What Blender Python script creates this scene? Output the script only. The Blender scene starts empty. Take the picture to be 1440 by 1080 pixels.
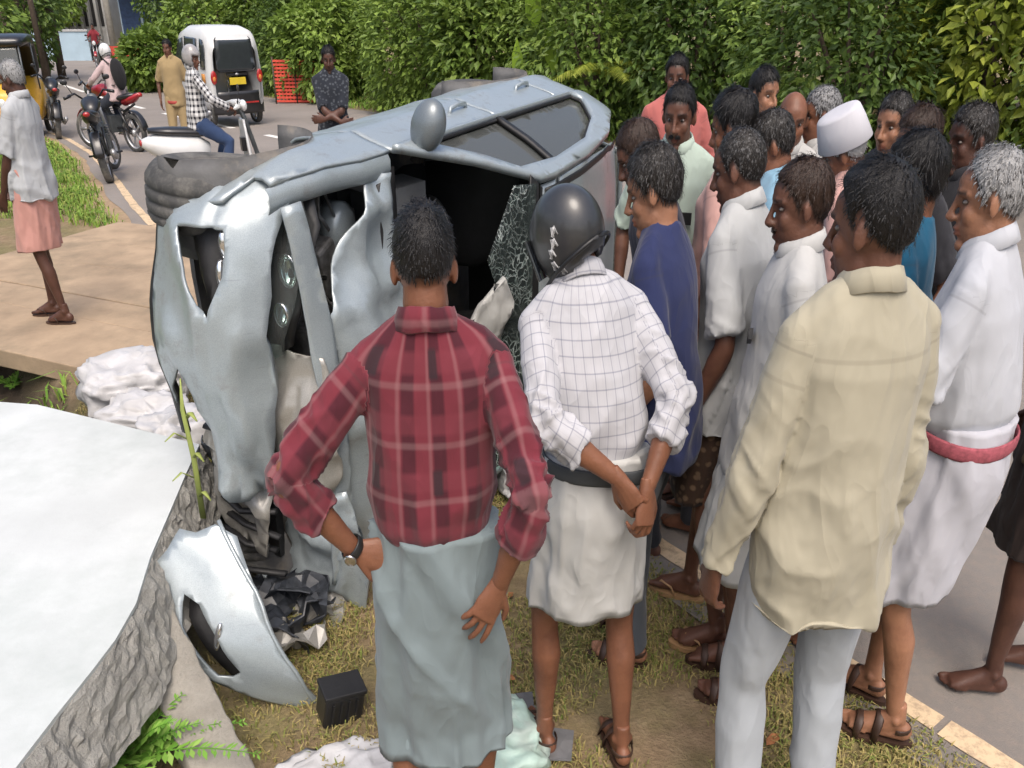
import bpy, bmesh, math, random
import numpy as np
from mathutils import Vector, Matrix, geometry

R = math.radians
rng = np.random.default_rng(7)
random.seed(7)
scene = bpy.context.scene
col = scene.collection

# ------------------------------------------------------------------ camera, sky, sun, exposure
CAM_H, PITCH, FPX = 2.0, 24.5, 1200.0
cd = bpy.data.cameras.new("camera")
cam = bpy.data.objects.new("camera", cd)
col.objects.link(cam)
cam.location = (0, 0, CAM_H)
cam.rotation_euler = (R(90 - PITCH), 0, 0)
cd.sensor_width = 36.0
cd.lens = FPX / 1440 * 36.0
cd.clip_start = 0.05
cd.clip_end = 600
scene.camera = cam

SUN_EL, SUN_AZ = 60, 172       # degrees; azimuth clockwise from +Y
w = bpy.data.worlds.new("World")
scene.world = w
w.use_nodes = True
wn = w.node_tree
bg = wn.nodes["Background"]
sky = wn.nodes.new("ShaderNodeTexSky")
sky.sky_type = 'NISHITA'
sky.sun_disc = False
sky.sun_elevation = R(SUN_EL)
sky.sun_rotation = R(SUN_AZ)
sky.air_density = 1.0
sky.dust_density = 6.0
sky.ozone_density = 1.0
wn.links.new(sky.outputs[0], bg.inputs[0])
bg.inputs[1].default_value = 0.15
sd = bpy.data.lights.new("sun", 'SUN')
sd.energy = 0.95
sd.angle = R(28)
sd.color = (1.0, 0.96, 0.9)
so = bpy.data.objects.new("sun", sd)
col.objects.link(so)
so.location = (0, 0, 12)
so.rotation_euler = (R(90 - SUN_EL), 0, R(180 - SUN_AZ))
scene.view_settings.view_transform = 'Standard'
scene.view_settings.look = 'None'
scene.view_settings.exposure = 0.66
scene.view_settings.gamma = 1.0
scene.cycles.max_bounces = 6
scene.cycles.transparent_max_bounces = 12
scene.render.film_transparent = False

# ------------------------------------------------------------------ pixel -> place helpers
_p = R(PITCH)
CF = np.array([0, math.cos(_p), -math.sin(_p)])
CU = np.array([0, math.sin(_p), math.cos(_p)])
def ray(u, v):
    return np.array([(u - 720) / FPX, 0, 0]) + (540 - v) / FPX * CU + CF
def atz(u, v, z=0.0):
    d = ray(u, v)
    t = (z - CAM_H) / d[2]
    return np.array([0, 0, CAM_H]) + d * t
def aty(u, v, y):
    d = ray(u, v)
    return np.array([0, 0, CAM_H]) + d * (y / d[1])

# ------------------------------------------------------------------ numpy noise
def _hash(ix, iy, iz):
    n = (ix * 374761393 + iy * 668265263 + iz * 1440662683) & 0xFFFFFFFF
    n = ((n ^ (n >> 13)) * 1274126177) & 0xFFFFFFFF
    n = n ^ (n >> 16)
    return (n & 0xFFFF) / 32767.5 - 1.0
def vnoise(P):
    P = np.asarray(P, float)
    i = np.floor(P).astype(np.int64)
    f = P - i
    f = f * f * f * (f * (f * 6 - 15) + 10)
    x, y, z = i[:, 0], i[:, 1], i[:, 2]
    r = 0
    for dx in (0, 1):
        wx = f[:, 0] if dx else 1 - f[:, 0]
        for dy in (0, 1):
            wy = f[:, 1] if dy else 1 - f[:, 1]
            for dz in (0, 1):
                wz = f[:, 2] if dz else 1 - f[:, 2]
                r = r + _hash(x + dx, y + dy, z + dz) * wx * wy * wz
    return r
def fbm(P, o=3):
    P = np.asarray(P, float)
    a, s, r = 1.0, 0.0, 0
    for k in range(o):
        r = r + a * vnoise(P * (2.03 ** k) + 17.3 * k)
        s += a
        a *= 0.5
    return r / s
def ridged(P):
    return 0.55 - 2.0 * np.abs(vnoise(P))

# ------------------------------------------------------------------ mesh helpers
def link(o, parent=None):
    col.objects.link(o)
    if parent is not None:
        o.parent = parent
    return o
def mesh_obj(name, V, F, mat=None, parent=None, smooth=True, attrs=None):
    me = bpy.data.meshes.new(name)
    me.from_pydata(np.asarray(V, float).tolist(), [], F if isinstance(F, list) else F.tolist())
    if smooth:
        me.shade_smooth()
    if attrs:
        for k, a in attrs.items():
            a = np.asarray(a, np.float32)
            if a.ndim == 1:
                at = me.attributes.new(k, 'FLOAT', 'POINT')
                at.data.foreach_set('value', a)
            else:
                at = me.attributes.new(k, 'FLOAT_VECTOR', 'POINT')
                at.data.foreach_set('vector', a.ravel())
    if mat is not None:
        for m in (mat if isinstance(mat, (list, tuple)) else [mat]):
            me.materials.append(m)
    me.update()
    return link(bpy.data.objects.new(name, me), parent)
def empty(name, loc=(0, 0, 0), rz=0.0, parent=None):
    o = bpy.data.objects.new(name, None)
    o.empty_display_size = 0.1
    o.location = loc
    o.rotation_euler = (0, 0, rz)
    return link(o, parent)
def tag(o, label=None, cat=None, group=None, kind=None):
    if label: o["label"] = label
    if cat: o["category"] = cat
    if group: o["group"] = group
    if kind: o["kind"] = kind
    return o
class MB:
    """collects shapes; build() makes ONE mesh object"""
    def __init__(s):
        s.V = []; s.F = []; s.n = 0
    def add(s, V, F):
        V = np.asarray(V, float)
        s.V.append(V)
        n = s.n
        s.F += [[i + n for i in f] for f in F]
        s.n += len(V)
        return s
    def verts(s):
        return np.concatenate(s.V) if s.V else np.zeros((0, 3))
    def build(s, name, mat, parent=None, smooth=True, M=None, bevel=0, attrs=None):
        V = s.verts()
        if M is not None:
            V = V @ np.array(M.to_3x3()).T + np.array(M.translation)
        o = mesh_obj(name, V, s.F, mat, parent, smooth, attrs)
        if bevel:
            b = o.modifiers.new("bevel", 'BEVEL')
            b.width = bevel; b.segments = 2; b.limit_method = 'ANGLE'; b.angle_limit = R(40)
        return o
def box(c, s, rot=None):
    c = np.array(c, float); s = np.array(s, float) / 2
    V = np.array([[x, y, z] for x in (-1, 1) for y in (-1, 1) for z in (-1, 1)]) * s
    if rot is not None:
        V = V @ np.array(rot).T
    F = [[0, 1, 3, 2], [4, 6, 7, 5], [0, 4, 5, 1], [2, 3, 7, 6], [0, 2, 6, 4], [1, 5, 7, 3]]
    return V + c, F
def rotm(ax, a):
    return np.array(Matrix.Rotation(a, 3, ax))
def nrm(v):
    v = np.asarray(v, float)
    return v / max(1e-9, np.linalg.norm(v))
def tube(pts, rad, n=16, ref=(1, 0, 0), caps=True, closed=False):
    """rad: r or (r_along_ref, r_other) per point"""
    pts = np.asarray(pts, float)
    m = len(pts)
    rad = [(r, r) if np.isscalar(r) else r for r in (rad if hasattr(rad, '__len__') else [rad] * m)]
    ang = np.linspace(0, 2 * math.pi, n, endpoint=False)
    V = []; s0 = None
    for i in range(m):
        if closed:
            t = pts[(i + 1) % m] - pts[i - 1]
        else:
            t = pts[min(i + 1, m - 1)] - pts[max(i - 1, 0)]
        t = nrm(t)
        rf = np.asarray(ref[i] if np.ndim(ref) == 2 else ref, float)
        s = rf - t * (rf @ t)
        if np.linalg.norm(s) < 1e-3:
            s = s0 if s0 is not None else np.cross(t, [0.3, 0.5, 0.8])
        s = nrm(s - t * (s @ t)); s0 = s
        b = np.cross(t, s)
        V.append(pts[i] + np.outer(np.cos(ang) * rad[i][0], s) + np.outer(np.sin(ang) * rad[i][1], b))
    V = np.concatenate(V)
    F = []
    for i in range(m if closed else m - 1):
        j = (i + 1) % m
        for k in range(n):
            l = (k + 1) % n
            F.append([i * n + k, i * n + l, j * n + l, j * n + k])
    if caps and not closed:
        F.append([k for k in range(n)][::-1])
        F.append([(m - 1) * n + k for k in range(n)])
    return V, F
def ball(c, r, n=12, m=8, rot=None):
    r = np.array([r, r, r] if np.isscalar(r) else r, float)
    V = [[0, 0, 1]]
    for i in range(1, m):
        t = math.pi * i / m
        for k in range(n):
            a = 2 * math.pi * k / n
            V.append([math.sin(t) * math.cos(a), math.sin(t) * math.sin(a), math.cos(t)])
    V.append([0, 0, -1])
    V = np.array(V) * r
    if rot is not None: V = V @ np.array(rot).T
    F = [[0, 1 + k, 1 + (k + 1) % n] for k in range(n)]
    for i in range(m - 2):
        for k in range(n):
            a = 1 + i * n
            F.append([a + k, a + n + k, a + n + (k + 1) % n, a + (k + 1) % n])
    e = len(V) - 1
    a = 1 + (m - 2) * n
    F += [[a + k, e, a + (k + 1) % n] for k in range(n)]
    return V + np.array(c, float), F
def lathe(prof, n=32, axis='z'):
    """prof: list of (r, h); revolve about z"""
    V = []; F = []
    for r, h in prof:
        for k in range(n):
            a = 2 * math.pi * k / n
            V.append([r * math.cos(a), r * math.sin(a), h])
    for i in range(len(prof) - 1):
        for k in range(n):
            l = (k + 1) % n
            F.append([i * n + k, i * n + l, (i + 1) * n + l, (i + 1) * n + k])
    V = np.array(V)
    if axis == 'x': V = V[:, [2, 0, 1]]
    if axis == 'y': V = V[:, [1, 2, 0]]
    return V, F
def prism(outline, z0, z1):
    n = len(outline)
    V = [[x, y, z0] for x, y in outline] + [[x, y, z1] for x, y in outline]
    F = [list(range(n))[::-1], list(range(n, 2 * n))] + [[k, (k + 1) % n, n + (k + 1) % n, n + k] for k in range(n)]
    return np.array(V, float), F
_tmp = bpy.data.meshes.new("tmp")
def evalmesh(o):
    dg = bpy.context.evaluated_depsgraph_get()
    e = o.evaluated_get(dg)
    me = e.to_mesh()
    n = len(me.vertices)
    V = np.empty(n * 3); me.vertices.foreach_get('co', V); V = V.reshape(-1, 3)
    N = np.empty(n * 3); me.vertices.foreach_get('normal', N); N = N.reshape(-1, 3)
    ls = np.empty(len(me.polygons), int); me.polygons.foreach_get('loop_start', ls)
    lt = np.empty(len(me.polygons), int); me.polygons.foreach_get('loop_total', lt)
    li = np.empty(len(me.loops), int); me.loops.foreach_get('vertex_index', li)
    F = [li[a:a + b].tolist() for a, b in zip(ls, lt)]
    e.to_mesh_clear()
    return V, F, N
def remesh(mb, voxel, it=4, fac=0.5):
    me = bpy.data.meshes.new("t")
    me.from_pydata(mb.verts().tolist(), [], mb.F)
    o = bpy.data.objects.new("t", me); col.objects.link(o)
    m = o.modifiers.new("r", 'REMESH'); m.mode = 'VOXEL'; m.voxel_size = voxel; m.adaptivity = 0
    if it:
        s = o.modifiers.new("s", 'SMOOTH'); s.factor = fac; s.iterations = it
    r = evalmesh(o)
    bpy.data.objects.remove(o); bpy.data.meshes.remove(me)
    return r
def cdt_panel(outline, step, holes=(), fn=None, thick=0.0, jitter=0.0):
    """curved panel: polygon outline (2-D) with interior grid points, mapped by fn(P2)->P3; solidified along normals"""
    def dens(poly):
        out = []
        for i in range(len(poly)):
            a = np.array(poly[i], float); b = np.array(poly[(i + 1) % len(poly)], float)
            k = max(1, int(np.linalg.norm(b - a) / step))
            out += [a + (b - a) * j / k for j in range(k)]
        return out
    loops = [dens(outline)] + [dens(h) for h in holes]
    pts = []; edges = []
    for L in loops:
        s = len(pts)
        pts += L
        edges += [(s + i, s + (i + 1) % len(L)) for i in range(len(L))]
    def inside(P, poly):
        poly = np.array(poly); x, y = P[:, 0], P[:, 1]
        r = np.zeros(len(P), bool)
        j = len(poly) - 1
        for i in range(len(poly)):
            xi, yi = poly[i]; xj, yj = poly[j]
            c = ((yi > y) != (yj > y)) & (x < (xj - xi) * (y - yi) / (yj - yi + 1e-12) + xi)
            r ^= c
            j = i
        return r
    A = np.array(loops[0])
    lo, hi = A.min(0), A.max(0)
    gx, gy = np.meshgrid(np.arange(lo[0] + step / 2, hi[0], step), np.arange(lo[1] + step / 2, hi[1], step))
    G = np.stack([gx.ravel(), gy.ravel()], 1)
    if jitter: G = G + rng.uniform(-jitter, jitter, G.shape) * step
    ok = inside(G, loops[0])
    for h in loops[1:]:
        ok &= ~inside(G, h)
    if ok.any():
        B = np.array([p for L in loops for p in L])
        G = G[ok]
        keep = np.array([np.min(np.sum((B - g) ** 2, 1)) > (0.4 * step) ** 2 for g in G])
        pts += list(G[keep])
    v2, _, fs, *_r = geometry.delaunay_2d_cdt([Vector((float(p[0]), float(p[1]))) for p in pts], edges, [], 0, 1e-6)
    P = np.array([[v.x, v.y] for v in v2])
    C = np.array([P[list(f)].mean(0) for f in fs])
    ok = inside(C, loops[0])
    for h in loops[1:]:
        ok &= ~inside(C, h)
    F = [list(f) for f, k in zip(fs, ok) if k]
    V = fn(P) if fn is not None else np.c_[P, np.zeros(len(P))]
    if thick:
        N = np.zeros_like(V)
        for f in F:
            n_ = np.cross(V[f[1]] - V[f[0]], V[f[2]] - V[f[0]])
            for i in f: N[i] += n_
        N /= np.maximum(1e-12, np.linalg.norm(N, axis=1))[:, None]
        n = len(V)
        V = np.concatenate([V, V - N * thick])
        cnt = {}
        for f in F:
            for i in range(len(f)):
                cnt[(f[i], f[(i + 1) % len(f)])] = 1
        E_ = [e for e in cnt if (e[1], e[0]) not in cnt]
        F = F + [[i + n for i in f][::-1] for f in F] + [[b, a, a + n, b + n] for a, b in E_]
    return V, F

# ------------------------------------------------------------------ materials
MATS = {}
def nodes(name):
    m = bpy.data.materials.new(name)
    m.use_nodes = True
    nt = m.node_tree
    return m, nt, nt.nodes["Principled BSDF"]
class NT:
    def __init__(s, nt): s.nt = nt
    def n(s, t, **k):
        x = s.nt.nodes.new(t)
        for a, b in k.items():
            if a.startswith('i_'): x.inputs[a[2:].replace('_', ' ')].default_value = b
            else: setattr(x, a, b)
        return x
    def l(s, a, b): s.nt.links.new(a, b)
    def ramp(s, fac, stops, interp='LINEAR'):
        r = s.n('ShaderNodeValToRGB'); cr = r.color_ramp; cr.interpolation = interp
        while len(cr.elements) < len(stops): cr.elements.new(0.5)
        for e, (p, c) in zip(cr.elements, stops):
            e.position = p; e.color = (*c, 1) if len(c) == 3 else c
        s.l(fac, r.inputs[0]); return r.outputs[0]
    def mix(s, fac, a, b, mode='MIX'):
        x = s.n('ShaderNodeMix', data_type='RGBA', blend_type=mode)
        for i, v in ((0, fac), (6, a), (7, b)):
            if hasattr(v, 'default_value') or hasattr(v, 'is_linked'): s.l(v, x.inputs[i])
            elif i == 0: x.inputs[0].default_value = v
            else: x.inputs[i].default_value = (*v, 1) if len(v) == 3 else v
        return x.outputs[2]
    def math(s, op, a, b=None):
        x = s.n('ShaderNodeMath', operation=op)
        for i, v in ((0, a), (1, b)):
            if v is None: continue
            if hasattr(v, 'is_linked'): s.l(v, x.inputs[i])
            else: x.inputs[i].default_value = v
        return x.outputs[0]
    def noise(s, vec, scale, detail=4, rough=0.55, dist=0):
        x = s.n('ShaderNodeTexNoise'); x.inputs['Scale'].default_value = scale
        x.inputs['Detail'].default_value = detail; x.inputs['Roughness'].default_value = rough
        x.inputs['Distortion'].default_value = dist
        if vec is not None: s.l(vec, x.inputs['Vector'])
        return x.outputs[0]
    def bump(s, h, strength=0.3, dist=0.01, prev=None):
        b = s.n('ShaderNodeBump'); b.inputs['Strength'].default_value = strength; b.inputs['Distance'].default_value = dist
        s.l(h, b.inputs['Height'])
        if prev is not None: s.l(prev, b.inputs['Normal'])
        return b.outputs[0]
    def coord(s, which='Object'):
        return s.n('ShaderNodeTexCoord').outputs[which]
    def mapping(s, vec, scale=(1, 1, 1), rot=(0, 0, 0)):
        m = s.n('ShaderNodeMapping'); m.inputs['Scale'].default_value = scale; m.inputs['Rotation'].default_value = rot
        s.l(vec, m.inputs[0]); return m.outputs[0]
    def attr(s, name, out='Vector'):
        a = s.n('ShaderNodeAttribute'); a.attribute_name = name
        return a.outputs[out]
def simple(name, c, rough=0.6, metal=0.0, var=0.15, vscale=8.0, bump=0.0, bscale=60.0, spec=0.5, coat=0.0, dirt=None, dirt_amt=0.35, trans=0.0, bdist=0.004):
    if name in MATS: return MATS[name]
    m, nt, b = nodes(name); T = NT(nt)
    co = T.coord()
    n1 = T.noise(co, vscale, 5, 0.6)
    lo = tuple(x * (1 - var) for x in c); hi = tuple(min(1, x * (1 + var)) for x in c)
    cc = T.ramp(n1, [(0.3, lo), (0.7, hi)])
    if dirt is not None:
        n2 = T.noise(co, vscale * 0.6, 6, 0.7)
        cc = T.mix(T.math('MULTIPLY', T.ramp(n2, [(0.48, (0, 0, 0)), (0.68, (1, 1, 1))]), dirt_amt), cc, dirt)
    T.l(cc, b.inputs['Base Color'])
    b.inputs['Roughness'].default_value = rough
    b.inputs['Metallic'].default_value = metal
    b.inputs['Specular IOR Level'].default_value = spec
    if coat: b.inputs['Coat Weight'].default_value = coat; b.inputs['Coat Roughness'].default_value = 0.08
    if trans: b.inputs['Transmission Weight'].default_value = trans
    if bump:
        n3 = T.noise(co, bscale, 4, 0.6)
        T.l(T.bump(n3, bump, bdist), b.inputs['Normal'])
    MATS[name] = m
    return m

# ------------------------------------------------------------------ road frame and terrain
RO = np.array([0.634, 2.726]); RD = nrm([-0.607, 0.795]); RN = np.array([RD[1], -RD[0]])
def st(x, y):
    d = np.stack([np.asarray(x, float) - RO[0], np.asarray(y, float) - RO[1]], -1)
    return d @ RD, d @ RN
def world(s, t):
    return RO + s * RD + t * RN
def edge_off(s):
    return np.interp(s, [0, 6.5, 8.2, 9.8, 13.2, 15.5, 30], [0, 0, .2, .45, .9, 1.05, 1.1])
def sstep(a, b, x):
    t = np.clip((x - a) / (b - a), 0, 1)
    return t * t * (3 - 2 * t)
def slope(s):
    s = np.asarray(s, float)
    return -0.64 * sstep(2, 27, s) * 0.92 - 0.03 * sstep(3, 9, s)
def ground_z(x, y):
    s, t = st(x, y)
    z = slope(s)
    bed = 0.42 * sstep(-1.42, -1.75, t) * sstep(-2.75, -2.35, t) * sstep(0.55, 1.6, s) * (1 - sstep(9, 12, s))
    P = np.stack([np.ravel(x), np.ravel(y), np.zeros(np.size(x))], 1)
    rough = fbm(P * 2.2, 3).reshape(np.shape(x)) * 0.03 + fbm(P * 11, 2).reshape(np.shape(x)) * 0.012
    side = sstep(0.0, -0.5, t - edge_off(s)) + sstep(7.2, 7.8, t)
    bank = 0.10 * sstep(-2.7, -3.4, t) + 0.5 * sstep(8.0, 10.5, t)
    return z - bed + rough * side + bank - 0.012 * (t > edge_off(s))
def gz(x, y):
    return float(ground_z(np.array([x]), np.array([y]))[0])
def place(u, v, z=None):
    """ground point under a pixel"""
    zz = 0.0
    for _ in range(12):
        P = atz(u, v, zz)
        zz = gz(P[0], P[1])
    return P
# ------------------------------------------------------------------ cloth, skin and hair materials
def skin_mat(name, c):
    if name in MATS: return MATS[name]
    m, nt, b = nodes(name); T = NT(nt)
    co = T.coord()
    n1 = T.noise(co, 9, 5, 0.65)
    cc = T.ramp(n1, [(0.28, (c[0] * 0.66, c[1] * 0.62, c[2] * 0.62)), (0.5, c), (0.72, (c[0] * 1.22, c[1] * 1.22, c[2] * 1.2))])
    n2 = T.noise(co, 90, 3, 0.6)
    cc = T.mix(T.math('MULTIPLY', n2, 0.25), cc, tuple(x * 0.6 for x in c))
    cc = T.mix(T.attr('lip', 'Fac'), cc, (c[0] * 0.75, c[1] * 0.5, c[2] * 0.55))
    cc = T.mix(T.attr('dark', 'Fac'), cc, (0.012, 0.010, 0.009))
    T.l(cc, b.inputs['Base Color'])
    b.inputs['Roughness'].default_value = 0.48
    b.inputs['Specular IOR Level'].default_value = 0.4
    b.inputs['Subsurface Weight'].default_value = 0.08
    b.inputs['Subsurface Radius'].default_value = (0.012, 0.005, 0.003)
    n3 = T.noise(co, 160, 4, 0.65)
    n4 = T.noise(co, 45, 3, 0.6)
    T.l(T.bump(T.math('ADD', n3, T.math('MULTIPLY', n4, 1.5)), 0.35, 0.0025), b.inputs['Normal'])
    MATS[name] = m
    return m
def hair_mat(name, c, grey=0.0):
    if name in MATS: return MATS[name]
    m, nt, b = nodes(name); T = NT(nt)
    co = T.coord()
    n1 = T.noise(T.mapping(co, (1, 1, 0.35)), 170, 3, 0.7)
    g0 = 0.62 - 0.35 * grey
    cc = T.ramp(n1, [(g0, c), (min(1, g0 + 0.12), tuple(x + (0.32 - x) * min(1, grey * 1.3) for x in c))])
    T.l(cc, b.inputs['Base Color'])
    b.inputs['Roughness'].default_value = 0.42
    b.inputs['Specular IOR Level'].default_value = 0.35
    T.l(T.bump(T.noise(T.mapping(co, (1, 1, 0.3)), 260, 3, 0.7), 0.8, 0.004), b.inputs['Normal'])
    MATS[name] = m
    return m
def cloth_finish(T, b, cc, crease=1.0, weave=1.0, rough=0.92):
    co = T.coord()
    fu = T.attr('fuv')
    n = T.noise(co, 3.0, 4, 0.6)
    cc = T.mix(T.ramp(n, [(0.35, (0.22, 0.22, 0.22)), (0.7, (0, 0, 0))]), cc, (0.5, 0.5, 0.5), 'MULTIPLY')
    T.l(cc, b.inputs['Base Color'])
    b.inputs['Roughness'].default_value = rough
    b.inputs['Specular IOR Level'].default_value = 0.2
    b.inputs['Sheen Weight'].default_value = 0.12
    w = T.noise(T.mapping(fu, (1, 1, 1)), 700, 2, 0.5)
    h1 = T.noise(T.mapping(co, (1.5, 1.5, 0.42), (0.0, 0.28, 0.3)), 6, 2, 0.45, 0.6)
    r1 = T.math('ABSOLUTE', T.math('SUBTRACT', h1, 0.5))
    h2 = T.noise(T.mapping(co, (1.2, 1.2, 0.6), (0.5, -0.6, 0.2)), 10, 2, 0.45, 0.5)
    r2 = T.math('ABSOLUTE', T.math('SUBTRACT', h2, 0.5))
    hh = T.math('ADD', T.math('MULTIPLY', r1, -1.0), T.math('MULTIPLY', r2, -0.5))
    nb = T.bump(hh, 0.38 * crease, 0.05)
    nb = T.bump(w, 0.12 * weave, 0.002, nb)
    T.l(nb, b.inputs['Normal'])
def cloth(name, c, crease=1.0, rough=0.92, seams=(), pattern=None, c2=None):
    if name in MATS: return MATS[name]
    m, nt, b = nodes(name); T = NT(nt)
    fu = T.attr('fuv')
    sx = T.n('ShaderNodeSeparateXYZ'); T.l(fu, sx.inputs[0])
    U, V = sx.outputs[0], sx.outputs[1]
    def band(coord, period, off, lo, hi, soft=0.04):
        f = T.math('FRACT', T.math('ADD', T.math('DIVIDE', coord, period), off))
        return T.ramp(f, [(0, (0, 0, 0)), (lo, (0, 0, 0)), (min(.999, lo + soft), (1, 1, 1)), (max(lo + soft, hi - soft), (1, 1, 1)), (hi, (0, 0, 0))])
    cc = None
    if pattern == 'plaid':          # big brushed red/maroon checks with greyish bars
        base = T.mix(band(U, 0.105, 0.0, 0.05, 0.55, 0.08), (0.155, 0.026, 0.038), (0.070, 0.014, 0.022))
        base = T.mix(T.math('MULTIPLY', band(V, 0.115, 0.1, 0.08, 0.5, 0.08), 0.55), base, (0.185, 0.036, 0.050))
        base = T.mix(T.math('MULTIPLY', band(U, 0.105, 0.35, 0.25, 0.43, 0.07), 0.22), base, (0.38, 0.22, 0.22))
        base = T.mix(T.math('MULTIPLY', band(V, 0.115, 0.55, 0.3, 0.46, 0.05), 0.20), base, (0.38, 0.24, 0.24))
        dk = T.math('MULTIPLY', band(U, 0.21, 0.3, 0.3, 0.5), band(V, 0.23, 0.2, 0.15, 0.42))
        cc = T.mix(T.math('MULTIPLY', dk, 0.85), base, (0.030, 0.020, 0.025))
    elif pattern == 'check':        # thin double lines on white
        l1 = band(U, 0.037, 0, 0.05, 0.19, 0.05); l2 = band(V, 0.037, 0.3, 0.05, 0.19, 0.05)
        l3 = band(U, 0.0185, 0.4, 0.02, 0.09, 0.02)
        cc = T.mix(T.math('MULTIPLY', l1, 0.45), c, c2)
        cc = T.mix(T.math('MULTIPLY', l2, 0.45), cc, c2)
        cc = T.mix(T.math('MULTIPLY', l3, 0.14), cc, c2)
    elif pattern == 'gingham':
        k = T.math('ADD', band(U, 0.06, 0, 0.02, 0.5), band(V, 0.06, 0, 0.02, 0.5))
        cc = T.mix(T.math('MULTIPLY', k, 0.5), c, c2)
    elif pattern == 'print':        # mottled batik-like print
        vo = T.n('ShaderNodeTexVoronoi'); vo.inputs['Scale'].default_value = 38; T.l(T.coord(), vo.inputs['Vector'])
        cc = T.mix(T.ramp(vo.outputs['Distance'], [(0.25, (1, 1, 1)), (0.45, (0, 0, 0))]), c, c2)
    else:
        cc = T.mix(0.0, c, c)
    d = T.math('ABSOLUTE', T.math('SUBTRACT', V, 1.398))       # armhole seam
    am = T.math('MULTIPLY', T.ramp(T.math('DIVIDE', d, 0.0045), [(0.35, (1, 1, 1)), (1.0, (0, 0, 0))]), T.math('COMPARE', sx.outputs[2], 1.0))
    nt.nodes[-1].inputs[2].default_value = 0.2
    cc = T.mix(T.math('MULTIPLY', am, 0.2), cc, (0.05, 0.045, 0.045))
    for (v0, wd) in seams:          # stitched seam across the garment
        d = T.math('ABSOLUTE', T.math('SUBTRACT', V, v0))
        cc = T.mix(T.math('MULTIPLY', T.ramp(T.math('DIVIDE', d, wd), [(0.4, (1, 1, 1)), (1.0, (0, 0, 0))]), 0.25), cc, tuple(x * 0.45 for x in c))
    cloth_finish(T, b, cc, crease, 1.0, rough)
    MATS[name] = m
    return m

# ------------------------------------------------------------------ people
SLIM = 0.775
SKINS = {
    'a': skin_mat('skin_brown', (0.20, 0.085, 0.048)),
    'b': skin_mat('skin_dark', (0.135, 0.060, 0.038)),
    'c': skin_mat('skin_tan', (0.30, 0.145, 0.085)),
    'd': skin_mat('skin_deep', (0.085, 0.038, 0.026)),
}
HAIR = {
    'black': hair_mat('hair_black', (0.008, 0.007, 0.007)),
    'dark': hair_mat('hair_dark', (0.016, 0.013, 0.011), 0.25),
    'salt': hair_mat('hair_salt', (0.02, 0.019, 0.018), 0.6),
    'grey': hair_mat('hair_grey', (0.032, 0.030, 0.029), 0.72),
    'white': hair_mat('hair_white', (0.16, 0.155, 0.15), 1.0),
    'brown': hair_mat('hair_brown', (0.03, 0.016, 0.010), 0.1),
}
M_EYE = simple('eye_white', (0.20, 0.17, 0.15), 0.5, var=0.05)
M_IRIS = simple('eye_iris', (0.012, 0.008, 0.006), 0.45, var=0.0)
M_RUB = simple('sandal_brown', (0.045, 0.022, 0.014), 0.55, var=0.3, bump=0.3)
M_RUBT = simple('sandal_tan', (0.36, 0.21, 0.10), 0.6, var=0.2, bump=0.2)
M_BLACKP = simple('black_plastic', (0.014, 0.014, 0.015), 0.42, var=0.3, bump=0.15, bscale=140)

def rot3(yaw=0, pitch=0, roll=0):
    """head axes: yaw left +, pitch down +, roll (right ear down) +"""
    return np.array(Matrix.Rotation(R(yaw), 3, 'Z') @ Matrix.Rotation(-R(pitch), 3, 'X') @ Matrix.Rotation(R(roll), 3, 'Y'))

HL_Y = np.array([-0.2, -0.10, -0.065, -0.035, -0.012, 0.0, 0.014, 0.026, 0.045, 0.07, 0.2])
HL_Z = np.array([-0.060, -0.060, -0.052, -0.022, 0.026, 0.020, -0.012, 0.022, 0.060, 0.070, 0.080])
CC_C, CC_R = np.array([0, -0.012, 0.028]), np.array([0.0745, 0.095, 0.088])
def head_parts(mb, tf, lod, female=False):
    def A(VF): mb.add(tf(VF[0]), VF[1])
    k = 1 if lod < 1.5 else 0
    n, m = (28, 20) if k else (18, 13)
    A(ball(CC_C, CC_R, n, m))
    A(ball((0, 0.020, -0.042), (0.058, 0.063, 0.072), n, m))
    A(ball((0, 0.045, 0.045), (0.055, 0.040, 0.042), 16, 12))
    for s in (-1, 1):
        A(ball((s * 0.036, 0.052, -0.022), (0.024, 0.024, 0.028), 12, 9))
        A(ball((s * 0.046, 0.008, -0.064), (0.014, 0.032, 0.027), 12, 9))
        A(ball((s * 0.0780, -0.012, -0.002), (0.0070, 0.017, 0.027), 12, 9, rotm('Z', -s * 0.45) @ rotm('X', 0.2)))
        A(ball((s * 0.0745, -0.006, -0.022), (0.005, 0.008, 0.010), 10, 8))
        A(ball((s * 0.0115, 0.092, -0.029), (0.0085, 0.011, 0.0085), 10, 8))
        A(tube([(s * 0.010, 0.083, 0.030), (s * 0.032, 0.078, 0.035), (s * 0.054, 0.055, 0.027)], [0.008, 0.009, 0.006], 8))
    A(tube([(0, 0.080, 0.026), (0, 0.094, -0.004), (0, 0.108, -0.026), (0, 0.094, -0.036)], [0.008, 0.0095, 0.0125, 0.009], 10))
    A(ball((0, 0.080, -0.054), (0.026, 0.014, 0.0075), 12, 8))
    A(ball((0, 0.079, -0.067), (0.022, 0.014, 0.0085), 12, 8))
    A(ball((0, 0.068, -0.098), (0.024, 0.020, 0.018), 12, 8))
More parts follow.
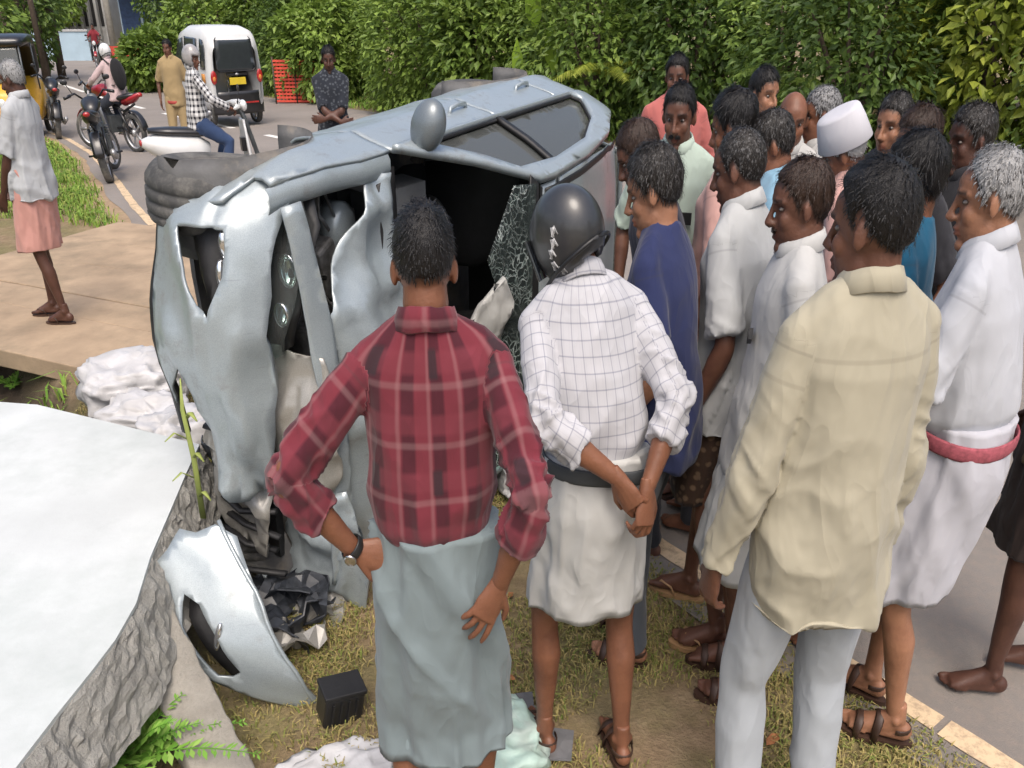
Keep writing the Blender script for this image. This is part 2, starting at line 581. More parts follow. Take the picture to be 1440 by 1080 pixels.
def make_hair(name, style, mat, parent, tf, dirf, lod, th, scale):
    """cap following the scalp, plus many fine tufts; one mesh"""
    n, m = (56, 40) if lod < 1.5 else (32, 22)
    V, F = ball((0, 0, 0), 1.0, n, m)
    D = V.copy()
    P = CC_C + D * CC_R
    zl = np.interp(P[:, 1], HL_Y, HL_Z) + style.get('line', 0.0)
    k = sstep(-0.008, 0.022, P[:, 2] - zl)
    if style.get('bald'):
        k = k * (1 - sstep(0.035, 0.062, P[:, 2] + 0.25 * P[:, 1]))
    if style.get('recede'):
        k = k * (1 - style['recede'] * sstep(0.02, 0.075, P[:, 1]) * sstep(0.03, 0.06, P[:, 2]))
    topk = sstep(0.0, 0.11, P[:, 2]) * style.get('top', 0.5)
    thick = th * (0.55 + topk + style.get('front', 0.0) * sstep(0.0, 0.07, P[:, 1]) * sstep(0.03, 0.08, P[:, 2]))
    sd = style.get('seed', 0) * 7.7
    nz = fbm(P * 30 + sd, 3) * 0.30 + fbm(P * 110 + sd, 2) * 0.12
    off = np.where(k > 0.02, k * thick * (1 + nz), 0) - (1 - k) * 0.012 - 0.001
    Q = P + D * off[:, None]
    mb = MB(); mb.add(tf(Q), F)
    ns = int(style.get('strands', 1500) / (lod ** 1.6))
    idx = np.where(k > 0.25)[0]
    if len(idx) and ns:
        pick = rng.choice(idx, ns)
        base = Q[pick] + rng.normal(0, 0.004, (ns, 3))
        nn = D[pick]
        crown = np.array([0.01, -0.055, 0.11])
        out = base - crown
        fl = out - nn * np.sum(out * nn, 1)[:, None]
        fl /= np.maximum(1e-6, np.linalg.norm(fl, axis=1))[:, None]
        fl = fl + rng.normal(0, style.get('mess', 0.16), (ns, 3)) + nn * style.get('lift', 0.16)
        fl /= np.linalg.norm(fl, axis=1)[:, None]
        L = th * (0.7 + 1.0 * rng.random(ns)) * (0.5 + k[pick]) * style.get('len', 1.0)
        sd_ = np.cross(fl, nn); sd_ /= np.maximum(1e-6, np.linalg.norm(sd_, axis=1))[:, None]
        wd = 0.0016 * lod ** 0.6
        b0 = base - nn * 0.003
        mid = base + fl * (L * 0.55)[:, None] + nn * 0.0015
        tip = base + fl * L[:, None] - nn * (L * 0.15)[:, None]
        SV = np.stack([b0 - sd_ * wd, b0 + sd_ * wd, mid + sd_ * wd * 0.7, mid - sd_ * wd * 0.7, tip], 1).reshape(-1, 3)
        SF = []
        for i in range(ns):
            a = i * 5
            SF += [[a, a + 1, a + 2, a + 3], [a + 3, a + 2, a + 4]]
        mb.add(tf(SV), SF)
    V = mb.verts() * scale
    return mesh_obj(name, V, mb.F, mat, parent)

def hand_unit(W, fd, pn, side, curl, lod, spread=0.06, thumb=0.7):
    """W wrist, fd finger direction, pn palm normal; side +1 right hand. Returns remeshed (V,F)"""
    fd = nrm(fd); pn = nrm(np.asarray(pn, float) - fd * (np.asarray(pn, float) @ fd))
    ac = np.cross(fd, pn) * side       # towards the thumb
    mb = MB()
    def A(VF): mb.add(*VF)
    A(tube([W - fd * 0.03, W, W + fd * 0.02, W + fd * 0.055, W + fd * 0.088], [(0.020, 0.018), (0.0262, 0.0225), (0.030, 0.019), (0.039, 0.016), (0.036, 0.013)], 14, ac))
    curls = curl if hasattr(curl, '__len__') else [curl] * 4
    for i, (o, L) in enumerate(((0.030, 0.070), (0.010, 0.080), (-0.010, 0.075), (-0.029, 0.058))):
        base = W + fd * (0.083 - 0.004 * abs(i - 1)) + ac * o
        d = nrm(fd + ac * spread * (1.3 - i) * 1.2)
        pts = [base - d * 0.012, base]; c = 0; p = base
        for j, l in enumerate((0.45, 0.31, 0.24)):
            c += curls[i] * (0.9, 1.1, 0.8)[j]
            dd = d * math.cos(c) + pn * math.sin(c)
            p = p + dd * L * l
            pts.append(p)
        A(tube(pts, [0.0090, 0.0090, 0.0083, 0.0076, 0.0058], 9, ac))
        A(ball(pts[-1], 0.0060, 8, 6))
    tb = W + fd * 0.022 + ac * 0.026
    td = nrm(fd * 0.75 + ac * thumb + pn * 0.25)
    t2 = nrm(fd * 0.95 + ac * thumb * 0.45 + pn * 0.4)
    A(tube([tb - td * 0.02, tb, tb + td * 0.036, tb + td * 0.036 + t2 * 0.030], [0.013, 0.0125, 0.0102, 0.0075], 9, pn))
    A(ball(tb + td * 0.036 + t2 * 0.030, 0.0075, 8, 6))
    V, F, N = remesh(mb, 0.0036 if lod < 1 else 0.0046 * lod, 2)
    return V, F
def foot_unit(A0, yaw, side, lod):
    mb = MB()
    Rz = rotm('Z', yaw)
    def A(VF): mb.add(VF[0] @ Rz.T + A0, VF[1])
    z0 = -0.078
    A(ball((0, -0.035, z0 + 0.031), (0.031, 0.035, 0.031), 14, 10))
    A(tube([(0, -0.004, 0.05), (0, -0.004, 0.0), (0, 0.018, -0.030), (0, 0.065, z0 + 0.036), (-0.002 * side, 0.125, z0 + 0.021), (-0.002 * side, 0.15, z0 + 0.015)],
           [(0.027, 0.028), (0.033, 0.038), (0.033, 0.042), (0.036, 0.031), (0.045, 0.019), (0.042, 0.013)], 14))
    A(tube([(0, -0.04, z0 + 0.02), (0, 0.05, z0 + 0.018), (0, 0.13, z0 + 0.014)], [(0.028, 0.019), (0.033, 0.017), (0.043, 0.013)], 14))
    for s in (-1, 1):
        A(ball((s * 0.032, -0.004, -0.004), (0.010, 0.014, 0.014), 10, 8))
    for i, (x, L, r) in enumerate(((-0.034, 0.050, 0.0125), (-0.012, 0.050, 0.009), (0.005, 0.044, 0.0085), (0.021, 0.036, 0.008), (0.035, 0.026, 0.0075))):
        x = x * side
        y0 = 0.138 - 0.003 * i * i * 0.6
        A(tube([(x, y0 - 0.02, z0 + r + 0.004), (x, y0 + L * 0.5, z0 + r + 0.004), (x, y0 + L - r, z0 + r)], [r, r * 0.95, r * 0.9], 9))
        A(ball((x, y0 + L - r, z0 + r), r * 0.95, 9, 7))
    V, F, N = remesh(mb, 0.0058 * max(1, lod), 2)
    return V, F
def sandal(A0, yaw, side, mat, parent, sc, style='strap'):
    Rz = rotm('Z', yaw)
    out = []
    for a in np.linspace(0, 2 * math.pi, 28, endpoint=False):
        y = 0.058 + 0.138 * math.sin(a)
        wv = 0.034 + 0.014 * sstep(0.0, 0.12, y)
        out.append((wv * math.cos(a) * 1.12, y))
    mb = MB()
    V, F = prism(out, -0.098, -0.080)
    mb.add(V, F)
    o = MB().add(mb.verts() @ Rz.T + A0, mb.F)
    V = o.verts() * sc
    s = mesh_obj('sandal', V, o.F, mat, parent, smooth=False)
    b = MB()
    if style == 'flip':
        for sx in (-1, 1):
            b.add(*tube([(-0.012 * side, 0.15, -0.075), (-0.012 * side + sx * 0.02, 0.125, -0.040), (sx * 0.044, 0.07, -0.050), (sx * 0.042, 0.05, -0.085)], [(0.006, 0.004)] * 4, 8))
    else:
        for y0, h in ((0.125, -0.034), (0.06, -0.008)):
            pts = [(math.cos(a) * 0.052, y0 - 0.012 * math.sin(a), -0.086 + (h + 0.090) * math.sin(a) ** 0.7) for a in np.linspace(0.02, math.pi - 0.02, 11)]
            b.add(*tube(pts, [(0.004, 0.016)] * 11, 8, (0, 0, 1)))
        pts = [(math.cos(a) * 0.040, -0.01 - 0.052 * math.sin(a), -0.035) for a in np.linspace(0, math.pi, 11)]
        b.add(*tube(pts, [(0.009, 0.003)] * 11, 8, (0, 0, 1)))
    V = (b.verts() @ Rz.T + A0) * sc
    mesh_obj('strap', V, b.F, mat, s)

def ik(S, W, L1, L2, pole):
    d = W - S; L = np.linalg.norm(d)
    if L > (L1 + L2) * 0.995:
        W = S + d / L * (L1 + L2) * 0.995; d = W - S; L = np.linalg.norm(d)
    t = d / L
    a = (L1 * L1 - L2 * L2 + L * L) / (2 * L)
    h = math.sqrt(max(0, L1 * L1 - a * a))
    p = np.asarray(pole, float); p = nrm(p - t * (p @ t))
    return S + t * a + p * h, W

def person(label, loc, yaw, h=1.66, lean=0.0, side=0.0, twist=0.0, head=(0, 0, 0), arms=None, feet=None, skin='a', hair='black', hairstyle=None, hair_th=0.014,
           shirt=None, sleeve='half', hem=0.80, belly=0.0, fit=1.0, tuck=False, lower='mundu', lower_mat=None, lower_hem=0.50, band=None, footwear=None, foot_mat=None,
           moustache=False, beard=0.0, lod=1.0, wrinkle=1.0, collar=True, bulk=1.0, slim=SLIM, group='people gathered around the overturned car', seated=False, headgear=None, zoff=0.0, extra=None, hscale=0.96):
    sc = np.array([slim * h / 1.70, slim * h / 1.70, h / 1.666])
    root = empty('person', loc, R(yaw))
    tag(root, label, 'person', group)
    sm = SKINS[skin]
    seed = rng.uniform(0, 50, 3)
    # --- spine
    HP = np.array([0, 0, 0.95]); HW = np.array([0, 0.0, 1.16])
    R1 = np.array(Matrix.Rotation(-R(lean * 0.5), 3, 'X') @ Matrix.Rotation(R(side * 0.5), 3, 'Y'))
    R2 = np.array(Matrix.Rotation(R(twist), 3, 'Z')) @ R1
    def SP(P):
        P = np.atleast_2d(np.asarray(P, float))
        k1 = sstep(0.88, 1.05, P[:, 2])[:, None]; k2 = sstep(1.02, 1.28, P[:, 2])[:, None]
        Q = P + k2 * ((P - HW) @ R2.T + HW - P)
        return Q + k1 * ((Q - HP) @ R1.T + HP - Q)
    neck = SP([0, -0.012, 1.455])[0]
    up = nrm(SP([0, -0.012, 1.50])[0] - SP([0, -0.012, 1.42])[0])
    Rh = rot3(*head)
    hc = neck + up * 0.020 + (Rh @ np.array([0, 0.012, 0.075]))
    def tfh(P): return (np.asarray(P) * hscale) @ Rh.T + hc
    # --- arms
    arms = arms or {}
    A = {}
    for s, nm in ((-1, 'l'), (1, 'r')):
        S = SP([s * 0.164 * bulk, -0.005, 1.364])[0]
        a = arms.get(nm, {})
        W = np.array(a.get('w', (s * 0.25, 0.03, 0.875)), float)
        if 'w' not in a: W = W + (S - np.array([s * 0.164, 0, 1.364])) * 0.7
        E_, W = ik(S, W, 0.285, 0.255, a.get('pole', (s * 0.5, -1, 0)))
        fd = np.array(a.get('fd', nrm(W - E_))); pn = np.array(a.get('pn', (-s, 0.25, 0)))
        A[nm] = dict(S=S, E=E_, W=W, fd=fd, pn=pn, curl=a.get('curl', 0.35), s=s, thumb=a.get('thumb', 0.6), spread=a.get('spread', 0.05))
    # --- legs
    feet = feet or {}
    Lg = {}
    lift = 0.018 if footwear else 0.0
    for s, nm in ((-1, 'l'), (1, 'r')):
        f = feet.get(nm, (s * 0.10, 0.0 + 0.02 * s, 0))
        zf = f[3] if len(f) > 3 else 0.0
        An = np.array([f[0], f[1], 0.080 + lift + zf]); fy = R(f[2])
        H_ = np.array([s * 0.092, 0, 0.90])
        fwd = np.array([-math.sin(fy), math.cos(fy), 0])
        K, An = ik(H_, An, 0.415, 0.402, fwd + np.array([s * 0.12, 0, 0.25 if seated else 0]))
        Lg[nm] = dict(H=H_, K=K, A=An, yaw=fy, s=s)
    # --- body (one continuous skin)
    mb = MB()
    rings = [(0.84, .120, .088), (0.92, .132, .094), (1.04, .122, .086), (1.16, .140, .098), (1.28, .155, .105), (1.36, .125, .085), (1.43, .065, .060)]
    mb.add(*tube(SP([(0, 0, z) for z, _, _ in rings]), [(a * bulk, b) for _, a, b in rings], 18))
    lk = 0.82 if lower == 'trousers' else 1.0
    for L in Lg.values():
        t = L['K'] - L['H']; c = L['A'] - L['K']
        bk = -np.array([-math.sin(L['yaw']), math.cos(L['yaw']), 0])
        mb.add(*tube([L['H'] + [0, 0, .04], L['H'] + t * .3, L['H'] + t * .7, L['K']], [.070 * lk, .068 * lk, .060 * lk, .054 * lk], 14))
        mb.add(*tube([L['K'] - t * .06, L['K'], L['K'] + c * .15, L['K'] + c * .34 + bk * .012, L['K'] + c * .6 + bk * .005, L['K'] + c * .85, L['K'] + c * .97, L['K'] + c * 1.05],
                     [.052 * lk, .052 * lk, .050 * lk, .0545 * lk, .043 * lk, .033, .0325, .022], 14))
    for a in A.values():
        t = a['E'] - a['S']; c = a['W'] - a['E']
        mb.add(*tube([a['S'], a['S'] + t * .35, a['S'] + t * .8, a['E']], [.040, .042, .039, .037], 12))
        mb.add(*tube([a['E'] - t * .05, a['E'], a['E'] + c * .25, a['E'] + c * .6, a['E'] + c * .88, a['E'] + c * .98, a['E'] + c * 1.06], [.036, .0375, .0405, .033, .0265, .0250, .018], 12))
    V1, F1, N1 = remesh(mb, 0.0125 * max(1, lod), 2)
    out = MB(); out.add(V1, F1); dark = [np.zeros(len(V1))]; lip = [np.zeros(len(V1))]
    hm = MB()
    head_parts(hm, tfh, lod)
    hm.add(*tube([tfh([[0, -0.024, 0.0]])[0], tfh([[0, -0.022, -0.06]])[0], neck + up * 0.02, neck - up * 0.04], [(.050, .052), (.052, .054), (.056, .057), (.075, .065)], 18))
    V2, F2, N2 = remesh(hm, 0.0048 * max(1, lod * 0.95), 3)
    X = (V2 - hc) @ Rh / hscale
    inw = np.zeros(len(X))
    for s in (-1, 1):
        inw += 0.0095 * np.exp(-(((X[:, 0] - s * 0.032) / 0.015) ** 2 + ((X[:, 2] - 0.010) / 0.011) ** 2)) * (X[:, 1] > 0.04)
    inw += 0.004 * np.exp(-((X[:, 0] / 0.026) ** 2 + ((X[:, 2] + 0.0605) / 0.0028) ** 2)) * (X[:, 1] > 0.04)
    X[:, 1] -= inw
    V2 = (X * hscale) @ Rh.T + hc
    front = X[:, 1] > 0.035
    ax = np.abs(X[:, 0])
    dk = np.zeros(len(X))
    dk = np.maximum(dk, 0.85 * np.exp(-((X[:, 2] - 0.0345 + (ax - .03) ** 2 * 6) / 0.0055) ** 2) * (ax > 0.010) * (ax < 0.052) * front)
    dk = np.maximum(dk, 0.45 * np.exp(-(((ax - 0.032) / 0.016) ** 2 + ((X[:, 2] - 0.010) / 0.008) ** 2)) * front)
    jaw = sstep(-0.045, -0.062, X[:, 2] - 0.35 * (X[:, 1] - 0.08)) * (X[:, 1] > -0.01) * (X[:, 2] > -0.125)
    around = np.exp(-((X[:, 2] + 0.046) / 0.008) ** 2) * (ax < 0.032) * front
    dk = np.maximum(dk, beard * np.maximum(jaw, around) * (0.75 + 0.25 * vnoise(X * 160)))
    hs = dict(hairstyle or {})
    if hair:
        zl = np.interp(X[:, 1], HL_Y, HL_Z) + hs.get('line', 0)
        kk = sstep(-0.012, 0.012, X[:, 2] - zl)
        if hs.get('bald'): kk *= 1 - 0.92 * sstep(0.03, 0.06, X[:, 2] + 0.25 * X[:, 1])
        if hs.get('recede'): kk = kk * (1 - hs['recede'] * sstep(0.02, 0.075, X[:, 1]) * sstep(0.03, 0.06, X[:, 2]))
        dk = np.maximum(dk, 0.8 * kk * (ax < 0.0795))
    lp = np.exp(-((X[:, 2] + 0.0605) / 0.012) ** 2) * (ax < 0.025) * front
    out.add(V2, F2); dark.append(dk); lip.append(lp * 0.8)
    for a in A.values():
        V, F = hand_unit(a['W'], a['fd'], a['pn'], a['s'], a['curl'], lod, a['spread'], a['thumb'])
        out.add(V, F); dark.append(np.zeros(len(V))); lip.append(np.zeros(len(V)))
    for L in Lg.values():
        V, F = foot_unit(L['A'], L['yaw'], L['s'], lod)
        out.add(V, F); dark.append(np.zeros(len(V))); lip.append(np.zeros(len(V)))
    body = mesh_obj('body', out.verts() * sc, out.F, sm, root, attrs={'dark': np.concatenate(dark), 'lip': np.concatenate(lip)})
    # --- eyes
    if lod < 2.2:
        for s in (-1, 1):
            e = MB(); e.add(*ball((s * 0.0310, 0.0628, 0.0095), (0.0105, 0.0098, 0.0056), 12, 8))
            eye = mesh_obj('eye', tfh(e.verts()) * sc, e.F, M_EYE, root)
            e = MB(); e.add(*ball((s * 0.0310, 0.0680, 0.0092), (0.0066, 0.0052, 0.0054), 10, 6))
            mesh_obj('iris', tfh(e.verts()) * sc, e.F, M_IRIS, eye)
    # --- hair, moustache
    if hair and not (headgear == 'helmet'):
        hs.setdefault('seed', float(seed[0]))
        make_hair('hair', hs, HAIR[hair], root, tfh, None, lod, hair_th, sc)
    if moustache:
        b = MB(); n = 260 if lod < 1.5 else 90
        x = rng.uniform(-0.027, 0.027, n); z = -0.044 + rng.normal(0, 0.0025, n) - np.abs(x) * 0.14
        y = 0.0905 - (x / 0.03) ** 2 * 0.010
        p0 = np.stack([x, y, z], 1); d = np.stack([np.sign(x) * 0.5, 0.25 * np.ones(n), -0.8 * np.ones(n)], 1)
        p1 = p0 + d * 0.011
        wv = np.array([0.0012, 0, 0])
        SV = np.stack([p0 - wv, p0 + wv, p1], 1).reshape(-1, 3)
        b.add(tfh(SV), [[3 * i, 3 * i + 1, 3 * i + 2] for i in range(n)])
        b.add(tfh(ball((0, 0.083, -0.0455), (0.027, 0.010, 0.0052), 14, 8)[0]), ball((0, 0, 0), 1, 14, 8)[1])
        mesh_obj('moustache', b.verts() * sc, b.F, HAIR[hair or 'black'], root)
    # --- shirt
    if shirt is not None:
        mb = MB()
        f = fit
        ring = [(hem, .192, .148), (hem + .05, .190, .148), (0.97, .184, .140), (1.08, .168, .126), (1.20, .166, .124), (1.31, .180, .120), (1.37, .178, .100), (1.405, .150, .086), (1.435, .105, .076), (1.465, .066, .066)]
        ring = [r for r in ring if r[0] >= hem and (r[0] in (hem, hem + .05) or r[0] > hem + .06)]
        if tuck: ring = [(hem, .120, .086), (1.0, .140, .104), (1.05, .170, .130), (1.10, .172, .130)] + [r for r in ring if r[0] > 1.15]
        elif lower == 'mundu': ring = [(z, a + .016 * (z < 1.0), b_ + .016 * (z < 1.0)) for z, a, b_ in ring]
        bl = [belly * math.exp(-((z - 1.06) / .12) ** 2) for z, _, _ in ring]
        cen = SP([(0, q * 0.5 - (0.010 if z > 1.36 else 0), z) for (z, _, _), q in zip(ring, bl)])
        mb.add(*tube(cen, [(a * bulk * (f if z < 1.35 else 1), (b_ + q * 0.6) * (f if z < 1.35 else 1)) for (z, a, b_), q in zip(ring, bl)], 28, R2 @ np.array([1, 0, 0])))
        segs = []
        for a in A.values():
            S, E_, W = a['S'], a['E'], a['W']
            t = E_ - S; c = W - E_
            mb.add(*ball(S, .051, 14, 10))
            mb.add(*tube([SP([a['s'] * .03, -.012, 1.435])[0], SP([a['s'] * .09, -.01, 1.408])[0], S + [0, 0, .004]], [.050, .052, .048], 14))
            if sleeve == 'half':
                pts = [S - t * .05, S + t * .3, S + t * .62, S + t * .86, S + t * .90]; rd = [.046, .057, .062, .069, .069]
            elif sleeve == 'tee':
                pts = [S - t * .05, S + t * .3, S + t * .55, S + t * .70]; rd = [.050, .060, .061, .062]
            elif sleeve == 'roll':
                pts = [S - t * .05, S + t * .35, S + t * .8, E_, E_ + c * .16, E_ + c * .24, E_ + c * .25, E_ + c * .50, E_ + c * .51]; rd = [.046, .056, .055, .058, .057, .055, .060, .058, .056]
            else:
                pts = [S - t * .05, S + t * .35, S + t * .8, E_, E_ + c * .3, E_ + c * .7, E_ + c * .86, E_ + c * .97]; rd = [.046, .056, .054, .055, .052, .046, .042, .041]
            rd = [r * (0.5 + 0.5 * f) for r in rd]
            mb.add(*tube(pts, rd, 16))
            segs.append((S, E_, W, a['s']))
        V, F, N = remesh(mb, 0.0074 if lod < 1 else 0.0100 * lod, 3)
        # per-vertex fabric coordinates
        cz = V[:, 2]
        ctr = SP(np.stack([np.zeros(len(V)), np.zeros(len(V)), np.clip(cz, 0.7, 1.45)], 1))
        rel = V - ctr
        fuv = np.stack([np.arctan2(rel[:, 0], -rel[:, 1]) * 0.165, cz, np.zeros(len(V))], 1)
        armk = np.zeros(len(V)); along = np.zeros(len(V))
        te = np.sqrt((rel[:, 0] / (0.178 * bulk)) ** 2 + (rel[:, 1] / 0.125) ** 2)
        best = te.copy()
        for S, E_, W, s in segs:
            pl = np.cross(E_ - S, W - E_)
            pl = nrm(pl) if np.linalg.norm(pl) > 0.004 else nrm(np.cross(E_ - S, [0, 1, 0.2]))
            for P0, P1, o in ((S, E_, 0.0), (E_, W, 0.285)):
                d = P1 - P0; L = np.linalg.norm(d); d = d / L
                q = V - P0; tt = np.clip(q @ d, 0, L)
                rr = q - tt[:, None] * d
                dn = np.linalg.norm(rr, axis=1) / 0.060
                k = (dn < best) & ((o > 0) | (q @ d > 0.0))
                best[k] = dn[k]
                rb = np.cross(d, pl)
                an = np.arctan2(rr @ rb, rr @ pl)
                fuv[k] = np.stack([an * 0.06 + 0.3 * s, 1.42 - (tt + o), np.full(len(V), 1.0)], 1)[k]
                armk[k] = 1; along[k] = (tt + o)[k]
        # folds
        Q = V + seed
        tors = 1 - armk
        fold = ridged(np.stack([Q[:, 0] * 9 + Q[:, 2] * 1.5, Q[:, 1] * 9, Q[:, 2] * 3.2], 1)) * 0.0085
        fold += ridged(np.stack([Q[:, 0] * 6 - Q[:, 2] * 5, Q[:, 1] * 6, Q[:, 2] * 6 + Q[:, 0] * 3], 1)) * 0.0075
        fold += fbm(Q * 22, 2) * 0.0018
        low = sstep(1.25, 0.95, cz)
        disp = tors * fold * (0.5 + 1.2 * low)
        elb = np.exp(-((along - 0.30) / 0.11) ** 2) + 0.8 * np.exp(-((along - 0.50) / 0.07) ** 2) * (sleeve != 'half') + 0.35
        sf = ridged(np.stack([along * 24 + fuv[:, 0] * 12 + seed[0], fuv[:, 0] * 9 + seed[1], np.full(len(V), seed[2])], 1)) * 0.0085 + ridged(np.stack([along * 11 - fuv[:, 0] * 16, fuv[:, 0] * 12, np.full(len(V), seed[2])], 1)) * 0.007
        if tuck: disp = disp * sstep(1.0, 1.08, cz)
        disp += armk * sf * elb * sstep(0.0, 0.13, along) * 0.8
        V = V + N * (disp * wrinkle)[:, None]
        so_ = mesh_obj('shirt', V * sc, F, shirt, root, attrs={'fuv': fuv})
        if collar:
            # folded collar band standing round the neck
            cb = MB(); n = 40
            pro = [(0.064, 0.000), (0.061, 0.022), (0.0605, 0.036), (0.066, 0.037), (0.074, 0.020), (0.083, -0.004), (0.080, -0.006)]
            an = np.linspace(-math.pi * 0.93, math.pi * 0.93, n)       # gap at the throat
            W_ = []
            for r, z in pro:
                zz = z - 0.012 * (1 + np.cos(an)) / 2 * 0 + 0.014 * (-np.cos(an) * 0 + 1) * 0
                tilt = -0.035 * (1 - np.cos(an)) / 2     # lower at the throat
                W_.append(np.stack([np.sin(an) * r * 1.02, -np.cos(an) * r * 1.0 - 0.008, 1.452 + zz + tilt + 0.010], 1))
            W_ = np.array(W_)
            CV = SP(W_.reshape(-1, 3)) + (fbm(W_.reshape(-1, 3) * 30 + seed, 2) * 0.003)[:, None]
            CF_ = [[i * n + k, i * n + k + 1, (i + 1) * n + k + 1, (i + 1) * n + k] for i in range(len(pro) - 1) for k in range(n - 1)]
            cf = np.stack([np.tile(an * 0.07, len(pro)), np.repeat([0.0, .02, .035, .04, .055, .08, .085], n) + 0.03, np.full(len(CV), 2.0)], 1)
            co_ = mesh_obj('collar', CV * sc, CF_, shirt, so_, attrs={'fuv': cf})
            sl = co_.modifiers.new("t", 'SOLIDIFY'); sl.thickness = 0.002; sl.offset = 0
    # --- lower garment
    if lower == 'mundu':
        n, m = (96, 44) if lod < 1.5 else (40, 18)
        an = np.linspace(0, 2 * math.pi, n, endpoint=False)
        zt = 1.035; rows = []
        aL, aR = Lg['l'], Lg['r']
        def legc(L, z):
            pts = [L['H'], L['K'], L['A']]
            for p, q in ((pts[0], pts[1]), (pts[1], pts[2])):
                if q[2] <= z <= p[2]:
                    return q + (p - q) * (z - q[2]) / (p[2] - q[2] + 1e-9)
            return pts[0] if z > pts[0][2] else pts[2]
        zs = list(np.linspace(zt, lower_hem, m))
        for i, z in enumerate(zs):
            k = (zt - z) / (zt - lower_hem)
            c1, c2 = legc(aL, z), legc(aR, z)
            c = (c1 + c2) / 2 * sstep(zt, 0.8, z) * np.array([1, 1, 0]) + np.array([0, 0, z])
            wx = 0.171 * bulk + 0.016 * sstep(1.03, 0.88, z) + 0.012 * k
            wy = 0.131 + 0.014 * sstep(1.03, 0.88, z) + 0.012 * k + belly * 0.4 * (1 - k)
            wx = max(wx, abs(c2[0] - c1[0]) / 2 + 0.085); wy = max(wy, abs(c2[1] - c1[1]) / 2 + 0.095)
            A_ = np.stack([np.cos(an), np.sin(an), np.full(n, 0.0)], 1)
            pat = np.stack([np.cos(an) * 1.6 + seed[0], np.sin(an) * 1.6 + seed[1], np.full(n, z * 2.2)], 1)
            diag = np.stack([an * 1.9 + z * 9 + seed[2], np.full(n, seed[0]), np.full(n, z * 1.0)], 1)
            f_ = ridged(pat * 1.9) * 0.012 * (0.35 + k) + ridged(diag) * 0.011 * (0.5 + 0.6 * (1 - k)) + fbm(pat * 6, 2) * 0.003
            # overlap edge running down the front-right
            e = np.exp(-((an - (1.25 + 0.25 * (1 - k))) / 0.05) ** 2) * 0.006 + (an < 1.25 + 0.25 * (1 - k)) * (an > 0.2) * 0.006
            fr = (f_ * wrinkle + e)[:, None]
            ring = c + A_ * np.array([wx, wy, 0]) + A_ * fr
            if i == m - 1 or i == m - 2:
                ring[:, 2] += 0.012 * vnoise(pat * 1.3) + 0.010 * np.sin(an * 1.0 + seed[1]) * (i == m - 1)
            rows.append(ring)
        # turned-in hem
        inn = rows[-1].copy(); cc_ = inn.mean(0)
        inn[:, :2] = cc_[:2] + (inn[:, :2] - cc_[:2]) * 0.955; inn[:, 2] += 0.004
        rows.append(inn)
        inn = inn.copy(); inn[:, 2] += 0.10; inn[:, :2] = cc_[:2] + (inn[:, :2] - cc_[:2]) * 0.80
        rows.append(inn)
        V = np.concatenate(rows); m2 = len(rows)
        F = [[i * n + k, (i + 1) * n + k, (i + 1) * n + (k + 1) % n, i * n + (k + 1) % n] for i in range(m2 - 1) for k in range(n)]
        F += [list(range(n)), [(m2 - 1) * n + k for k in range(n)][::-1]]
        fuv = np.stack([np.tile(an * 0.17, m2), V[:, 2], np.zeros(len(V))], 1)
        lo_ = mesh_obj('mundu', V * sc, F, lower_mat, root, attrs={'fuv': fuv})
        lo_.name = 'wrapped_cloth'
    elif lower == 'trousers':
        mb = MB()
        mb.add(*tube([(0, 0, .80), (0, -.010, .86), (0, -0.006, .94), (0, 0, 1.04)], [(.142, .110), (.160, .122), (.152, .115), (.140, .102)], 24))
        for L in Lg.values():
            t = L['K'] - L['H']; c = L['A'] - L['K']
            mb.add(*tube([L['H'] + [0, 0, .03], L['H'] + t * .25, L['H'] + t * .7, L['K'], L['K'] + c * .3, L['K'] + c * .7, L['K'] + c * .96, L['K'] + c * 1.06],
                         [.098, .096, .082, .075, .073, .068, .067, .066], 18))
        V, F, N = remesh(mb, 0.0115 * max(1, lod), 3)
        Q = V + seed
        fold = ridged(np.stack([Q[:, 0] * 8 + Q[:, 2] * 3, Q[:, 1] * 8, Q[:, 2] * 7], 1)) * 0.005 * (0.5 + sstep(.5, .15, V[:, 2]) + np.exp(-((V[:, 2] - .47) / .08) ** 2)) + ridged(np.stack([Q[:, 0] * 10, Q[:, 1] * 10, Q[:, 2] * 2], 1)) * 0.0035
        V = V + N * (fold * wrinkle)[:, None]
        fuv = np.stack([np.arctan2(V[:, 0], V[:, 1]) * .1, V[:, 2], np.zeros(len(V))], 1)
        mesh_obj('trousers', V * sc, F, lower_mat, root, attrs={'fuv': fuv})
    if band is not None:
        bm_, z, tilt = band
        pts = [(math.cos(a) * 0.179 * bulk, math.sin(a) * (0.140 + belly * .3), z + tilt * math.cos(a) + 0.004 * math.sin(3 * a)) for a in np.linspace(0, 2 * math.pi, 48, endpoint=False)]
        V, F = tube(pts, [(0.021, 0.005)] * 48, 8, (0, 0, 1), closed=True)
        mesh_obj('waistband', V * sc, F, bm_, root, attrs={'fuv': V * np.array([1, 0, 0]) + np.c_[np.zeros(len(V)), V[:, 2], np.zeros(len(V))]})
    if footwear:
        for L in Lg.values():
            sandal(L['A'], L['yaw'], L['s'], foot_mat or M_RUB, root, sc, footwear)
    info = dict(root=root, tfh=tfh, sc=sc, A=A, SP=SP, hc=hc, Rh=Rh, Lg=Lg, seed=seed)
    if extra: extra(info)
    return info
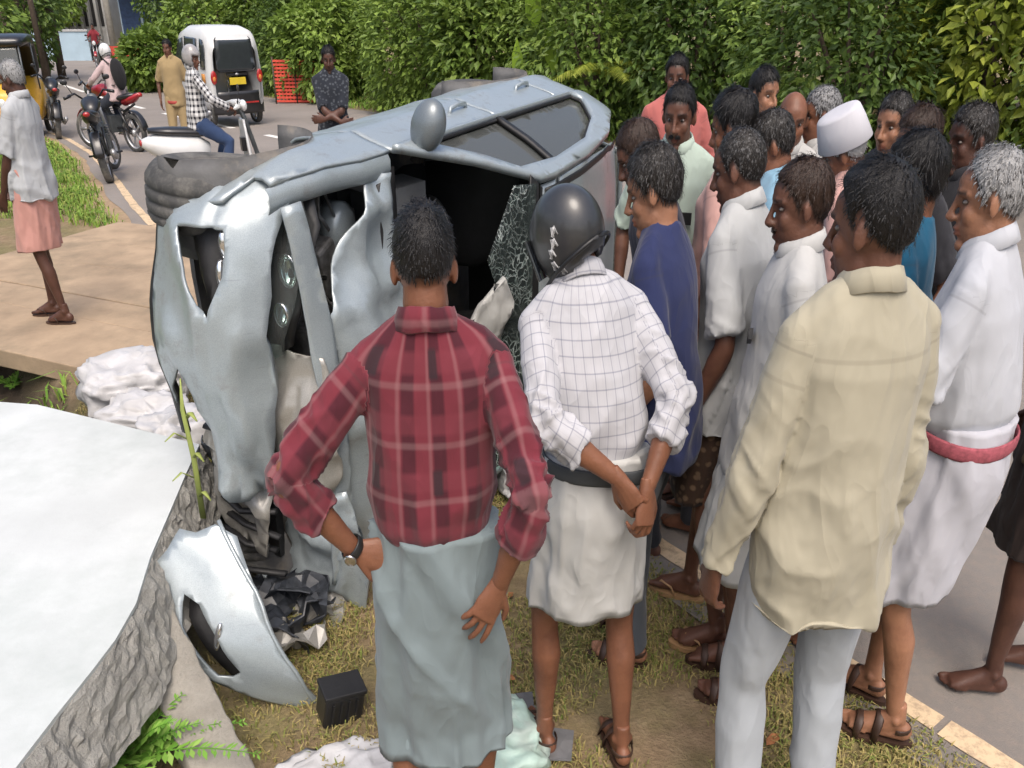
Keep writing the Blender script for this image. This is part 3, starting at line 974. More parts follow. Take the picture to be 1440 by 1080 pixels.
# ------------------------------------------------------------------ setting: ground, road, drain covers
def ground_mat():
    m, nt, b = nodes('ground_soil'); T = NT(nt)
    co = T.coord()
    n1 = T.noise(co, 1.3, 6, 0.65); n2 = T.noise(co, 9, 6, 0.7); n3 = T.noise(co, 60, 4, 0.7)
    c = T.ramp(n2, [(0.3, (0.15, 0.10, 0.055)), (0.55, (0.26, 0.185, 0.11)), (0.75, (0.36, 0.275, 0.17))])
    g = T.ramp(n3, [(0.3, (0.10, 0.10, 0.035)), (0.7, (0.22, 0.19, 0.075))])
    c = T.mix(T.ramp(n1, [(0.42, (0, 0, 0)), (0.6, (0.75, 0.75, 0.75))]), c, g)
    c = T.mix(T.attr('bed_dark', 'Fac'), c, (0.045, 0.032, 0.020))  # soil colour goes darker brown along the drain bed
    c = T.mix(T.attr('sand', 'Fac'), c, T.ramp(n2, [(0.3, (0.30, 0.205, 0.125)), (0.7, (0.43, 0.31, 0.20))]))
    T.l(c, b.inputs['Base Color']); b.inputs['Roughness'].default_value = 0.95
    T.l(T.bump(T.math('ADD', n3, T.math('MULTIPLY', n2, 1.5)), 0.7, 0.02), b.inputs['Normal'])
    return m
def build_ground():
    s = np.concatenate([np.linspace(-40, -4, 20), np.linspace(-3.8, 14, 200), np.linspace(14.5, 40, 60), np.linspace(45, 260, 24)])
    t = np.concatenate([np.linspace(-160, -12, 20), np.linspace(-11, -4.2, 24), np.linspace(-4.1, 1.2, 110), np.linspace(1.5, 11, 40), np.linspace(13, 200, 20)])
    S, T_ = np.meshgrid(s, t, indexing='ij')
    X = RO[0] + S * RD[0] + T_ * RN[0]; Y = RO[1] + S * RD[1] + T_ * RN[1]
    Z = ground_z(X, Y)
    Z = np.where((T_ > 0.04 + edge_off(S)) & (T_ < 7.25), Z - 0.03, Z)
    V = np.stack([X.ravel(), Y.ravel(), Z.ravel()], 1)
    n = len(t)
    I = np.arange(len(s) * n).reshape(len(s), n)
    F = np.stack([I[:-1, :-1], I[1:, :-1], I[1:, 1:], I[:-1, 1:]], -1).reshape(-1, 4)
    bed_dark = (sstep(-1.35, -1.7, T_) * sstep(-2.8, -2.4, T_) * sstep(0.4, 1.4, S) * (S < 12)).ravel()
    sand = (sstep(-.75, -0.35, T_ - edge_off(S)) * sstep(3.0, 5.0, S) * (T_ < 3) * 0.9).ravel()
    o = mesh_obj('ground', V, F, ground_mat(), attrs={'bed_dark': bed_dark, 'sand': sand})
    tag(o, kind='structure')
    # road sheet
    m, nt, b = nodes('asphalt'); T = NT(nt)
    co = T.coord()
    n1 = T.noise(co, 0.9, 5, 0.6); n2 = T.noise(co, 240, 3, 0.7); n3 = T.noise(co, 22, 5, 0.7)
    c = T.ramp(n1, [(0.3, (0.205, 0.183, 0.165)), (0.7, (0.272, 0.243, 0.220))])
    c = T.mix(T.math('MULTIPLY', T.ramp(n3, [(0.45, (0, 0, 0)), (0.7, (1, 1, 1))]), 0.4), c, (0.33, 0.265, 0.215))
    c = T.mix(T.math('MULTIPLY', n2, 0.3), c, (0.10, 0.09, 0.08))
    T.l(c, b.inputs['Base Color']); b.inputs['Roughness'].default_value = 0.85
    T.l(T.bump(n2, 0.6, 0.006), b.inputs['Normal'])
    s = np.concatenate([np.linspace(-40, -3, 12), np.linspace(-2.8, 30, 120), np.linspace(32, 160, 30)])
    edge = -0.16 + 0.07 * fbm(np.stack([s * 1.7, np.zeros(len(s)), np.zeros(len(s))], 1), 4)
    edge = edge + edge_off(s)
    tt = np.linspace(0, 1, 10)
    V = []
    for si, e in zip(s, edge):
        for k in tt:
            x, y = world(si, e + (7.4 - e) * k)
            V.append((x, y, float(slope(si)) + 0.006))
    I = np.arange(len(s) * 10).reshape(len(s), 10)
    F = np.stack([I[:-1, :-1], I[1:, :-1], I[1:, 1:], I[:-1, 1:]], -1).reshape(-1, 4)
    tag(mesh_obj('road', V, F, m), kind='structure')
    # painted lines
    m, nt, b = nodes('road_paint'); T = NT(nt)
    co = T.coord(); n = T.noise(co, 26, 6, 0.75)
    T.l(T.mix(T.ramp(n, [(0.46, (0, 0, 0)), (0.62, (0.8, 0.8, 0.8))]), (0.62, 0.47, 0.30), (0.34, 0.25, 0.17)), b.inputs['Base Color'])
    b.inputs['Roughness'].default_value = 0.8
    def stripe(s0, s1, t0, wd, z=0.0105, k=40):
        V = []; F = []
        ss = np.linspace(s0, s1, k)
        for i, si in enumerate(ss):
            j = 0.006 * vnoise(np.array([[si * 9, 1.7, 0], [si * 9, 9.1, 0]]))
            for q, dt in enumerate((-wd / 2, wd / 2)):
                x, y = world(si, t0 + dt + j[q] + (float(edge_off(si)) if t0 < 1 else 0)); V.append((x, y, float(slope(si)) + z))
            if i: F.append([2 * i - 2, 2 * i, 2 * i + 1, 2 * i - 1])
        return V, F
    mb = MB()
    for a in np.arange(-6, 40, 0.62):
        mb.add(*stripe(a, a + 0.60, 0.02, 0.085, k=8))
    tag(mb.build('road_marking', m, smooth=False), kind='structure')
    mw = simple('white_road_paint', (0.72, 0.70, 0.66), 0.8, var=0.12, vscale=20)
    mb = MB()
    for a in range(-9, 70, 6):
        mb.add(*stripe(a, a + 4.4, 3.9, 0.13, k=14))
    tag(mb.build('road_marking', mw, smooth=False), kind='structure')
build_ground()

# drain cover slabs (culvert crossing) -------------------------------------
M_SLAB = simple('path_concrete', (0.34, 0.25, 0.165), 0.9, var=0.3, vscale=2.2, bump=0.6, bscale=60, dirt=(0.19, 0.15, 0.10), dirt_amt=0.75)
E1 = nrm([0.91, -0.41]); E2 = np.array([-E1[1], E1[0]])
path = tag(empty('footpath', (-2.6, 4.5, 0)), kind='structure')
P0 = np.array([-2.72, 4.62])
wd = [0.62, 0.36, 0.60, 0.58, 0.62]
q = 0.0
for i, wv in enumerate(wd):
    mb = MB()
    L0, L1 = -2.3 - 0.03 * i, 0.95 + 0.05 * ((i * 7) % 3)
    n = 14
    top = []
    for k in range(n + 1):
        top.append(P0 + E1 * (L0 + (L1 - L0) * k / n) + E2 * (q + 0.006 + 0.006 * random.random()))
    for k in range(n, -1, -1):
        top.append(P0 + E1 * (L0 + (L1 - L0) * k / n) + E2 * (q + wv - 0.006 - 0.006 * random.random()))
    zc = gz(*(P0 + E1 * 0.9 + E2 * q)) * 0 + 0.02 - 0.012 * q + random.uniform(-.004, .004)
    V, F = prism(top, zc - 0.10, zc + 0.02)
    o = MB().add(V - np.array([-2.6, 4.5, 0]), F).build('slab', M_SLAB, path, smooth=False, bevel=0.008)
    q += wv
for sgn in (0.15, -1.9):       # drain side walls carrying the slabs
    c = P0 + E1 * sgn + E2 * 1.6
    mb = MB(); mb.add(*box((c[0] + 2.6, c[1] - 4.5, -0.29), (0.16, 3.2, 0.42), rotm('Z', math.atan2(-E2[0], E2[1]))))
    mb.build('drain_wall', simple('drain_concrete', (0.16, 0.12, 0.085), 0.95, var=0.3, bump=0.6), path, smooth=False)

# ------------------------------------------------------------------ grass
def grass_mat(name, c1, c2, c3):
    m, nt, b = nodes(name); T = NT(nt)
    a = T.attr('rnd', 'Fac')
    T.l(T.ramp(a, [(0.0, c1), (0.5, c2), (1.0, c3)]), b.inputs['Base Color'])
    b.inputs['Roughness'].default_value = 0.7
    b.inputs['Specular IOR Level'].default_value = 0.2
    return m
def grass(name, label, pts, hmean, mat, wdt=0.004, bend=0.5):
    n = len(pts)
    h = hmean * rng.uniform(0.5, 1.4, n)
    a = rng.uniform(0, 2 * math.pi, n)
    d = np.stack([np.cos(a), np.sin(a), np.zeros(n)], 1)
    s = np.stack([-d[:, 1], d[:, 0], np.zeros(n)], 1) * (wdt * rng.uniform(0.6, 1.4, n))[:, None]
    b_ = rng.uniform(0.1, bend, n) * 2
    mid = pts + d * (h * b_ * 0.3)[:, None] + np.array([0, 0, 1]) * (h * 0.6)[:, None]
    tip = pts + d * (h * b_)[:, None] + np.array([0, 0, 1]) * (h * (1.0 - 0.35 * b_))[:, None]
    base = pts - np.array([0, 0, 0.01])
    V = np.stack([base - s, base + s, mid + s * 0.8, mid - s * 0.8, tip], 1).reshape(-1, 3)
    I = np.arange(n) * 5
    F = np.stack([I, I + 1, I + 2, I + 3], 1).tolist() + np.stack([I + 3, I + 2, I + 4], 1).tolist()
    o = mesh_obj(name, V, F, mat, smooth=False, attrs={'rnd': np.repeat(rng.random(n), 5)})
    tag(o, label, 'grass', kind='stuff')
    return o
M_DRY = grass_mat('dry_grass', (0.40, 0.32, 0.13), (0.26, 0.22, 0.085), (0.17, 0.22, 0.05))
M_GRN = grass_mat('green_grass', (0.10, 0.20, 0.03), (0.17, 0.29, 0.045), (0.29, 0.32, 0.08))
def scatter(n, s0, s1, t0, t1, dens=None):
    S = rng.uniform(s0, s1, n); T_ = rng.uniform(t0, t1, n)
    X = RO[0] + S * RD[0] + T_ * RN[0]; Y = RO[1] + S * RD[1] + T_ * RN[1]
    P = np.stack([X, Y, np.zeros(n)], 1)
    k = np.ones(n, bool)
    if dens is not None:
        k = rng.random(n) < dens(S, T_, P)
    P = P[k]; P[:, 2] = ground_z(P[:, 0], P[:, 1])
    return P
grass('dry_grass', 'short dry yellowish grass on the verge beside the road', scatter(190000, -2.2, 3.0, -2.1, -0.02,
      lambda S, T_, P: np.clip(0.50 + 1.3 * fbm(P * 2.6, 3) + 0.5 * fbm(P * 9, 2), 0.0, 1) * sstep(0.02, -0.12, T_) * (1 - 0.8 * sstep(-1.25, -1.6, T_))), 0.027, M_DRY, 0.0024, 0.8)
onslab = lambda P: ((np.stack([P[:, 0] - P0[0], P[:, 1] - P0[1]], 1) @ E2 > -0.02) & (np.stack([P[:, 0] - P0[0], P[:, 1] - P0[1]], 1) @ E2 < 2.80) & (np.stack([P[:, 0] - P0[0], P[:, 1] - P0[1]], 1) @ E1 < 1.1))
grass('roadside_grass', 'lush green grass growing between footpath and road', scatter(90000, 3.2, 15, -5.5, 0.8,
      lambda S, T_, P: (1 - onslab(P)) * np.clip(0.7 + 0.8 * fbm(P * 1.5, 3), 0, 1) * sstep(-0.2, -0.45, T_ - edge_off(S))), 0.11, M_GRN, 0.006, 0.8)
grass('bank_grass', 'green and brown grass tufts on the drain bank', scatter(26000, 1.0, 4.8, -4.2, -1.7,
      lambda S, T_, P: (1 - onslab(P)) * np.clip(0.3 + 1.6 * fbm(P * 3, 3), 0, 1) * (1 - 0.85 * sstep(-2.55, -2.35, T_) * sstep(-1.6, -1.75, T_))), 0.055, M_GRN, 0.004, 0.8)
grass('far_grass', 'grass strip across the far road', scatter(22000, 12, 42, -9, 0.8, lambda S, T_, P: T_ < edge_off(S) - .3), 0.12, M_GRN, 0.02, 0.8)
grass('hedge_foot_grass', 'weeds at the foot of the hedge across the road', scatter(12000, -2, 40, 7.6, 9.4, None), 0.13, M_GRN, 0.014, 0.8)
# ------------------------------------------------------------------ the overturned car (lies on its left side; x forward, y towards its right = up, z its own up)
CAR_O = np.array([-0.70, 3.74, 0.80]); CAR_F = np.array([-0.305, -0.695, -0.03]); CAR_U = np.array([0.575, -0.325, 0.0]); CAR_S = np.array([0.0, 0.0, 1.0])
CR = np.array([-0.45, 3.45, 0.0])
def CM(P):
    P = np.atleast_2d(np.asarray(P, float))
    return CAR_O + P[:, :1] * CAR_F + P[:, 1:2] * CAR_S + P[:, 2:3] * CAR_U
def paint(name, c, crumple=0.0):
    if name in MATS: return MATS[name]
    m, nt, b = nodes(name); T = NT(nt)
    co = T.coord()
    n = T.noise(co, 2.2, 5, 0.65); n2 = T.noise(co, 14, 6, 0.75); n3 = T.noise(co, 420, 2, 0.6)
    cc = T.ramp(n3, [(0.35, tuple(x * 0.86 for x in c)), (0.65, tuple(min(1, x * 1.1) for x in c))])
    d = T.math('MULTIPLY', T.ramp(n2, [(0.52, (0, 0, 0)), (0.72, (1, 1, 1))]), T.ramp(n, [(0.42, (0, 0, 0)), (0.62, (1, 1, 1))]))
    cc = T.mix(T.math('MULTIPLY', d, 0.65), cc, (0.16, 0.13, 0.095))
    sc_ = T.noise(T.mapping(co, (1, 6, 40), (0.3, 0.2, 0.5)), 3, 3, 0.6)
    cc = T.mix(T.math('MULTIPLY', T.ramp(sc_, [(0.66, (0, 0, 0)), (0.72, (1, 1, 1))]), 0.4), cc, (0.2, 0.21, 0.22))
    T.l(cc, b.inputs['Base Color'])
    b.inputs['Metallic'].default_value = 0.28
    T.l(T.math('ADD', T.math('MULTIPLY', d, 0.3), 0.34), b.inputs['Roughness'])
    b.inputs['Coat Weight'].default_value = 0.35; b.inputs['Coat Roughness'].default_value = 0.18
    T.l(T.bump(T.noise(co, 4, 3, 0.5), 0.25 + crumple, 0.03), b.inputs['Normal'])
    MATS[name] = m
    return m
M_PAINT = paint('car_paint_silver', (0.31, 0.355, 0.375))
M_TRIM = simple('car_trim_black', (0.012, 0.012, 0.013), 0.55, var=0.4, bump=0.3)
M_UNDER = simple('car_underbody', (0.10, 0.10, 0.10), 0.8, var=0.4, vscale=5, bump=0.7, bscale=40, dirt=(0.26, 0.22, 0.17), dirt_amt=0.8)
M_TYRE = simple('tyre_rubber', (0.05, 0.05, 0.049), 0.8, var=0.3, bump=0.4, bscale=90, dirt=(0.20, 0.19, 0.17), dirt_amt=0.8)
M_RIM = simple('wheel_silver', (0.40, 0.40, 0.41), 0.4, 0.7, var=0.2)
M_RIMD = simple('wheel_muddy', (0.13, 0.125, 0.12), 0.7, 0.3, var=0.4, vscale=12, dirt=(0.24, 0.21, 0.17), dirt_amt=0.8)
M_CHROME = simple('lamp_reflector', (0.75, 0.76, 0.78), 0.12, 0.9, var=0.1)
M_LENSW = simple('lamp_white', (0.80, 0.82, 0.82), 0.15, 0.2, var=0.12, vscale=30, coat=0.5)
M_SEAT = simple('seat_fabric', (0.010, 0.010, 0.011), 0.95, var=0.3, bump=0.3)
M_DASH = simple('dash_grey', (0.10, 0.105, 0.11), 0.7, var=0.3, bump=0.4)
M_ALU = simple('engine_metal', (0.30, 0.30, 0.30), 0.45, 0.7, var=0.5, vscale=14, bump=0.5, dirt=(0.06, 0.05, 0.04), dirt_amt=0.8)
def glass(name, tint, alpha, crack=0.0, scale=30.0):
    m, nt, b = nodes(name); T = NT(nt)
    b.inputs['Base Color'].default_value = (*tint, 1); b.inputs['Roughness'].default_value = 0.06
    b.inputs['Specular IOR Level'].default_value = 0.7
    out = nt.nodes['Material Output']
    tr = T.n('ShaderNodeBsdfTransparent'); tr.inputs[0].default_value = (0.75, 0.82, 0.80, 1)
    mx = T.n('ShaderNodeMixShader'); mx.inputs[0].default_value = alpha
    T.l(tr.outputs[0], mx.inputs[1]); T.l(b.outputs[0], mx.inputs[2])
    res = mx.outputs[0]
    if crack:
        vo = T.n('ShaderNodeTexVoronoi', feature='DISTANCE_TO_EDGE'); vo.inputs['Scale'].default_value = scale
        wv_ = T.n('ShaderNodeTexNoise'); wv_.inputs['Scale'].default_value = 9
        vm = T.n('ShaderNodeVectorMath', operation='MULTIPLY_ADD'); T.l(wv_.outputs['Color'], vm.inputs[0]); vm.inputs[1].default_value = (.12, .12, .12); T.l(T.coord(), vm.inputs[2])
        T.l(vm.outputs[0], vo.inputs['Vector'])
        n = T.noise(T.coord(), 4.5, 4, 0.6)
        e = T.ramp(vo.outputs['Distance'], [(0.01, (1, 1, 1)), (0.055, (0, 0, 0))])
        k = T.math('MULTIPLY', e, T.ramp(n, [(0.42, (0.06, 0.06, 0.06)), (0.6, (1, 1, 1))]))
        df = T.n('ShaderNodeBsdfDiffuse'); df.inputs[0].default_value = (0.55, 0.62, 0.60, 1)
        m2 = T.n('ShaderNodeMixShader'); T.l(T.math('MULTIPLY', k, crack), m2.inputs[0])
        T.l(res, m2.inputs[1]); T.l(df.outputs[0], m2.inputs[2]); res = m2.outputs[0]
    T.l(res, out.inputs['Surface'])
    return m
M_SGLASS = glass('side_glass', (0.12, 0.125, 0.12), 0.6)  # grey base colour stands in for reflections on the panes
M_WGLASS = glass('cracked_windscreen', (0.10, 0.12, 0.12), 0.16, 0.6, 34)
M_LENS = glass('clear_lens', (0.3, 0.3, 0.3), 0.10)

car = empty('overturned_car', CR)
tag(car, 'wrecked silver hatchback lying on its side with its crushed front torn open', 'car')
def cpart(name, P, F, mat, parent=None, smooth=True, bend=None):
    V = CM(P)
    if bend is not None: V = bend(V)
    return mesh_obj(name, V - CR, F, mat, parent or car, smooth)
def crush(P):
    """push and buckle the front end in car space"""
    P = np.array(P, float)
    k = sstep(0.85, 1.6, P[:, 0])
    n = np.stack([fbm(P * 5.5 + 3.1, 3), fbm(P * 5.5 + 11.7, 3), fbm(P * 5.5 + 23.9, 3)], 1)
    lowk = sstep(0.35, -0.25, P[:, 1])
    P = P + n * (k * (0.018 + 0.05 * lowk))[:, None]
    P[:, 0] -= 0.06 * k * lowk
    P[:, 0] += 0.026 * sstep(1.2, 1.55, P[:, 0]) * ridged(np.stack([P[:, 1] * 4.5 + P[:, 2] * 3, P[:, 2] * 5, P[:, 1] * 2], 1))
    return P
WZ = np.array([0.10, 0.20, 0.35, 0.60, 0.72, 0.95, 1.20, 1.44, 1.6]); WY = np.array([0.66, 0.71, 0.765, 0.79, 0.785, 0.745, 0.66, 0.555, 0.50])
def yside(x, z):
    y = np.interp(z, WZ, WY) + 0.010 * np.exp(-((z - 0.70) / 0.03) ** 2)
    y = y - 0.16 * np.clip((x - 1.15) / 0.55, 0, 2) ** 2 - 0.10 * np.clip((-1.25 - x) / 0.5, 0, 2) ** 2
    return y
def arch(cx, a0, a1, r=0.37, n=14):
    return [(cx + r * math.cos(R(a)), 0.28 + r * math.sin(R(a))) for a in np.linspace(a0, a1, n)]
SIDE = {
 'front_fender': [(0.79, 0.22), (0.79, 0.93), (1.0, 0.915), (1.26, 0.86), (1.44, 0.775), (1.42, 0.66), (1.55, 0.60), (1.58, 0.40)] + arch(1.19, 12, 170)[0:] + [(0.81, 0.28)],
 'front_door': [(0.775, 0.22), (0.775, 0.935), (0.30, 0.955), (-0.225, 0.975), (-0.225, 0.22)],
 'rear_door': [(-0.245, 0.22), (-0.245, 0.976), (-1.06, 1.005), (-1.06, 0.63)] + arch(-1.19, 62, 8, n=8) + [(-0.82, 0.22)],
 'rear_quarter': [(-1.08, 0.65), (-1.08, 1.006), (-1.45, 1.03), (-1.70, 0.99), (-1.76, 0.70), (-1.76, 0.34), (-1.56, 0.28)] + arch(-1.19, 178, 72, n=12),
}
GL1 = [(0.60, 0.965), (0.14, 1.335), (-0.225, 1.375), (-0.225, 0.990)]
GL2 = [(-0.25, 0.992), (-0.25, 1.378), (-0.75, 1.360), (-1.12, 1.255), (-1.30, 1.10), (-1.26, 1.03)]
FRAME = [(0.785, 0.94), (0.30, 0.96), (-0.24, 0.98), (-1.06, 1.008), (-1.46, 1.035), (-1.62, 1.05), (-1.50, 1.25), (-1.10, 1.40), (-0.60, 1.452), (-0.10, 1.455), (0.06, 1.435)]
for sgn in (1, -1):
    lab = sgn > 0
    for nm, ol in SIDE.items():
        def fn(P, sgn=sgn):
            y = yside(P[:, 0], P[:, 1])
            if sgn > 0:
                y = y + 0.006 * fbm(np.stack([P[:, 0] * 4, P[:, 1] * 4, P[:, 0] * 0], 1), 2)
            return crush(np.stack([P[:, 0], sgn * y, P[:, 1]], 1))
        V, F = cdt_panel(ol, 0.045, (), fn, 0.012)
        o = cpart(nm, V, F, M_PAINT)
        if nm.endswith('door') and sgn > 0:
            hx = -0.08 if nm == 'front_door' else -0.93
            pts = [(hx + dx, sgn * (yside(hx, .80) + dy), 0.80) for dx, dy in ((.10, -.004), (.085, .026), (0, .034), (-.085, .026), (-.10, -.004))]
            cpart('door_handle', *tube(pts, [(.010, .013)] * 5, 8, (0, 1, 0)), M_PAINT, o)
    fr = lambda P, sgn=sgn: np.stack([P[:, 0], sgn * yside(P[:, 0], P[:, 1]), P[:, 1]], 1)
    V, F = cdt_panel(FRAME, 0.04, ([GL1[0], GL1[1], GL1[2]] + GL2[1:] + [GL2[0], GL1[3]],), fr, 0.03)
    cpart('window_frame', V, F, M_PAINT)
    V, F = cdt_panel([(-.215, .985), (-.215, 1.385), (-.262, 1.39), (-.262, .987)], .05, (), lambda P, sgn=sgn: np.stack([P[:, 0], sgn * (yside(P[:, 0], P[:, 1]) - .003), P[:, 1]], 1), .02)
    cpart('centre_pillar', V, F, M_TRIM)
    for g in (GL1, GL2):
        V, F = cdt_panel(g, 0.06, (), lambda P, sgn=sgn: np.stack([P[:, 0], sgn * (yside(P[:, 0], P[:, 1]) - 0.012), P[:, 1]], 1), 0.004)
        go = cpart('side_window', V, F, M_SGLASS)
        ring = []
        for i in range(len(g)):
            a, b_ = np.array(g[i]), np.array(g[(i + 1) % len(g)])
            for k in range(5):
                q = a + (b_ - a) * k / 5; ring.append((q[0], sgn * (yside(q[0], q[1]) + 0.003), q[1]))
        cpart('window_seal', *tube(ring, 0.0095, 6, (0, 1, 0), closed=True), M_TRIM, go)
    # sill and arches
    V, F = cdt_panel([(0.82, 0.12), (0.80, 0.225), (-0.82, 0.225), (-0.82, 0.12)], 0.08, (), lambda P, sgn=sgn: np.stack([P[:, 0], sgn * (yside(P[:, 0], P[:, 1]) - 0.004), P[:, 1]], 1), 0.02)
    cpart('sill', V, F, M_UNDER)
    for cx in (1.19, -1.19):
        pts = [(cx + .385 * math.cos(R(a)), sgn * .66, .28 + .385 * math.sin(R(a))) for a in np.linspace(-10, 190, 20)]
        V, F = tube(pts, [(.15, .012)] * 20, 8, (0, 1, 0))
        cpart('wheel_arch_liner', crush(V), F, M_UNDER)
# wheels
def wheel(cx, sgn, tilt=0.0):
    yo = sgn * 0.655
    r = 0.35
    prof = [(0.20, -0.085), (0.31, -0.095), (0.338, -0.080), (r, -0.060), (r - .008, -0.056), (r - .008, -0.050), (r, -0.046), (r + .002, -0.022), (r - .008, -0.018), (r - .008, -0.010), (r + .002, -0.006), (r + .002, 0.016), (r - .008, 0.020), (r - .008, 0.028), (r, 0.032), (r - .003, 0.056), (0.325, 0.080), (0.305, 0.094), (0.27, 0.098), (0.23, 0.092), (0.205, 0.082), (0.20, 0.07)]
    V, F = lathe(prof, 48, 'y')
    rt = rotm('Z', tilt) @ rotm('X', 0.06)
    wo = cpart('wheel', V @ rt.T * [1, sgn, 1] + [cx, yo, .28], F, M_TYRE)
    mb = MB()
    mb.add(*lathe([(0.205, 0.078), (0.21, 0.088), (0.195, 0.080), (0.185, 0.03), (0.17, -0.06)], 40, 'y'))
    mb.add(*lathe([(0.0, 0.070), (0.045, 0.070), (0.055, 0.055), (0.06, 0.0)], 24, 'y'))
    for k in range(7):
        a = 2 * math.pi * k / 7
        mb.add(*tube([(math.cos(a) * q, h, math.sin(a) * q) for q, h in ((.04, .062), (.10, .066), (.19, .072))], [(.028, .010), (.022, .010), (.026, .010)], 8, (-math.sin(a), 0, math.cos(a))))
    cpart('rim', mb.verts() @ rt.T * [1, sgn, 1] + [cx, yo, .28], mb.F, M_RIMD, wo)
wheel(1.27, 1, 0.10); wheel(-1.19, 1); wheel(1.19, -1); wheel(-1.19, -1)
# underbody and floor pan
V, F = cdt_panel([(1.45, -.6), (1.45, .6), (.8, .72), (-1.5, .70), (-1.65, .55), (-1.65, -.55), (-1.5, -.70), (.8, -.72)], 0.09, (), lambda P: np.stack([P[:, 0], P[:, 1], 0.20 + 0.05 * fbm(np.c_[P * 4, P[:, 0] * 0], 2)], 1), 0.03)
cpart('floor_pan', V, F, M_UNDER, smooth=False)
cpart('exhaust_pipe', *tube([(.6, .1, .16), (-.3, .12, .14), (-1.0, .3, .15), (-1.5, .4, .17)], [.028, .028, .03, .07], 12), M_UNDER)
# roof
def roofz(x, y):
    z = np.interp(x, [-1.62, -1.4, -1.0, -0.5, -0.1, 0.06, .2], [1.24, 1.385, 1.46, 1.505, 1.50, 1.47, 1.43])
    return z - 0.055 * np.clip(np.abs(y) / 0.55, 0, 1.2) ** 2.4
V, F = cdt_panel([(0.05, -.545), (0.09, -.3), (0.10, 0), (0.09, .3), (0.05, .545), (-.6, .548), (-1.3, .52), (-1.48, .48), (-1.53, .2), (-1.53, -.2), (-1.48, -.48), (-1.3, -.52), (-.6, -.548)], 0.05, (), lambda P: np.c_[P, roofz(P[:, 0], P[:, 1]) + 0.004 * fbm(np.c_[P * 3, P[:, 0] * 0], 2)], 0.012)
ro = cpart('roof', V, F, M_PAINT)
for s in (-1, 1):
    pts = [(x, s * 0.515 * (1 if x > -1.2 else .97), roofz(np.array([x]), np.array([.515]))[0] + .004) for x in np.linspace(0.0, -1.42, 16)]
    cpart('roof_moulding', *tube(pts, [(.016, .006)] * 16, 6, (0, 1, 0)), M_TRIM, ro)
# rear hatch, rear bumper
V, F = cdt_panel([(-.50, .95), (-.44, 1.35), (.44, 1.35), (.50, .95)], .08, (), lambda P: np.stack([-1.50 - .10 * (1.38 - P[:, 1]) / .4 + .06 * np.abs(P[:, 0] / .5) ** 2, P[:, 0], P[:, 1]], 1), .006)
cpart('rear_window', V, F, M_SGLASS)
V, F = cdt_panel([(-.66, .34), (-.66, .98), (-.52, 1.0), (-.46, 1.39), (.46, 1.39), (.52, 1.0), (.66, .98), (.66, .34)], .08, ([(-.50, .95), (-.44, 1.35), (.44, 1.35), (.50, .95)],), lambda P: np.stack([np.where(P[:, 1] > .95, -1.50 - .10 * (1.38 - P[:, 1]) / .4, -1.66 - .05 * np.sin((P[:, 1] - .3) * 4)) + .10 * np.abs(P[:, 0] / .6) ** 2.5, P[:, 0], P[:, 1]], 1), .012)
cpart('tailgate', V, F, M_PAINT)
# door mirror on the upper side
mb = MB()
mb.add(*ball((0.595, 0.815, 1.04), (0.070, 0.086, 0.105), 22, 16, rotm('Z', 0.30) @ rotm('X', -.55)))
P = mb.verts(); P[:, 0] = np.maximum(P[:, 0], 0.545 + .25 * (P[:, 1] - .815))
mo = cpart('door_mirror', P, mb.F, paint('mirror_shell', (0.15, 0.175, 0.19)))
cpart('mirror_glass', *ball((0.543, 0.815, 1.04), (0.004, 0.062, 0.080), 18, 12, rotm('X', -.35)), simple('mirror', (0.6, 0.65, 0.68), 0.05, 0.9, var=0.05), mo)
cpart('mirror_arm', *tube([(0.60, 0.70, 0.965), (0.60, 0.75, 0.985), (0.595, 0.80, 1.01)], [(.05, .03), (.035, .025), (.04, .03)], 10), M_TRIM, mo)
V, F = cdt_panel([(.62, .955), (.76, .945), (.62, 1.05)], .05, (), lambda P: np.stack([P[:, 0], yside(P[:, 0], P[:, 1]) + .006, P[:, 1]], 1), .01)
cpart('mirror_base', V, F, M_TRIM, mo)
# A pillars are part of the frame; windscreen header and cowl
V, F = cdt_panel([(-.60, 0), (.60, 0), (.545, 1), (-.545, 1)], .12, (), lambda P: np.stack([.13 - .06 * P[:, 1], P[:, 0], 1.405 + .05 * P[:, 1]], 1), .03)
cpart('windscreen_header', V, F, M_TRIM)
V, F = cdt_panel([(.76, -.70), (.90, -.66), (.90, .66), (.76, .70)], .06, (), lambda P: crush(np.c_[P, .915 + .02 * np.sin(P[:, 1] * 3)]), .02)
cpart('cowl_panel', V, F, M_TRIM)
def ws(P):   # P: (y, k) k 0 cowl .. 1 header
    y, k = P[:, 0], P[:, 1]
    x = .80 - .70 * k + .05 * (1 - (y / .62) ** 2); z = .935 + .505 * k + .03 * np.sin(k * math.pi)
    sag = .10 * np.exp(-((y + .1) / .3) ** 2) * np.sin(np.clip(k, 0, 1) * math.pi)
    return np.stack([x - sag * .5, y * (1 - .09 * k), z - sag * .6], 1)
V, F = cdt_panel([(-.62, .02), (-.1, .04), (-.15, .35), (.0, .50), (.02, .66), (.22, .70), (.34, .62), (.62, .80), (.62, .99), (-.62, .99)], .05, (), ws, .004, .4)
cpart('windscreen', V, F, M_WGLASS)
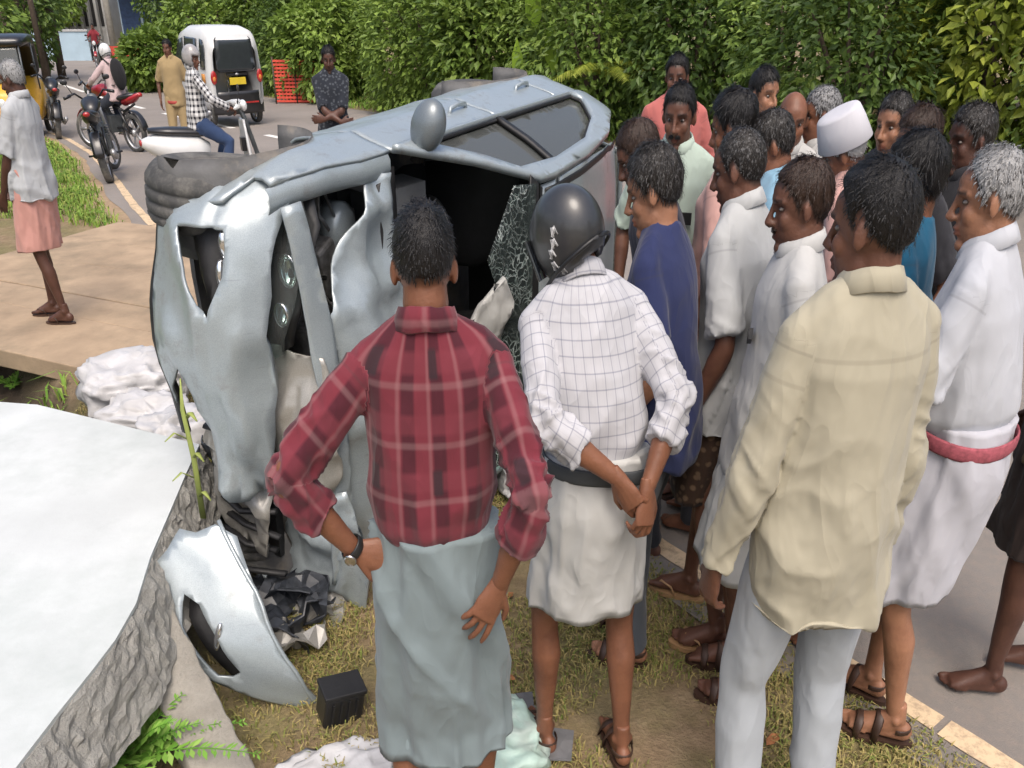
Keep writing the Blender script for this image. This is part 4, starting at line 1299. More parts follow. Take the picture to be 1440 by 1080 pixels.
# cabin
mb = MB(); mb.add(*box((.62, 0, .78), (.34, 1.22, .22), rotm('Y', .3))); mb.add(*box((.5, .30, .86), (.2, .40, .10)))
cpart('dashboard', mb.verts() + (fbm(mb.verts() * 3, 2) * .02)[:, None], mb.F, M_DASH, smooth=False)
mb = MB(); mb.add(*tube([(.34 + .04 * math.sin(a), .33 + .18 * math.cos(a), .86 + .17 * math.sin(a)) for a in np.linspace(0, 2 * math.pi, 32, endpoint=False)], .016, 8, closed=True))
mb.add(*tube([(.36, .33, .86), (.52, .33, .80)], .03, 10)); mb.add(*tube([(.35, .16, .86), (.36, .5, .86)], [(.02, .012)] * 2, 8))
cpart('steering_wheel', mb.verts(), mb.F, M_BLACKP)
for y in (-.34, .34):
    mb = MB()
    mb.add(*tube([(-.10, y, .50), (.12, y, .52), (.36, y, .54)], [(.22, .07), (.24, .08), (.22, .06)], 16, (0, 1, 0)))
    mb.add(*tube([(-.12, y, .52), (-.24, y, .80), (-.34, y, 1.08)], [(.22, .07), (.24, .08), (.18, .06)], 16, (0, 1, 0)))
    mb.add(*tube([(-.36, y, 1.10), (-.40, y, 1.20), (-.42, y, 1.28)], [(.10, .04), (.13, .05), (.10, .04)], 12, (0, 1, 0)))
    cpart('seat', mb.verts(), mb.F, M_SEAT)
mb = MB(); mb.add(*tube([(-.75, 0, .45), (-.9, 0, .75), (-1.05, 0, 1.1)], [(.6, .09), (.62, .09), (.58, .08)], 16, (0, 1, 0)))
cpart('rear_seat', mb.verts(), mb.F, M_SEAT)
# limp airbag hanging through the screen
V, F = cdt_panel([(.28, .72), (.18, .55), (.02, .42), (-.12, .34), (-.22, .42), (-.16, .56), (.02, .70), (.16, .80)], .03, (), None, 0)
nzv = fbm(np.c_[V[:, :2] * 9, V[:, 0] * 0], 3)
Pq = ws(np.stack([V[:, 0], V[:, 1]], 1)) + np.stack([.03 + .035 * nzv, nzv * .01, .035 + .035 * nzv], 1)
ab = cpart('airbag', Pq, F, cloth('airbag_cloth', (0.42, 0.42, 0.40)))
sl = ab.modifiers.new('t', 'SOLIDIFY'); sl.thickness = .02
# engine bay seen through the torn bonnet
mb = MB(); mb.add(*box((1.12, 0, .50), (.70, 1.20, .10)))
cpart('engine_bay_floor', mb.verts(), mb.F, M_TRIM, smooth=False)
mb = MB()
for c, s in (((1.1, .05, .66), (.34, .5, .22)), ((1.05, .42, .68), (.22, .18, .16)), ((1.22, -.3, .66), (.2, .3, .2)), ((.95, .5, .74), (.10, .16, .08))):
    mb.add(*box(c, s, rotm('Z', random.uniform(-.3, .3)) @ rotm('X', random.uniform(-.2, .2))))
eb = cpart('engine_block', mb.verts(), mb.F, M_ALU, smooth=False)
b_ = eb.modifiers.new('b', 'BEVEL'); b_.width = .012; b_.segments = 2
mb = MB(); mb.add(*lathe([(.0, 0), (.09, 0), (.09, .10), (.06, .13), (.0, .13)], 20)); cpart('strut_tower', mb.verts() + [.98, .52, .66], mb.F, M_PAINT)
for k in range(9):
    p = np.array([random.uniform(.92, 1.38), random.uniform(-.5, .6), random.uniform(.70, .80)])
    pts = [p + np.array([random.uniform(-.12, .12), random.uniform(-.16, .16), random.uniform(-.02, .07)]) * q for q in (0, .6, 1.2, 1.8)]
    cpart('hose', *tube(pts, [random.choice((.008, .012, .018))] * 4, 8), random.choice((M_TRIM, M_TRIM, M_ALU)))
# bonnet, split and folded: front lip, and a buckled rear sheet
def bon(P, lift, amp, sd, freq=4.0):
    x, y = P[:, 0], P[:, 1]
    z = np.interp(x, [.8, 1.1, 1.35, 1.55], [.945, .915, .86, .76]) - .04 * (y / .66) ** 2
    q = np.c_[P * freq, x * 0 + sd]
    return np.stack([x + .5 * amp * fbm(q + 9, 2), y + .3 * amp * fbm(q + 5, 2), z + lift(x, y) + amp * ridged(q)], 1)
V, F = cdt_panel([(1.37, .69), (1.45, .68), (1.44, .50), (1.42, .30), (1.42, .0), (1.44, -.66), (1.33, -.66), (1.31, 0), (1.31, .30), (1.335, .5)], .035, (), lambda P: bon(P, lambda x, y: .055 + .05 * sstep(.45, -.3, y), .014, 3.3), .014, .3)
cpart('bonnet_lip', V, F, M_PAINT)
V, F = cdt_panel([(.83, .69), (.96, .69), (1.04, .61), (1.17, .50), (1.24, .40), (1.315, .31), (1.30, .1), (1.30, -.30), (1.28, -.66), (.84, -.66), (.82, 0)], .028, (), lambda P: bon(P, lambda x, y: .055 + .10 * sstep(.45, .15, y) * np.sin(np.clip((x - .8) / .5, 0, 1) * math.pi) + .012 * ridged(np.c_[P * 11, x * 0 + 2.2]), .042, 8.1, 4.2), .010, .45)
cpart('bonnet_sheet', V, F, M_PAINT)
# inner rim of the wing that framed the bonnet
rw_ = []
for x in np.linspace(.80, 1.46, 16):
    zt = np.interp(x, [.79, 1.0, 1.26, 1.46], [.93, .915, .86, .765]); yo = yside(np.array([x]), np.array([zt]))[0]
    for q, (dy, dz) in enumerate(((.0, -.004), (-.02, .012), (-.05, .012), (-.075, -.005), (-.08, -.05))): rw_.append((x, yo + dy, zt + dz))
rw_ = crush(rw_)
cpart('wing_rim', rw_, [[i * 5 + k, i * 5 + k + 1, (i + 1) * 5 + k + 1, (i + 1) * 5 + k] for i in range(15) for k in range(4)], M_PAINT)
# front bumper: upper half still on the car
def bump_xy(a, z):
    """a: arc coordinate from the middle (0) round the corner; returns x, y"""
    ph = np.clip(np.abs(a) / 0.98, 0, 1) * (math.pi / 2)
    y = np.sign(a) * 0.775 * np.sin(ph) ** 0.72
    x = 1.22 + 0.56 * np.cos(ph) ** 0.62 - .75 * (z - .44) ** 2 * (1 + 1.2 * (z > .44))
    return x, y
def bump_x(y, z):
    return 1.76 - .30 * np.abs(y / .72) ** 2.8 - .75 * (z - .44) ** 2 * (1 + 1.2 * (z > .44))
def bumpf(P):
    x, y = bump_xy(P[:, 0], P[:, 1])
    return crush(np.stack([x - .02 * np.exp(-((P[:, 1] - .56) / .015) ** 2), y, P[:, 1]], 1))
FOG = [(.54, .39), (.55, .50), (.54, .615), (.46, .635), (.36, .63), (.24, .57), (.36, .47)]
FOG_T = [(.57, .315), (.58, .37), (.56, .43), (.42, .455), (.29, .445), (.25, .40), (.36, .335)]
V, F = cdt_panel([(.70, .185), (.78, .26), (.85, .38), (.88, .52), (.88, .72), (.80, .80), (.66, .81), (.50, .80), (.30, .79), (.05, .775), (-.10, .74), (-.13, .60), (-.10, .48), (.02, .44), (.10, .38), (.06, .30), (.02, .22), (.30, .18), (.55, .175)], .026, (FOG,), bumpf, .012, .2)
bu = cpart('front_bumper', V, F, M_PAINT)
def fogset(f, parent, sg=1):
    pts = np.array(FOG); pts = pts.mean(0) + (pts - pts.mean(0)) * 1.3; pts[:, 0] *= 1
    V, F = cdt_panel(pts.tolist(), .04, (), lambda P: f(P, -.11), .01)
    cpart_('fog_lamp_recess', V, F, M_TRIM, parent)
    for (y, z, ry, rz) in ((.46, .585, .050, .030), (.345, .575, .050, .026)):
        V, F = ball((0, 0, 0), (.03, ry, rz), 16, 10)
        c = f(np.array([[y, z]]), -.075)
        cpart_('fog_lamp', V + 0, F, M_CHROME, parent, c)
def cpart_(name, V, F, mat, parent, c=None):
    if c is not None: V = V + c
    return cpart(name, V, F, mat, parent)
def fcar(P, off):
    Q = bumpf(P); Q[:, 0] += off; return Q
fogset(fcar, bu)
cpart('lower_lip', *tube([crush([[bump_xy(np.array(y), np.array(.19))[0] - .02, bump_xy(np.array(y), np.array(.19))[1], .185]])[0] for y in np.linspace(.66, -.02, 14)], [(.016, .03)] * 14, 8), M_TRIM, bu)
# buckled, dirty slam panel and undertray folded out below the lamp
M_DIRTY = paint('car_dirty_panel', (0.30, 0.29, 0.265), 0.4)
for nm, ol, x0, sd_, mt in (('slam_panel', [(.24, .66), (.20, .92), (.02, 1.00), (-.22, .98), (-.34, .86), (-.30, .66), (-.10, .60), (.10, .60)], 1.50, 2.7, M_DIRTY), ('undertray', [(.05, .30), (.0, .62), (-.30, .64), (-.52, .60), (-.50, .34), (-.25, .26)], 1.60, 6.1, M_DIRTY),
                             ('crumpled_wing', [(-.30, .60), (-.28, .98), (-.55, 1.08), (-.80, 1.02), (-.84, .66), (-.6, .54)], 1.44, 9.4, M_PAINT)):
    V, F = cdt_panel(ol, .028, (), lambda P: np.stack([x0 - .35 * np.clip(P[:, 1] - .75, 0, 1) + .07 * ridged(np.c_[P * 5, P[:, 0] * 0 + sd_]) + .02 * ridged(np.c_[P * 14, P[:, 0] * 0 + sd_]), P[:, 0] + .03 * fbm(np.c_[P * 6, P[:, 0] * 0 + sd_], 2), P[:, 1]], 1), .008, .4)
    cpart(nm, V, F, mt)
# torn radiator grille hanging in the gap
mb = MB()
for k in range(8):
    y0 = .05 - .09 * k
    mb.add(*tube(crush([[1.63, y0 + random.uniform(-.03, .03), .30 + .02 * random.random()], [1.66, y0 - .04, .45], [1.60, y0 - .02, .62 + .05 * random.random()]]), [(.020, .010)] * 3, 6))
cpart('radiator_grille', mb.verts(), mb.F, M_TRIM)
V, F = cdt_panel([(-.62, .30), (-.62, .66), (.35, .66), (.35, .30)], .05, (), lambda P: crush(np.stack([1.45 + .05 * fbm(np.c_[P * 7, P[:, 0] * 0], 2), P[:, 0], P[:, 1]], 1)), .05, .3)
cpart('radiator', V, F, simple('radiator_fins', (0.085, 0.08, 0.07), 0.6, 0.4, var=0.4, vscale=60, bump=0.8, bscale=200), smooth=False)
# headlamps
for s in (1, -1):
    HLp = [(.69, .66), (.70, .76), (.60, .83), (.42, .80), (.24, .74), (.22, .69), (.45, .675)]
    fh = lambda P, off, s=s: crush(np.stack([1.56 - .22 * np.abs(P[:, 0] / .7) ** 2.2 - .35 * (P[:, 1] - .66) + off, s * P[:, 0], P[:, 1] + .05], 1))
    V, F = cdt_panel(HLp, .04, (), lambda P: fh(P, -.07), .01); ho = cpart('headlamp', V, F, M_TRIM)
    for (y, z, r) in ((.60, .745, .052), (.48, .74, .055), (.36, .72, .04)):
        V, F = lathe([(0, -.03), (r * .5, -.024), (r * .9, .0), (r, .02), (r * .94, .02)], 20, 'x')
        cpart('reflector', V + fh(np.array([[y, z]]), -.035), F, M_CHROME, ho)
    V, F = cdt_panel(HLp, .04, (), lambda P: fh(P, .0), .003); cpart('lamp_lens', V, F, M_LENS, ho)
# lower half of the bumper, torn off and standing in the dirt
BT = atz(335, 690, .50); BB = place(405, 1000) + np.array([0, 0, .015])
AX = (BT - BB) / .74; AZ = np.array([.70, .07, .03]); AO = np.array([-.42, -.75, .12])
def torn(P, off=0.0):
    y, z = P[:, 0], P[:, 1]          # y .74 tip .. 0 break
    x = bump_x(y, np.full_like(y, .44)) - .35 * (z - .46) ** 2 - 1.46 + off
    n = fbm(np.c_[P * 5, y * 0 + 3.7], 2) * .012
    return BB + (0.74 - y)[:, None] * AX + (z - .44)[:, None] * AZ * 1.0 + (x + n)[:, None] * AO
V, F = cdt_panel([(.80, .47), (.76, .53), (.62, .62), (.45, .66), (.25, .68), (.08, .67), (.03, .60), (.05, .52), (.03, .46), (.10, .38), (.16, .28), (.35, .24), (.58, .26), (.72, .36)], .03, (FOG_T,), lambda P: torn(P), .010, .2)
tb = mesh_obj('torn_bumper', V - BB, F, M_PAINT); tb.location = BB
tag(tb, 'torn silver bumper half with empty fog lamp opening standing in the dirt', 'bumper')
V, F = cdt_panel([(.415 + (a_ - .415) * 1.2, .39 + (b_ - .39) * 1.25) for a_, b_ in FOG_T], .04, (), lambda P: torn(P, -.05), .01); mesh_obj('fog_lamp_recess', V - BB, F, M_TRIM, tb)
c = torn(np.array([[.42, .43]]), -.03)[0] - BB
V, F = ball((0, 0, 0), (.014, .02, .055), 14, 10, rotm('Y', .25)); mesh_obj('fog_lamp', V + c, F, M_CHROME, tb)
pts = [torn(np.array([[y, np.interp(y, [.0, .3, .6, .78], [.61, .685, .635, .50])]]), .0)[0] - BB for y in np.linspace(.02, .78, 16)]
mesh_obj('bumper_edge', *tube(pts, .007, 6), M_PAINT, tb)
# loose crumpled black plastic shards under the grille
for k in range(9):
    V, F = cdt_panel([(random.uniform(-.1, -.05), -.05), (.08, random.uniform(-.08, -.03)), (.12, .05), (0, .09), (-.09, .05)], .03, (), lambda P: np.c_[P, .035 * ridged(np.c_[P * 16, P[:, 0] * 0 + k])], .004, .4)
    P = np.array(V) @ rotm('X', random.uniform(.4, 1.6)).T @ rotm('Z', random.uniform(0, 6)).T
    c = atz(random.uniform(315, 365), 610 + 16 * k, .52 - .045 * k)
    o = mesh_obj('plastic_shard', P, F, simple('shard_plastic', (0.030, 0.034, 0.042), 0.4, var=0.5, vscale=40), smooth=False); o.location = c + np.array([.0, .03, 0])
    tag(o, 'crumpled black plastic shard torn from the grille', 'shard', 'shards below the torn grille')

for k in range(10):
    V, F = cdt_panel([(random.uniform(-.11, -.06), -.06), (.09, random.uniform(-.09, -.04)), (.13, .05), (0, .10), (-.10, .05)], .03, (), lambda P: np.c_[P, .04 * ridged(np.c_[P * 13, P[:, 0] * 0 + k + 20])], .005, .4)
    P = np.array(V) @ rotm('X', random.uniform(.2, .9)).T @ rotm('Z', random.uniform(0, 6)).T
    P[:, 2] -= P[:, 2].min() + .01
    o = mesh_obj('plastic_shard', P, F, MATS['shard_plastic'] if k % 3 else M_DIRTY, smooth=False); o.location = place(random.uniform(355, 470), random.uniform(830, 935))
    tag(o, 'bent dark trim fragment lying in the dirt below the crushed wing', 'shard', 'fragments on the dirt below the wing')
# ------------------------------------------------------------------ the people
W1 = cloth('white_cotton', (0.46, 0.46, 0.45)); W2 = cloth('white_shirt_blue', (0.45, 0.465, 0.50)); W3 = cloth('white_mundu', (0.48, 0.48, 0.465), 1.2)
def at_head(u, vtop, z, ):
    """standing place from the pixel of the crown at height z"""
    P = atz(u, vtop, z)
    return P
def stand(u, vtop, h, **k):
    P = atz(u, vtop, h - 0.0)
    z = gz(P[0], P[1]); z = max(z, 0.006) if st(P[0], P[1])[1] > -0.1 else z
    P = atz(u, vtop, h + z)
    return (P[0], P[1], z)
def cuffs(*a): pass
# man in red plaid shirt, hands on hips
def ex_watch(i):
    a = i['A']['l']; c = nrm(a['W'] - a['E'])
    p = a['W'] - c * 0.012
    V, F = tube([p + 0.030 * (math.cos(t) * nrm(np.cross(c, [0, 0, 1])) + math.sin(t) * np.cross(c, nrm(np.cross(c, [0, 0, 1])))) for t in np.linspace(0, 2 * math.pi, 20, endpoint=False)], [(0.011, 0.003)] * 20, 8, c, closed=True)
    wb = mesh_obj('wristwatch', V * i['sc'], F, M_BLACKP, i['root'])
    V, F = lathe([(0, -.004), (.015, -.004), (.017, .002), (.014, .005), (0, .005)], 20)
    side = nrm(np.cross(c, [0, 0, 1]))
    zz = nrm(np.array([-0.5, -0.8, 0.3]) - c * (np.array([-0.5, -0.8, 0.3]) @ c)); xx = np.cross(c, zz)
    V = V @ np.stack([c, xx, zz]) + p + zz * 0.034
    mesh_obj('watch_case', V * i['sc'], F, simple('watch_steel', (0.5, 0.5, 0.5), 0.25, 1.0), wb)
person('person in red plaid shirt and grey-green wrap standing with hands on hips', stand(592, 272, 1.70), 4, 1.685, slim=.75, hscale=.93,
       head=(2, 14, 0), skin='a', hair='black', hairstyle=dict(line=0.028, top=0.55, len=.8), hair_th=0.010,
       shirt=cloth('red_plaid', (.3, .05, .06), pattern='plaid', crease=1.1), sleeve='roll', hem=0.93, tuck=True, fit=0.97,
       lower_mat=cloth('grey_green_cloth', (0.185, 0.228, 0.238), 1.1), lower_hem=0.41,
       arms={'l': dict(w=(-.215, -.035, .985), pole=(-1, -.45, .15), fd=(.75, -.05, -.12), pn=(.15, .9, -.3), curl=[.25, .3, .35, .4], thumb=.8),
             'r': dict(w=(.165, -.135, .945), pole=(.55, -1, .0), fd=(-.50, -.12, -.75), pn=(-.35, .9, -.2), curl=[.18, .25, .3, .35], thumb=1.0, spread=.12)},
       feet={'l': (-.11, -.02, 10), 'r': (.10, .04, -12)}, footwear='flip', wrinkle=1.5, extra=ex_watch, lod=0.9)
# man in helmet bending over
M_HELM = simple('helmet_black', (0.028, 0.029, 0.031), 0.34, var=0.2, coat=0.3, dirt=(0.12, 0.12, 0.12), dirt_amt=0.25)
M_DECAL = simple('helmet_decal', (0.42, 0.42, 0.42), 0.5, var=0.4, vscale=60)
def helmet(i, shell, face=True):
    tf, sc, root = i['tfh'], i['sc'], i['root']
    n, m = 44, 30
    V, F = ball((0, 0, 0), 1.0, n, m)
    D = V.copy()
    rr = np.array([0.112, 0.134, 0.124])
    P = D * rr + np.array([0, -0.010, 0.022])
    # open front and bottom: fold the cut region inside
    cut = np.minimum(P[:, 2] + 0.085 + 0.25 * P[:, 1], np.maximum(P[:, 2] - 0.055, 0.055 - P[:, 1]))
    k = sstep(-0.004, 0.004, cut)
    P = np.where((k > 0.5)[:, None], P, P * np.array([0.86, 0.86, 0.9]))
    keep = [f for f in F if (k[f] > 0.5).any()]
    o = mesh_obj('helmet', tf(P) * sc, keep, shell, root)
    sl = o.modifiers.new('t', 'SOLIDIFY'); sl.thickness = 0.012; sl.offset = -1
    # rim, peak, decals
    b = MB()
    pts = [(math.sin(a) * 0.112, -0.010 - math.cos(a) * 0.132, -0.058 - 0.25 * (-0.01 - math.cos(a) * 0.132) * .9) for a in np.linspace(-2.0, 2.0, 25)]
    b.add(*tube(pts, [0.006] * 25, 8))
    mesh_obj('helmet_rim', tf(b.verts()) * sc, b.F, M_BLACKP, o)
    # clear visor pushed half down, at the front
    if face:
        Vv = []; nn = 24
        for z in np.linspace(0.065, -0.045, 8):
            for a in np.linspace(-1.25, 1.25, nn):
                Vv.append((math.sin(a) * 0.117, math.cos(a) * 0.134 + 0.004, z))
        Fv = [[r_ * nn + c, r_ * nn + c + 1, (r_ + 1) * nn + c + 1, (r_ + 1) * nn + c] for r_ in range(7) for c in range(nn - 1)]
        vo = mesh_obj('visor', tf(Vv) * sc, Fv, simple('visor_smoke', (0.03, 0.03, 0.03), 0.08, var=0, coat=.5), o)
    b = MB()
    for a0, z0 in ((-1.2, 0.02), (-1.35, 0.0), (-1.1, 0.045), (-1.45, -0.03), (-1.3, -.05)):
        for q in range(3):
            a = a0 + 0.05 * q
            pts = []
            for t in np.linspace(-1, 1, 5):
                aa = a + 0.035 * t; z = z0 + 0.012 * math.sin(t * 2.6 + q)
                k_ = math.sqrt(max(0.05, 1 - ((z - 0.022) / 0.124) ** 2))
                pts.append((math.sin(aa) * 0.1132 * k_, -0.010 - math.cos(aa) * 0.1352 * k_, z))
            b.add(*tube(pts, [(0.0028, 0.0012)] * 5, 6, (0, 0, 1)))
    mesh_obj('helmet_decal', tf(b.verts()) * sc, b.F, M_DECAL, o)
    return o
CHK = cloth('white_check', (0.47, 0.47, 0.495), pattern='check', c2=(0.10, 0.11, 0.17))
person('person in black helmet and white checked shirt with hands clasped behind the back', (0.205, 1.80, -0.0), 14, 1.63, lean=22, side=-4, head=(20, 26, -14),
       skin='a', hair='black', shirt=CHK, sleeve='roll', hem=0.90, tuck=True, fit=1.0, lower_mat=W3, lower_hem=0.565, band=(simple('belt_grey', (0.05, 0.055, 0.06), 0.7), 1.0, -0.02),
       arms={'l': dict(w=(-.005, -.20, 1.035), pole=(-1, -.25, .1), fd=(.55, -.35, -.75), pn=(.6, .7, .1), curl=[.5, .6, .7, .7]),
             'r': dict(w=(.085, -.215, 1.0), pole=(1, -.35, .1), fd=(-.12, -.30, -.95), pn=(-.35, .9, -.2), curl=[.55, .65, .75, .8])},
       feet={'l': (-.14, .06, 12), 'r': (.13, -.06, -6)}, footwear='strap', headgear='helmet', lod=0.9, wrinkle=1.15,
       extra=lambda i: helmet(i, M_HELM))
# cream long-sleeved shirt
CREAM = cloth('cream_shirt', (0.38, 0.35, 0.265), seams=((1.335, 0.006),), crease=1.2)
person('person in long-sleeved cream shirt and pale grey trousers with arms hanging', stand(1252, 216, 1.75), 14, 1.735, head=(30, 8, 0), skin='b', hair='black',
       hairstyle=dict(top=.7, front=.4, line=.016, len=.65), hair_th=0.014, shirt=CREAM, sleeve='long', hem=0.735, fit=1.08, bulk=1.0, lower='trousers', lower_mat=cloth('pale_grey_cotton', (0.36, 0.385, 0.41)),
       arms={'l': dict(w=(-.285, .05, .835), pole=(-.25, -1, 0), curl=[.3, .4, .5, .5], fd=(.0, .25, -.95), pn=(1, .2, 0)), 'r': dict(w=(.235, .06, .835), pole=(.2, -1, 0))},
       feet={'l': (-.12, .02, 8), 'r': (.12, -.02, -10)}, footwear='strap', lod=0.9, wrinkle=1.1, beard=.25)
# elderly man in white
KARA = simple('striped_border', (0.30, 0.07, 0.09), 0.85, var=0.3, vscale=90)
person('grey-haired person in white shirt and white wrap with maroon waistband', stand(1452, 208, 1.69), 52, 1.69, lean=9, head=(14, 10, 0), skin='c', hair='grey', hairstyle=dict(recede=.7, top=.35, lift=.08),
       hair_th=0.012, shirt=W2, sleeve='half', hem=0.92, tuck=True, belly=0.05, fit=1.05, lower_mat=cloth('white_wrap_blue', (0.45, 0.45, 0.49), 1.0), lower_hem=0.52, band=(KARA, .985, 0.0), bulk=1.06,
       arms={'l': dict(w=(-.06, .26, 1.08), pole=(-1, -.5, -.3), fd=(1, .25, 0), pn=(0, -1, 0)), 'r': dict(w=(.05, .28, 1.05), pole=(1, -.5, -.3), fd=(-1, .25, 0), pn=(0, -1, 0))},
       feet={'l': (-.09, -.02, 14), 'r': (.09, .12, -6)}, footwear='strap', lod=1.0)
# navy tee
person('grey-haired person in navy T-shirt and slate trousers peering at the car', stand(962, 206, 1.66), 62, 1.66, lean=10, head=(10, 18, 0), skin='c', hair='dark', hairstyle=dict(top=.9), hair_th=0.016,
       shirt=cloth('navy_tee', (0.026, 0.034, 0.095)), sleeve='tee', collar=False, hem=0.76, lower='trousers', lower_mat=cloth('slate_cotton', (0.075, 0.085, 0.10)), footwear='strap', lod=1.1,
       arms={'l': dict(w=(-.2, .12, .90), pole=(-.3, -1, 0)), 'r': dict(w=(.1, .28, 1.12), pole=(1, -.5, -.3), fd=(-1, .2, 0.1), pn=(0, -1, 0))},
       feet={'l': (-.10, .02, 10), 'r': (.10, .10, 0)})
# white half-sleeve shirt, brown printed lungi
person('close-cropped person in loose white half-sleeved shirt and brown printed wrap', stand(1078, 178, 1.68), 50, 1.68, lean=9, head=(8, 16, 0), skin='b', hair='dark', hairstyle=dict(recede=.6, top=.3, len=.6), hair_th=0.008,
       shirt=cloth('white_shirt_loose', (0.44, 0.45, 0.45), 1.2), sleeve='half', hem=0.80, fit=1.12, lower_mat=cloth('brown_print', (0.055, 0.032, 0.022), pattern='print', c2=(0.17, 0.11, 0.07)), lower_hem=0.55,
       footwear='flip', foot_mat=M_RUBT, lod=1.1, arms={'l': dict(w=(-.24, .06, .87), pole=(-.3, -1, 0)), 'r': dict(w=(.2, .2, .95), pole=(1, -.5, 0))}, feet={'l': (-.13, -.10, 30), 'r': (.10, .16, 10)})
# crowd behind
PINK = cloth('pale_pink_shirt', (0.52, 0.31, 0.275)); SALM = cloth('salmon_shirt', (0.46, 0.14, 0.125)); MINT = cloth('mint_shirt', (0.43, 0.52, 0.45)); TEAL = cloth('teal_shirt', (0.012, 0.085, 0.155))
SKY = cloth('light_blue_shirt', (0.22, 0.38, 0.50)); DARK = cloth('dark_trousers', (0.03, 0.03, 0.035)); KHAKI = cloth('khaki_uniform', (0.34, 0.25, 0.13)); GREEN = cloth('pale_green_trousers', (0.30, 0.33, 0.22))
NAVY = cloth('dark_navy_shirt', (0.02, 0.022, 0.04)); OLIVE = cloth('olive_shirt', (0.12, 0.085, 0.025)); BRWN = cloth('dark_brown_wrap', (0.030, 0.020, 0.018))
person('moustached person in mint shirt with phone in pocket facing the onlookers', stand(960, 117, 1.70), 165, 1.70, head=(-8, 10, 0), skin='b', hair='black', moustache=True, beard=.3, hair_th=.012, shirt=MINT, sleeve='half', hem=0.86, lower='trousers', lower_mat=GREEN, lod=1.25, footwear='strap',
       extra=lambda i: mesh_obj('phone', i['SP'](box((-.075, .128, 1.20), (.055, .014, .045))[0]) * i['sc'], box((0, 0, 0), (1, 1, 1))[1], M_BLACKP, i['root'], smooth=False))
person('person in salmon shirt standing behind the mint-shirted one', stand(955, 76, 1.71), 172, 1.71, head=(-10, 6, 0), skin='b', hair='black', beard=.3, hair_th=.014, shirt=SALM, sleeve='half', lower='trousers', lower_mat=DARK, lod=1.6, bulk=1.08)
person('stooping person in dark navy shirt looking down into the car', (0.545, 2.86, -0.02), 70, 1.68, lean=18, head=(10, 32, 0), skin='b', hair='brown', hair_th=.012, shirt=NAVY, sleeve='half', lower='trousers', lower_mat=DARK, lod=1.3, beard=.5)
person('person with thick black hair in pale pink shirt behind the close-cropped one', stand(1042, 130, 1.70), 55, 1.70, head=(5, 14, 0), skin='a', hair='black', hairstyle=dict(top=.9), hair_th=.020, shirt=PINK, sleeve='half', lower='trousers', lower_mat=DARK, lod=1.4, fit=1.1, bulk=1.06)
person('black-haired person with face turned toward the hedge side', stand(1078, 96, 1.69), 215, 1.69, head=(-5, 5, 0), skin='c', hair='black', hair_th=.018, shirt=W1, sleeve='half', lower='trousers', lower_mat=DARK, lod=1.7)
person('person in light blue shirt looking down beside the bald one', stand(1100, 152, 1.66), 75, 1.66, head=(5, 22, 0), skin='a', hair='dark', hair_th=.014, shirt=SKY, sleeve='half', lower='trousers', lower_mat=DARK, lod=1.5)
person('bald person in pale shirt behind the light blue shirt', stand(1118, 126, 1.66), 150, 1.66, head=(20, 12, 0), skin='a', hair='dark', hairstyle=dict(bald=True), hair_th=.007, shirt=W1, sleeve='half', lower='mundu', lower_mat=W3, lod=1.7, beard=.2)
person('person with short grey hair and white shirt beside the white cap', stand(1163, 121, 1.67), 80, 1.67, head=(0, 8, 0), skin='a', hair='salt', hair_th=.010, shirt=W1, sleeve='half', lower='mundu', lower_mat=W3, lod=1.6)
def cap(i):
    n = 36; rows = []
    for r, z, ky in ((.0, .124, 1), (.05, .125, 1), (.073, .122, 1.0), (.078, .115, 1.0), (.085, .070, 1.03), (.092, .006, 1.05), (.090, .004, 1.05), (.078, .06, 1.0)):
        rows.append([(math.cos(a) * r, -.014 + math.sin(a) * r * 1.22 * ky, z + .022 - 0.10 * (-.014 + math.sin(a) * r * 1.2) * (z < .07) * -1) for a in np.linspace(0, 2 * math.pi, n, endpoint=False)])
    V = np.array(rows).reshape(-1, 3)
    F = [[a * n + k, a * n + (k + 1) % n, (a + 1) * n + (k + 1) % n, (a + 1) * n + k] for a in range(len(rows) - 1) for k in range(n)]
    mesh_obj('cap', i['tfh'](V) * i['sc'], F, cloth('cap_white', (0.55, 0.545, 0.58), .3), i['root'], attrs={'fuv': V})
person('person wearing a tall white brimless cap', stand(1206, 156, 1.65), 60, 1.65, head=(0, 24, -16), skin='a', hair='white', hair_th=.006, shirt=PINK, sleeve='half', lower='mundu', lower_mat=W3, lod=1.4, extra=cap)
person('dark-browed person with short black hair looking past the white cap', stand(1265, 131, 1.67), 120, 1.67, head=(5, 6, 0), skin='c', hair='dark', hair_th=.014, shirt=DARK, sleeve='half', lower='trousers', lower_mat=DARK, lod=1.5, beard=.3)
person('person with tousled brown hair behind the teal-shirted one', stand(1302, 152, 1.66), 105, 1.66, head=(5, 10, 0), skin='c', hair='brown', hairstyle=dict(top=.9), hair_th=.018, shirt=DARK, sleeve='half', lower='trousers', lower_mat=DARK, lod=1.5)
person('dark-skinned person with black hair behind the grey-haired one', stand(1378, 146, 1.67), 95, 1.67, head=(0, 8, 0), skin='d', hair='dark', hair_th=.016, shirt=DARK, sleeve='half', lower='trousers', lower_mat=DARK, lod=1.4, beard=.2)
person('person in white shirt with pens in the pocket facing left', stand(1140, 222, 1.65), 78, 1.65, head=(5, 10, 0), skin='b', hair='brown', hair_th=.012, moustache=True, beard=.25, shirt=W1, sleeve='half', lower='mundu', lower_mat=W3, lod=1.2, footwear='strap',
       extra=lambda i: mesh_obj('pocket_pens', i['SP'](box((-.08, .125, 1.22), (.06, .014, .03), rotm('Y', .5))[0]) * i['sc'], box((0, 0, 0), (1, 1, 1))[1], M_BLACKP, i['root'], smooth=False))
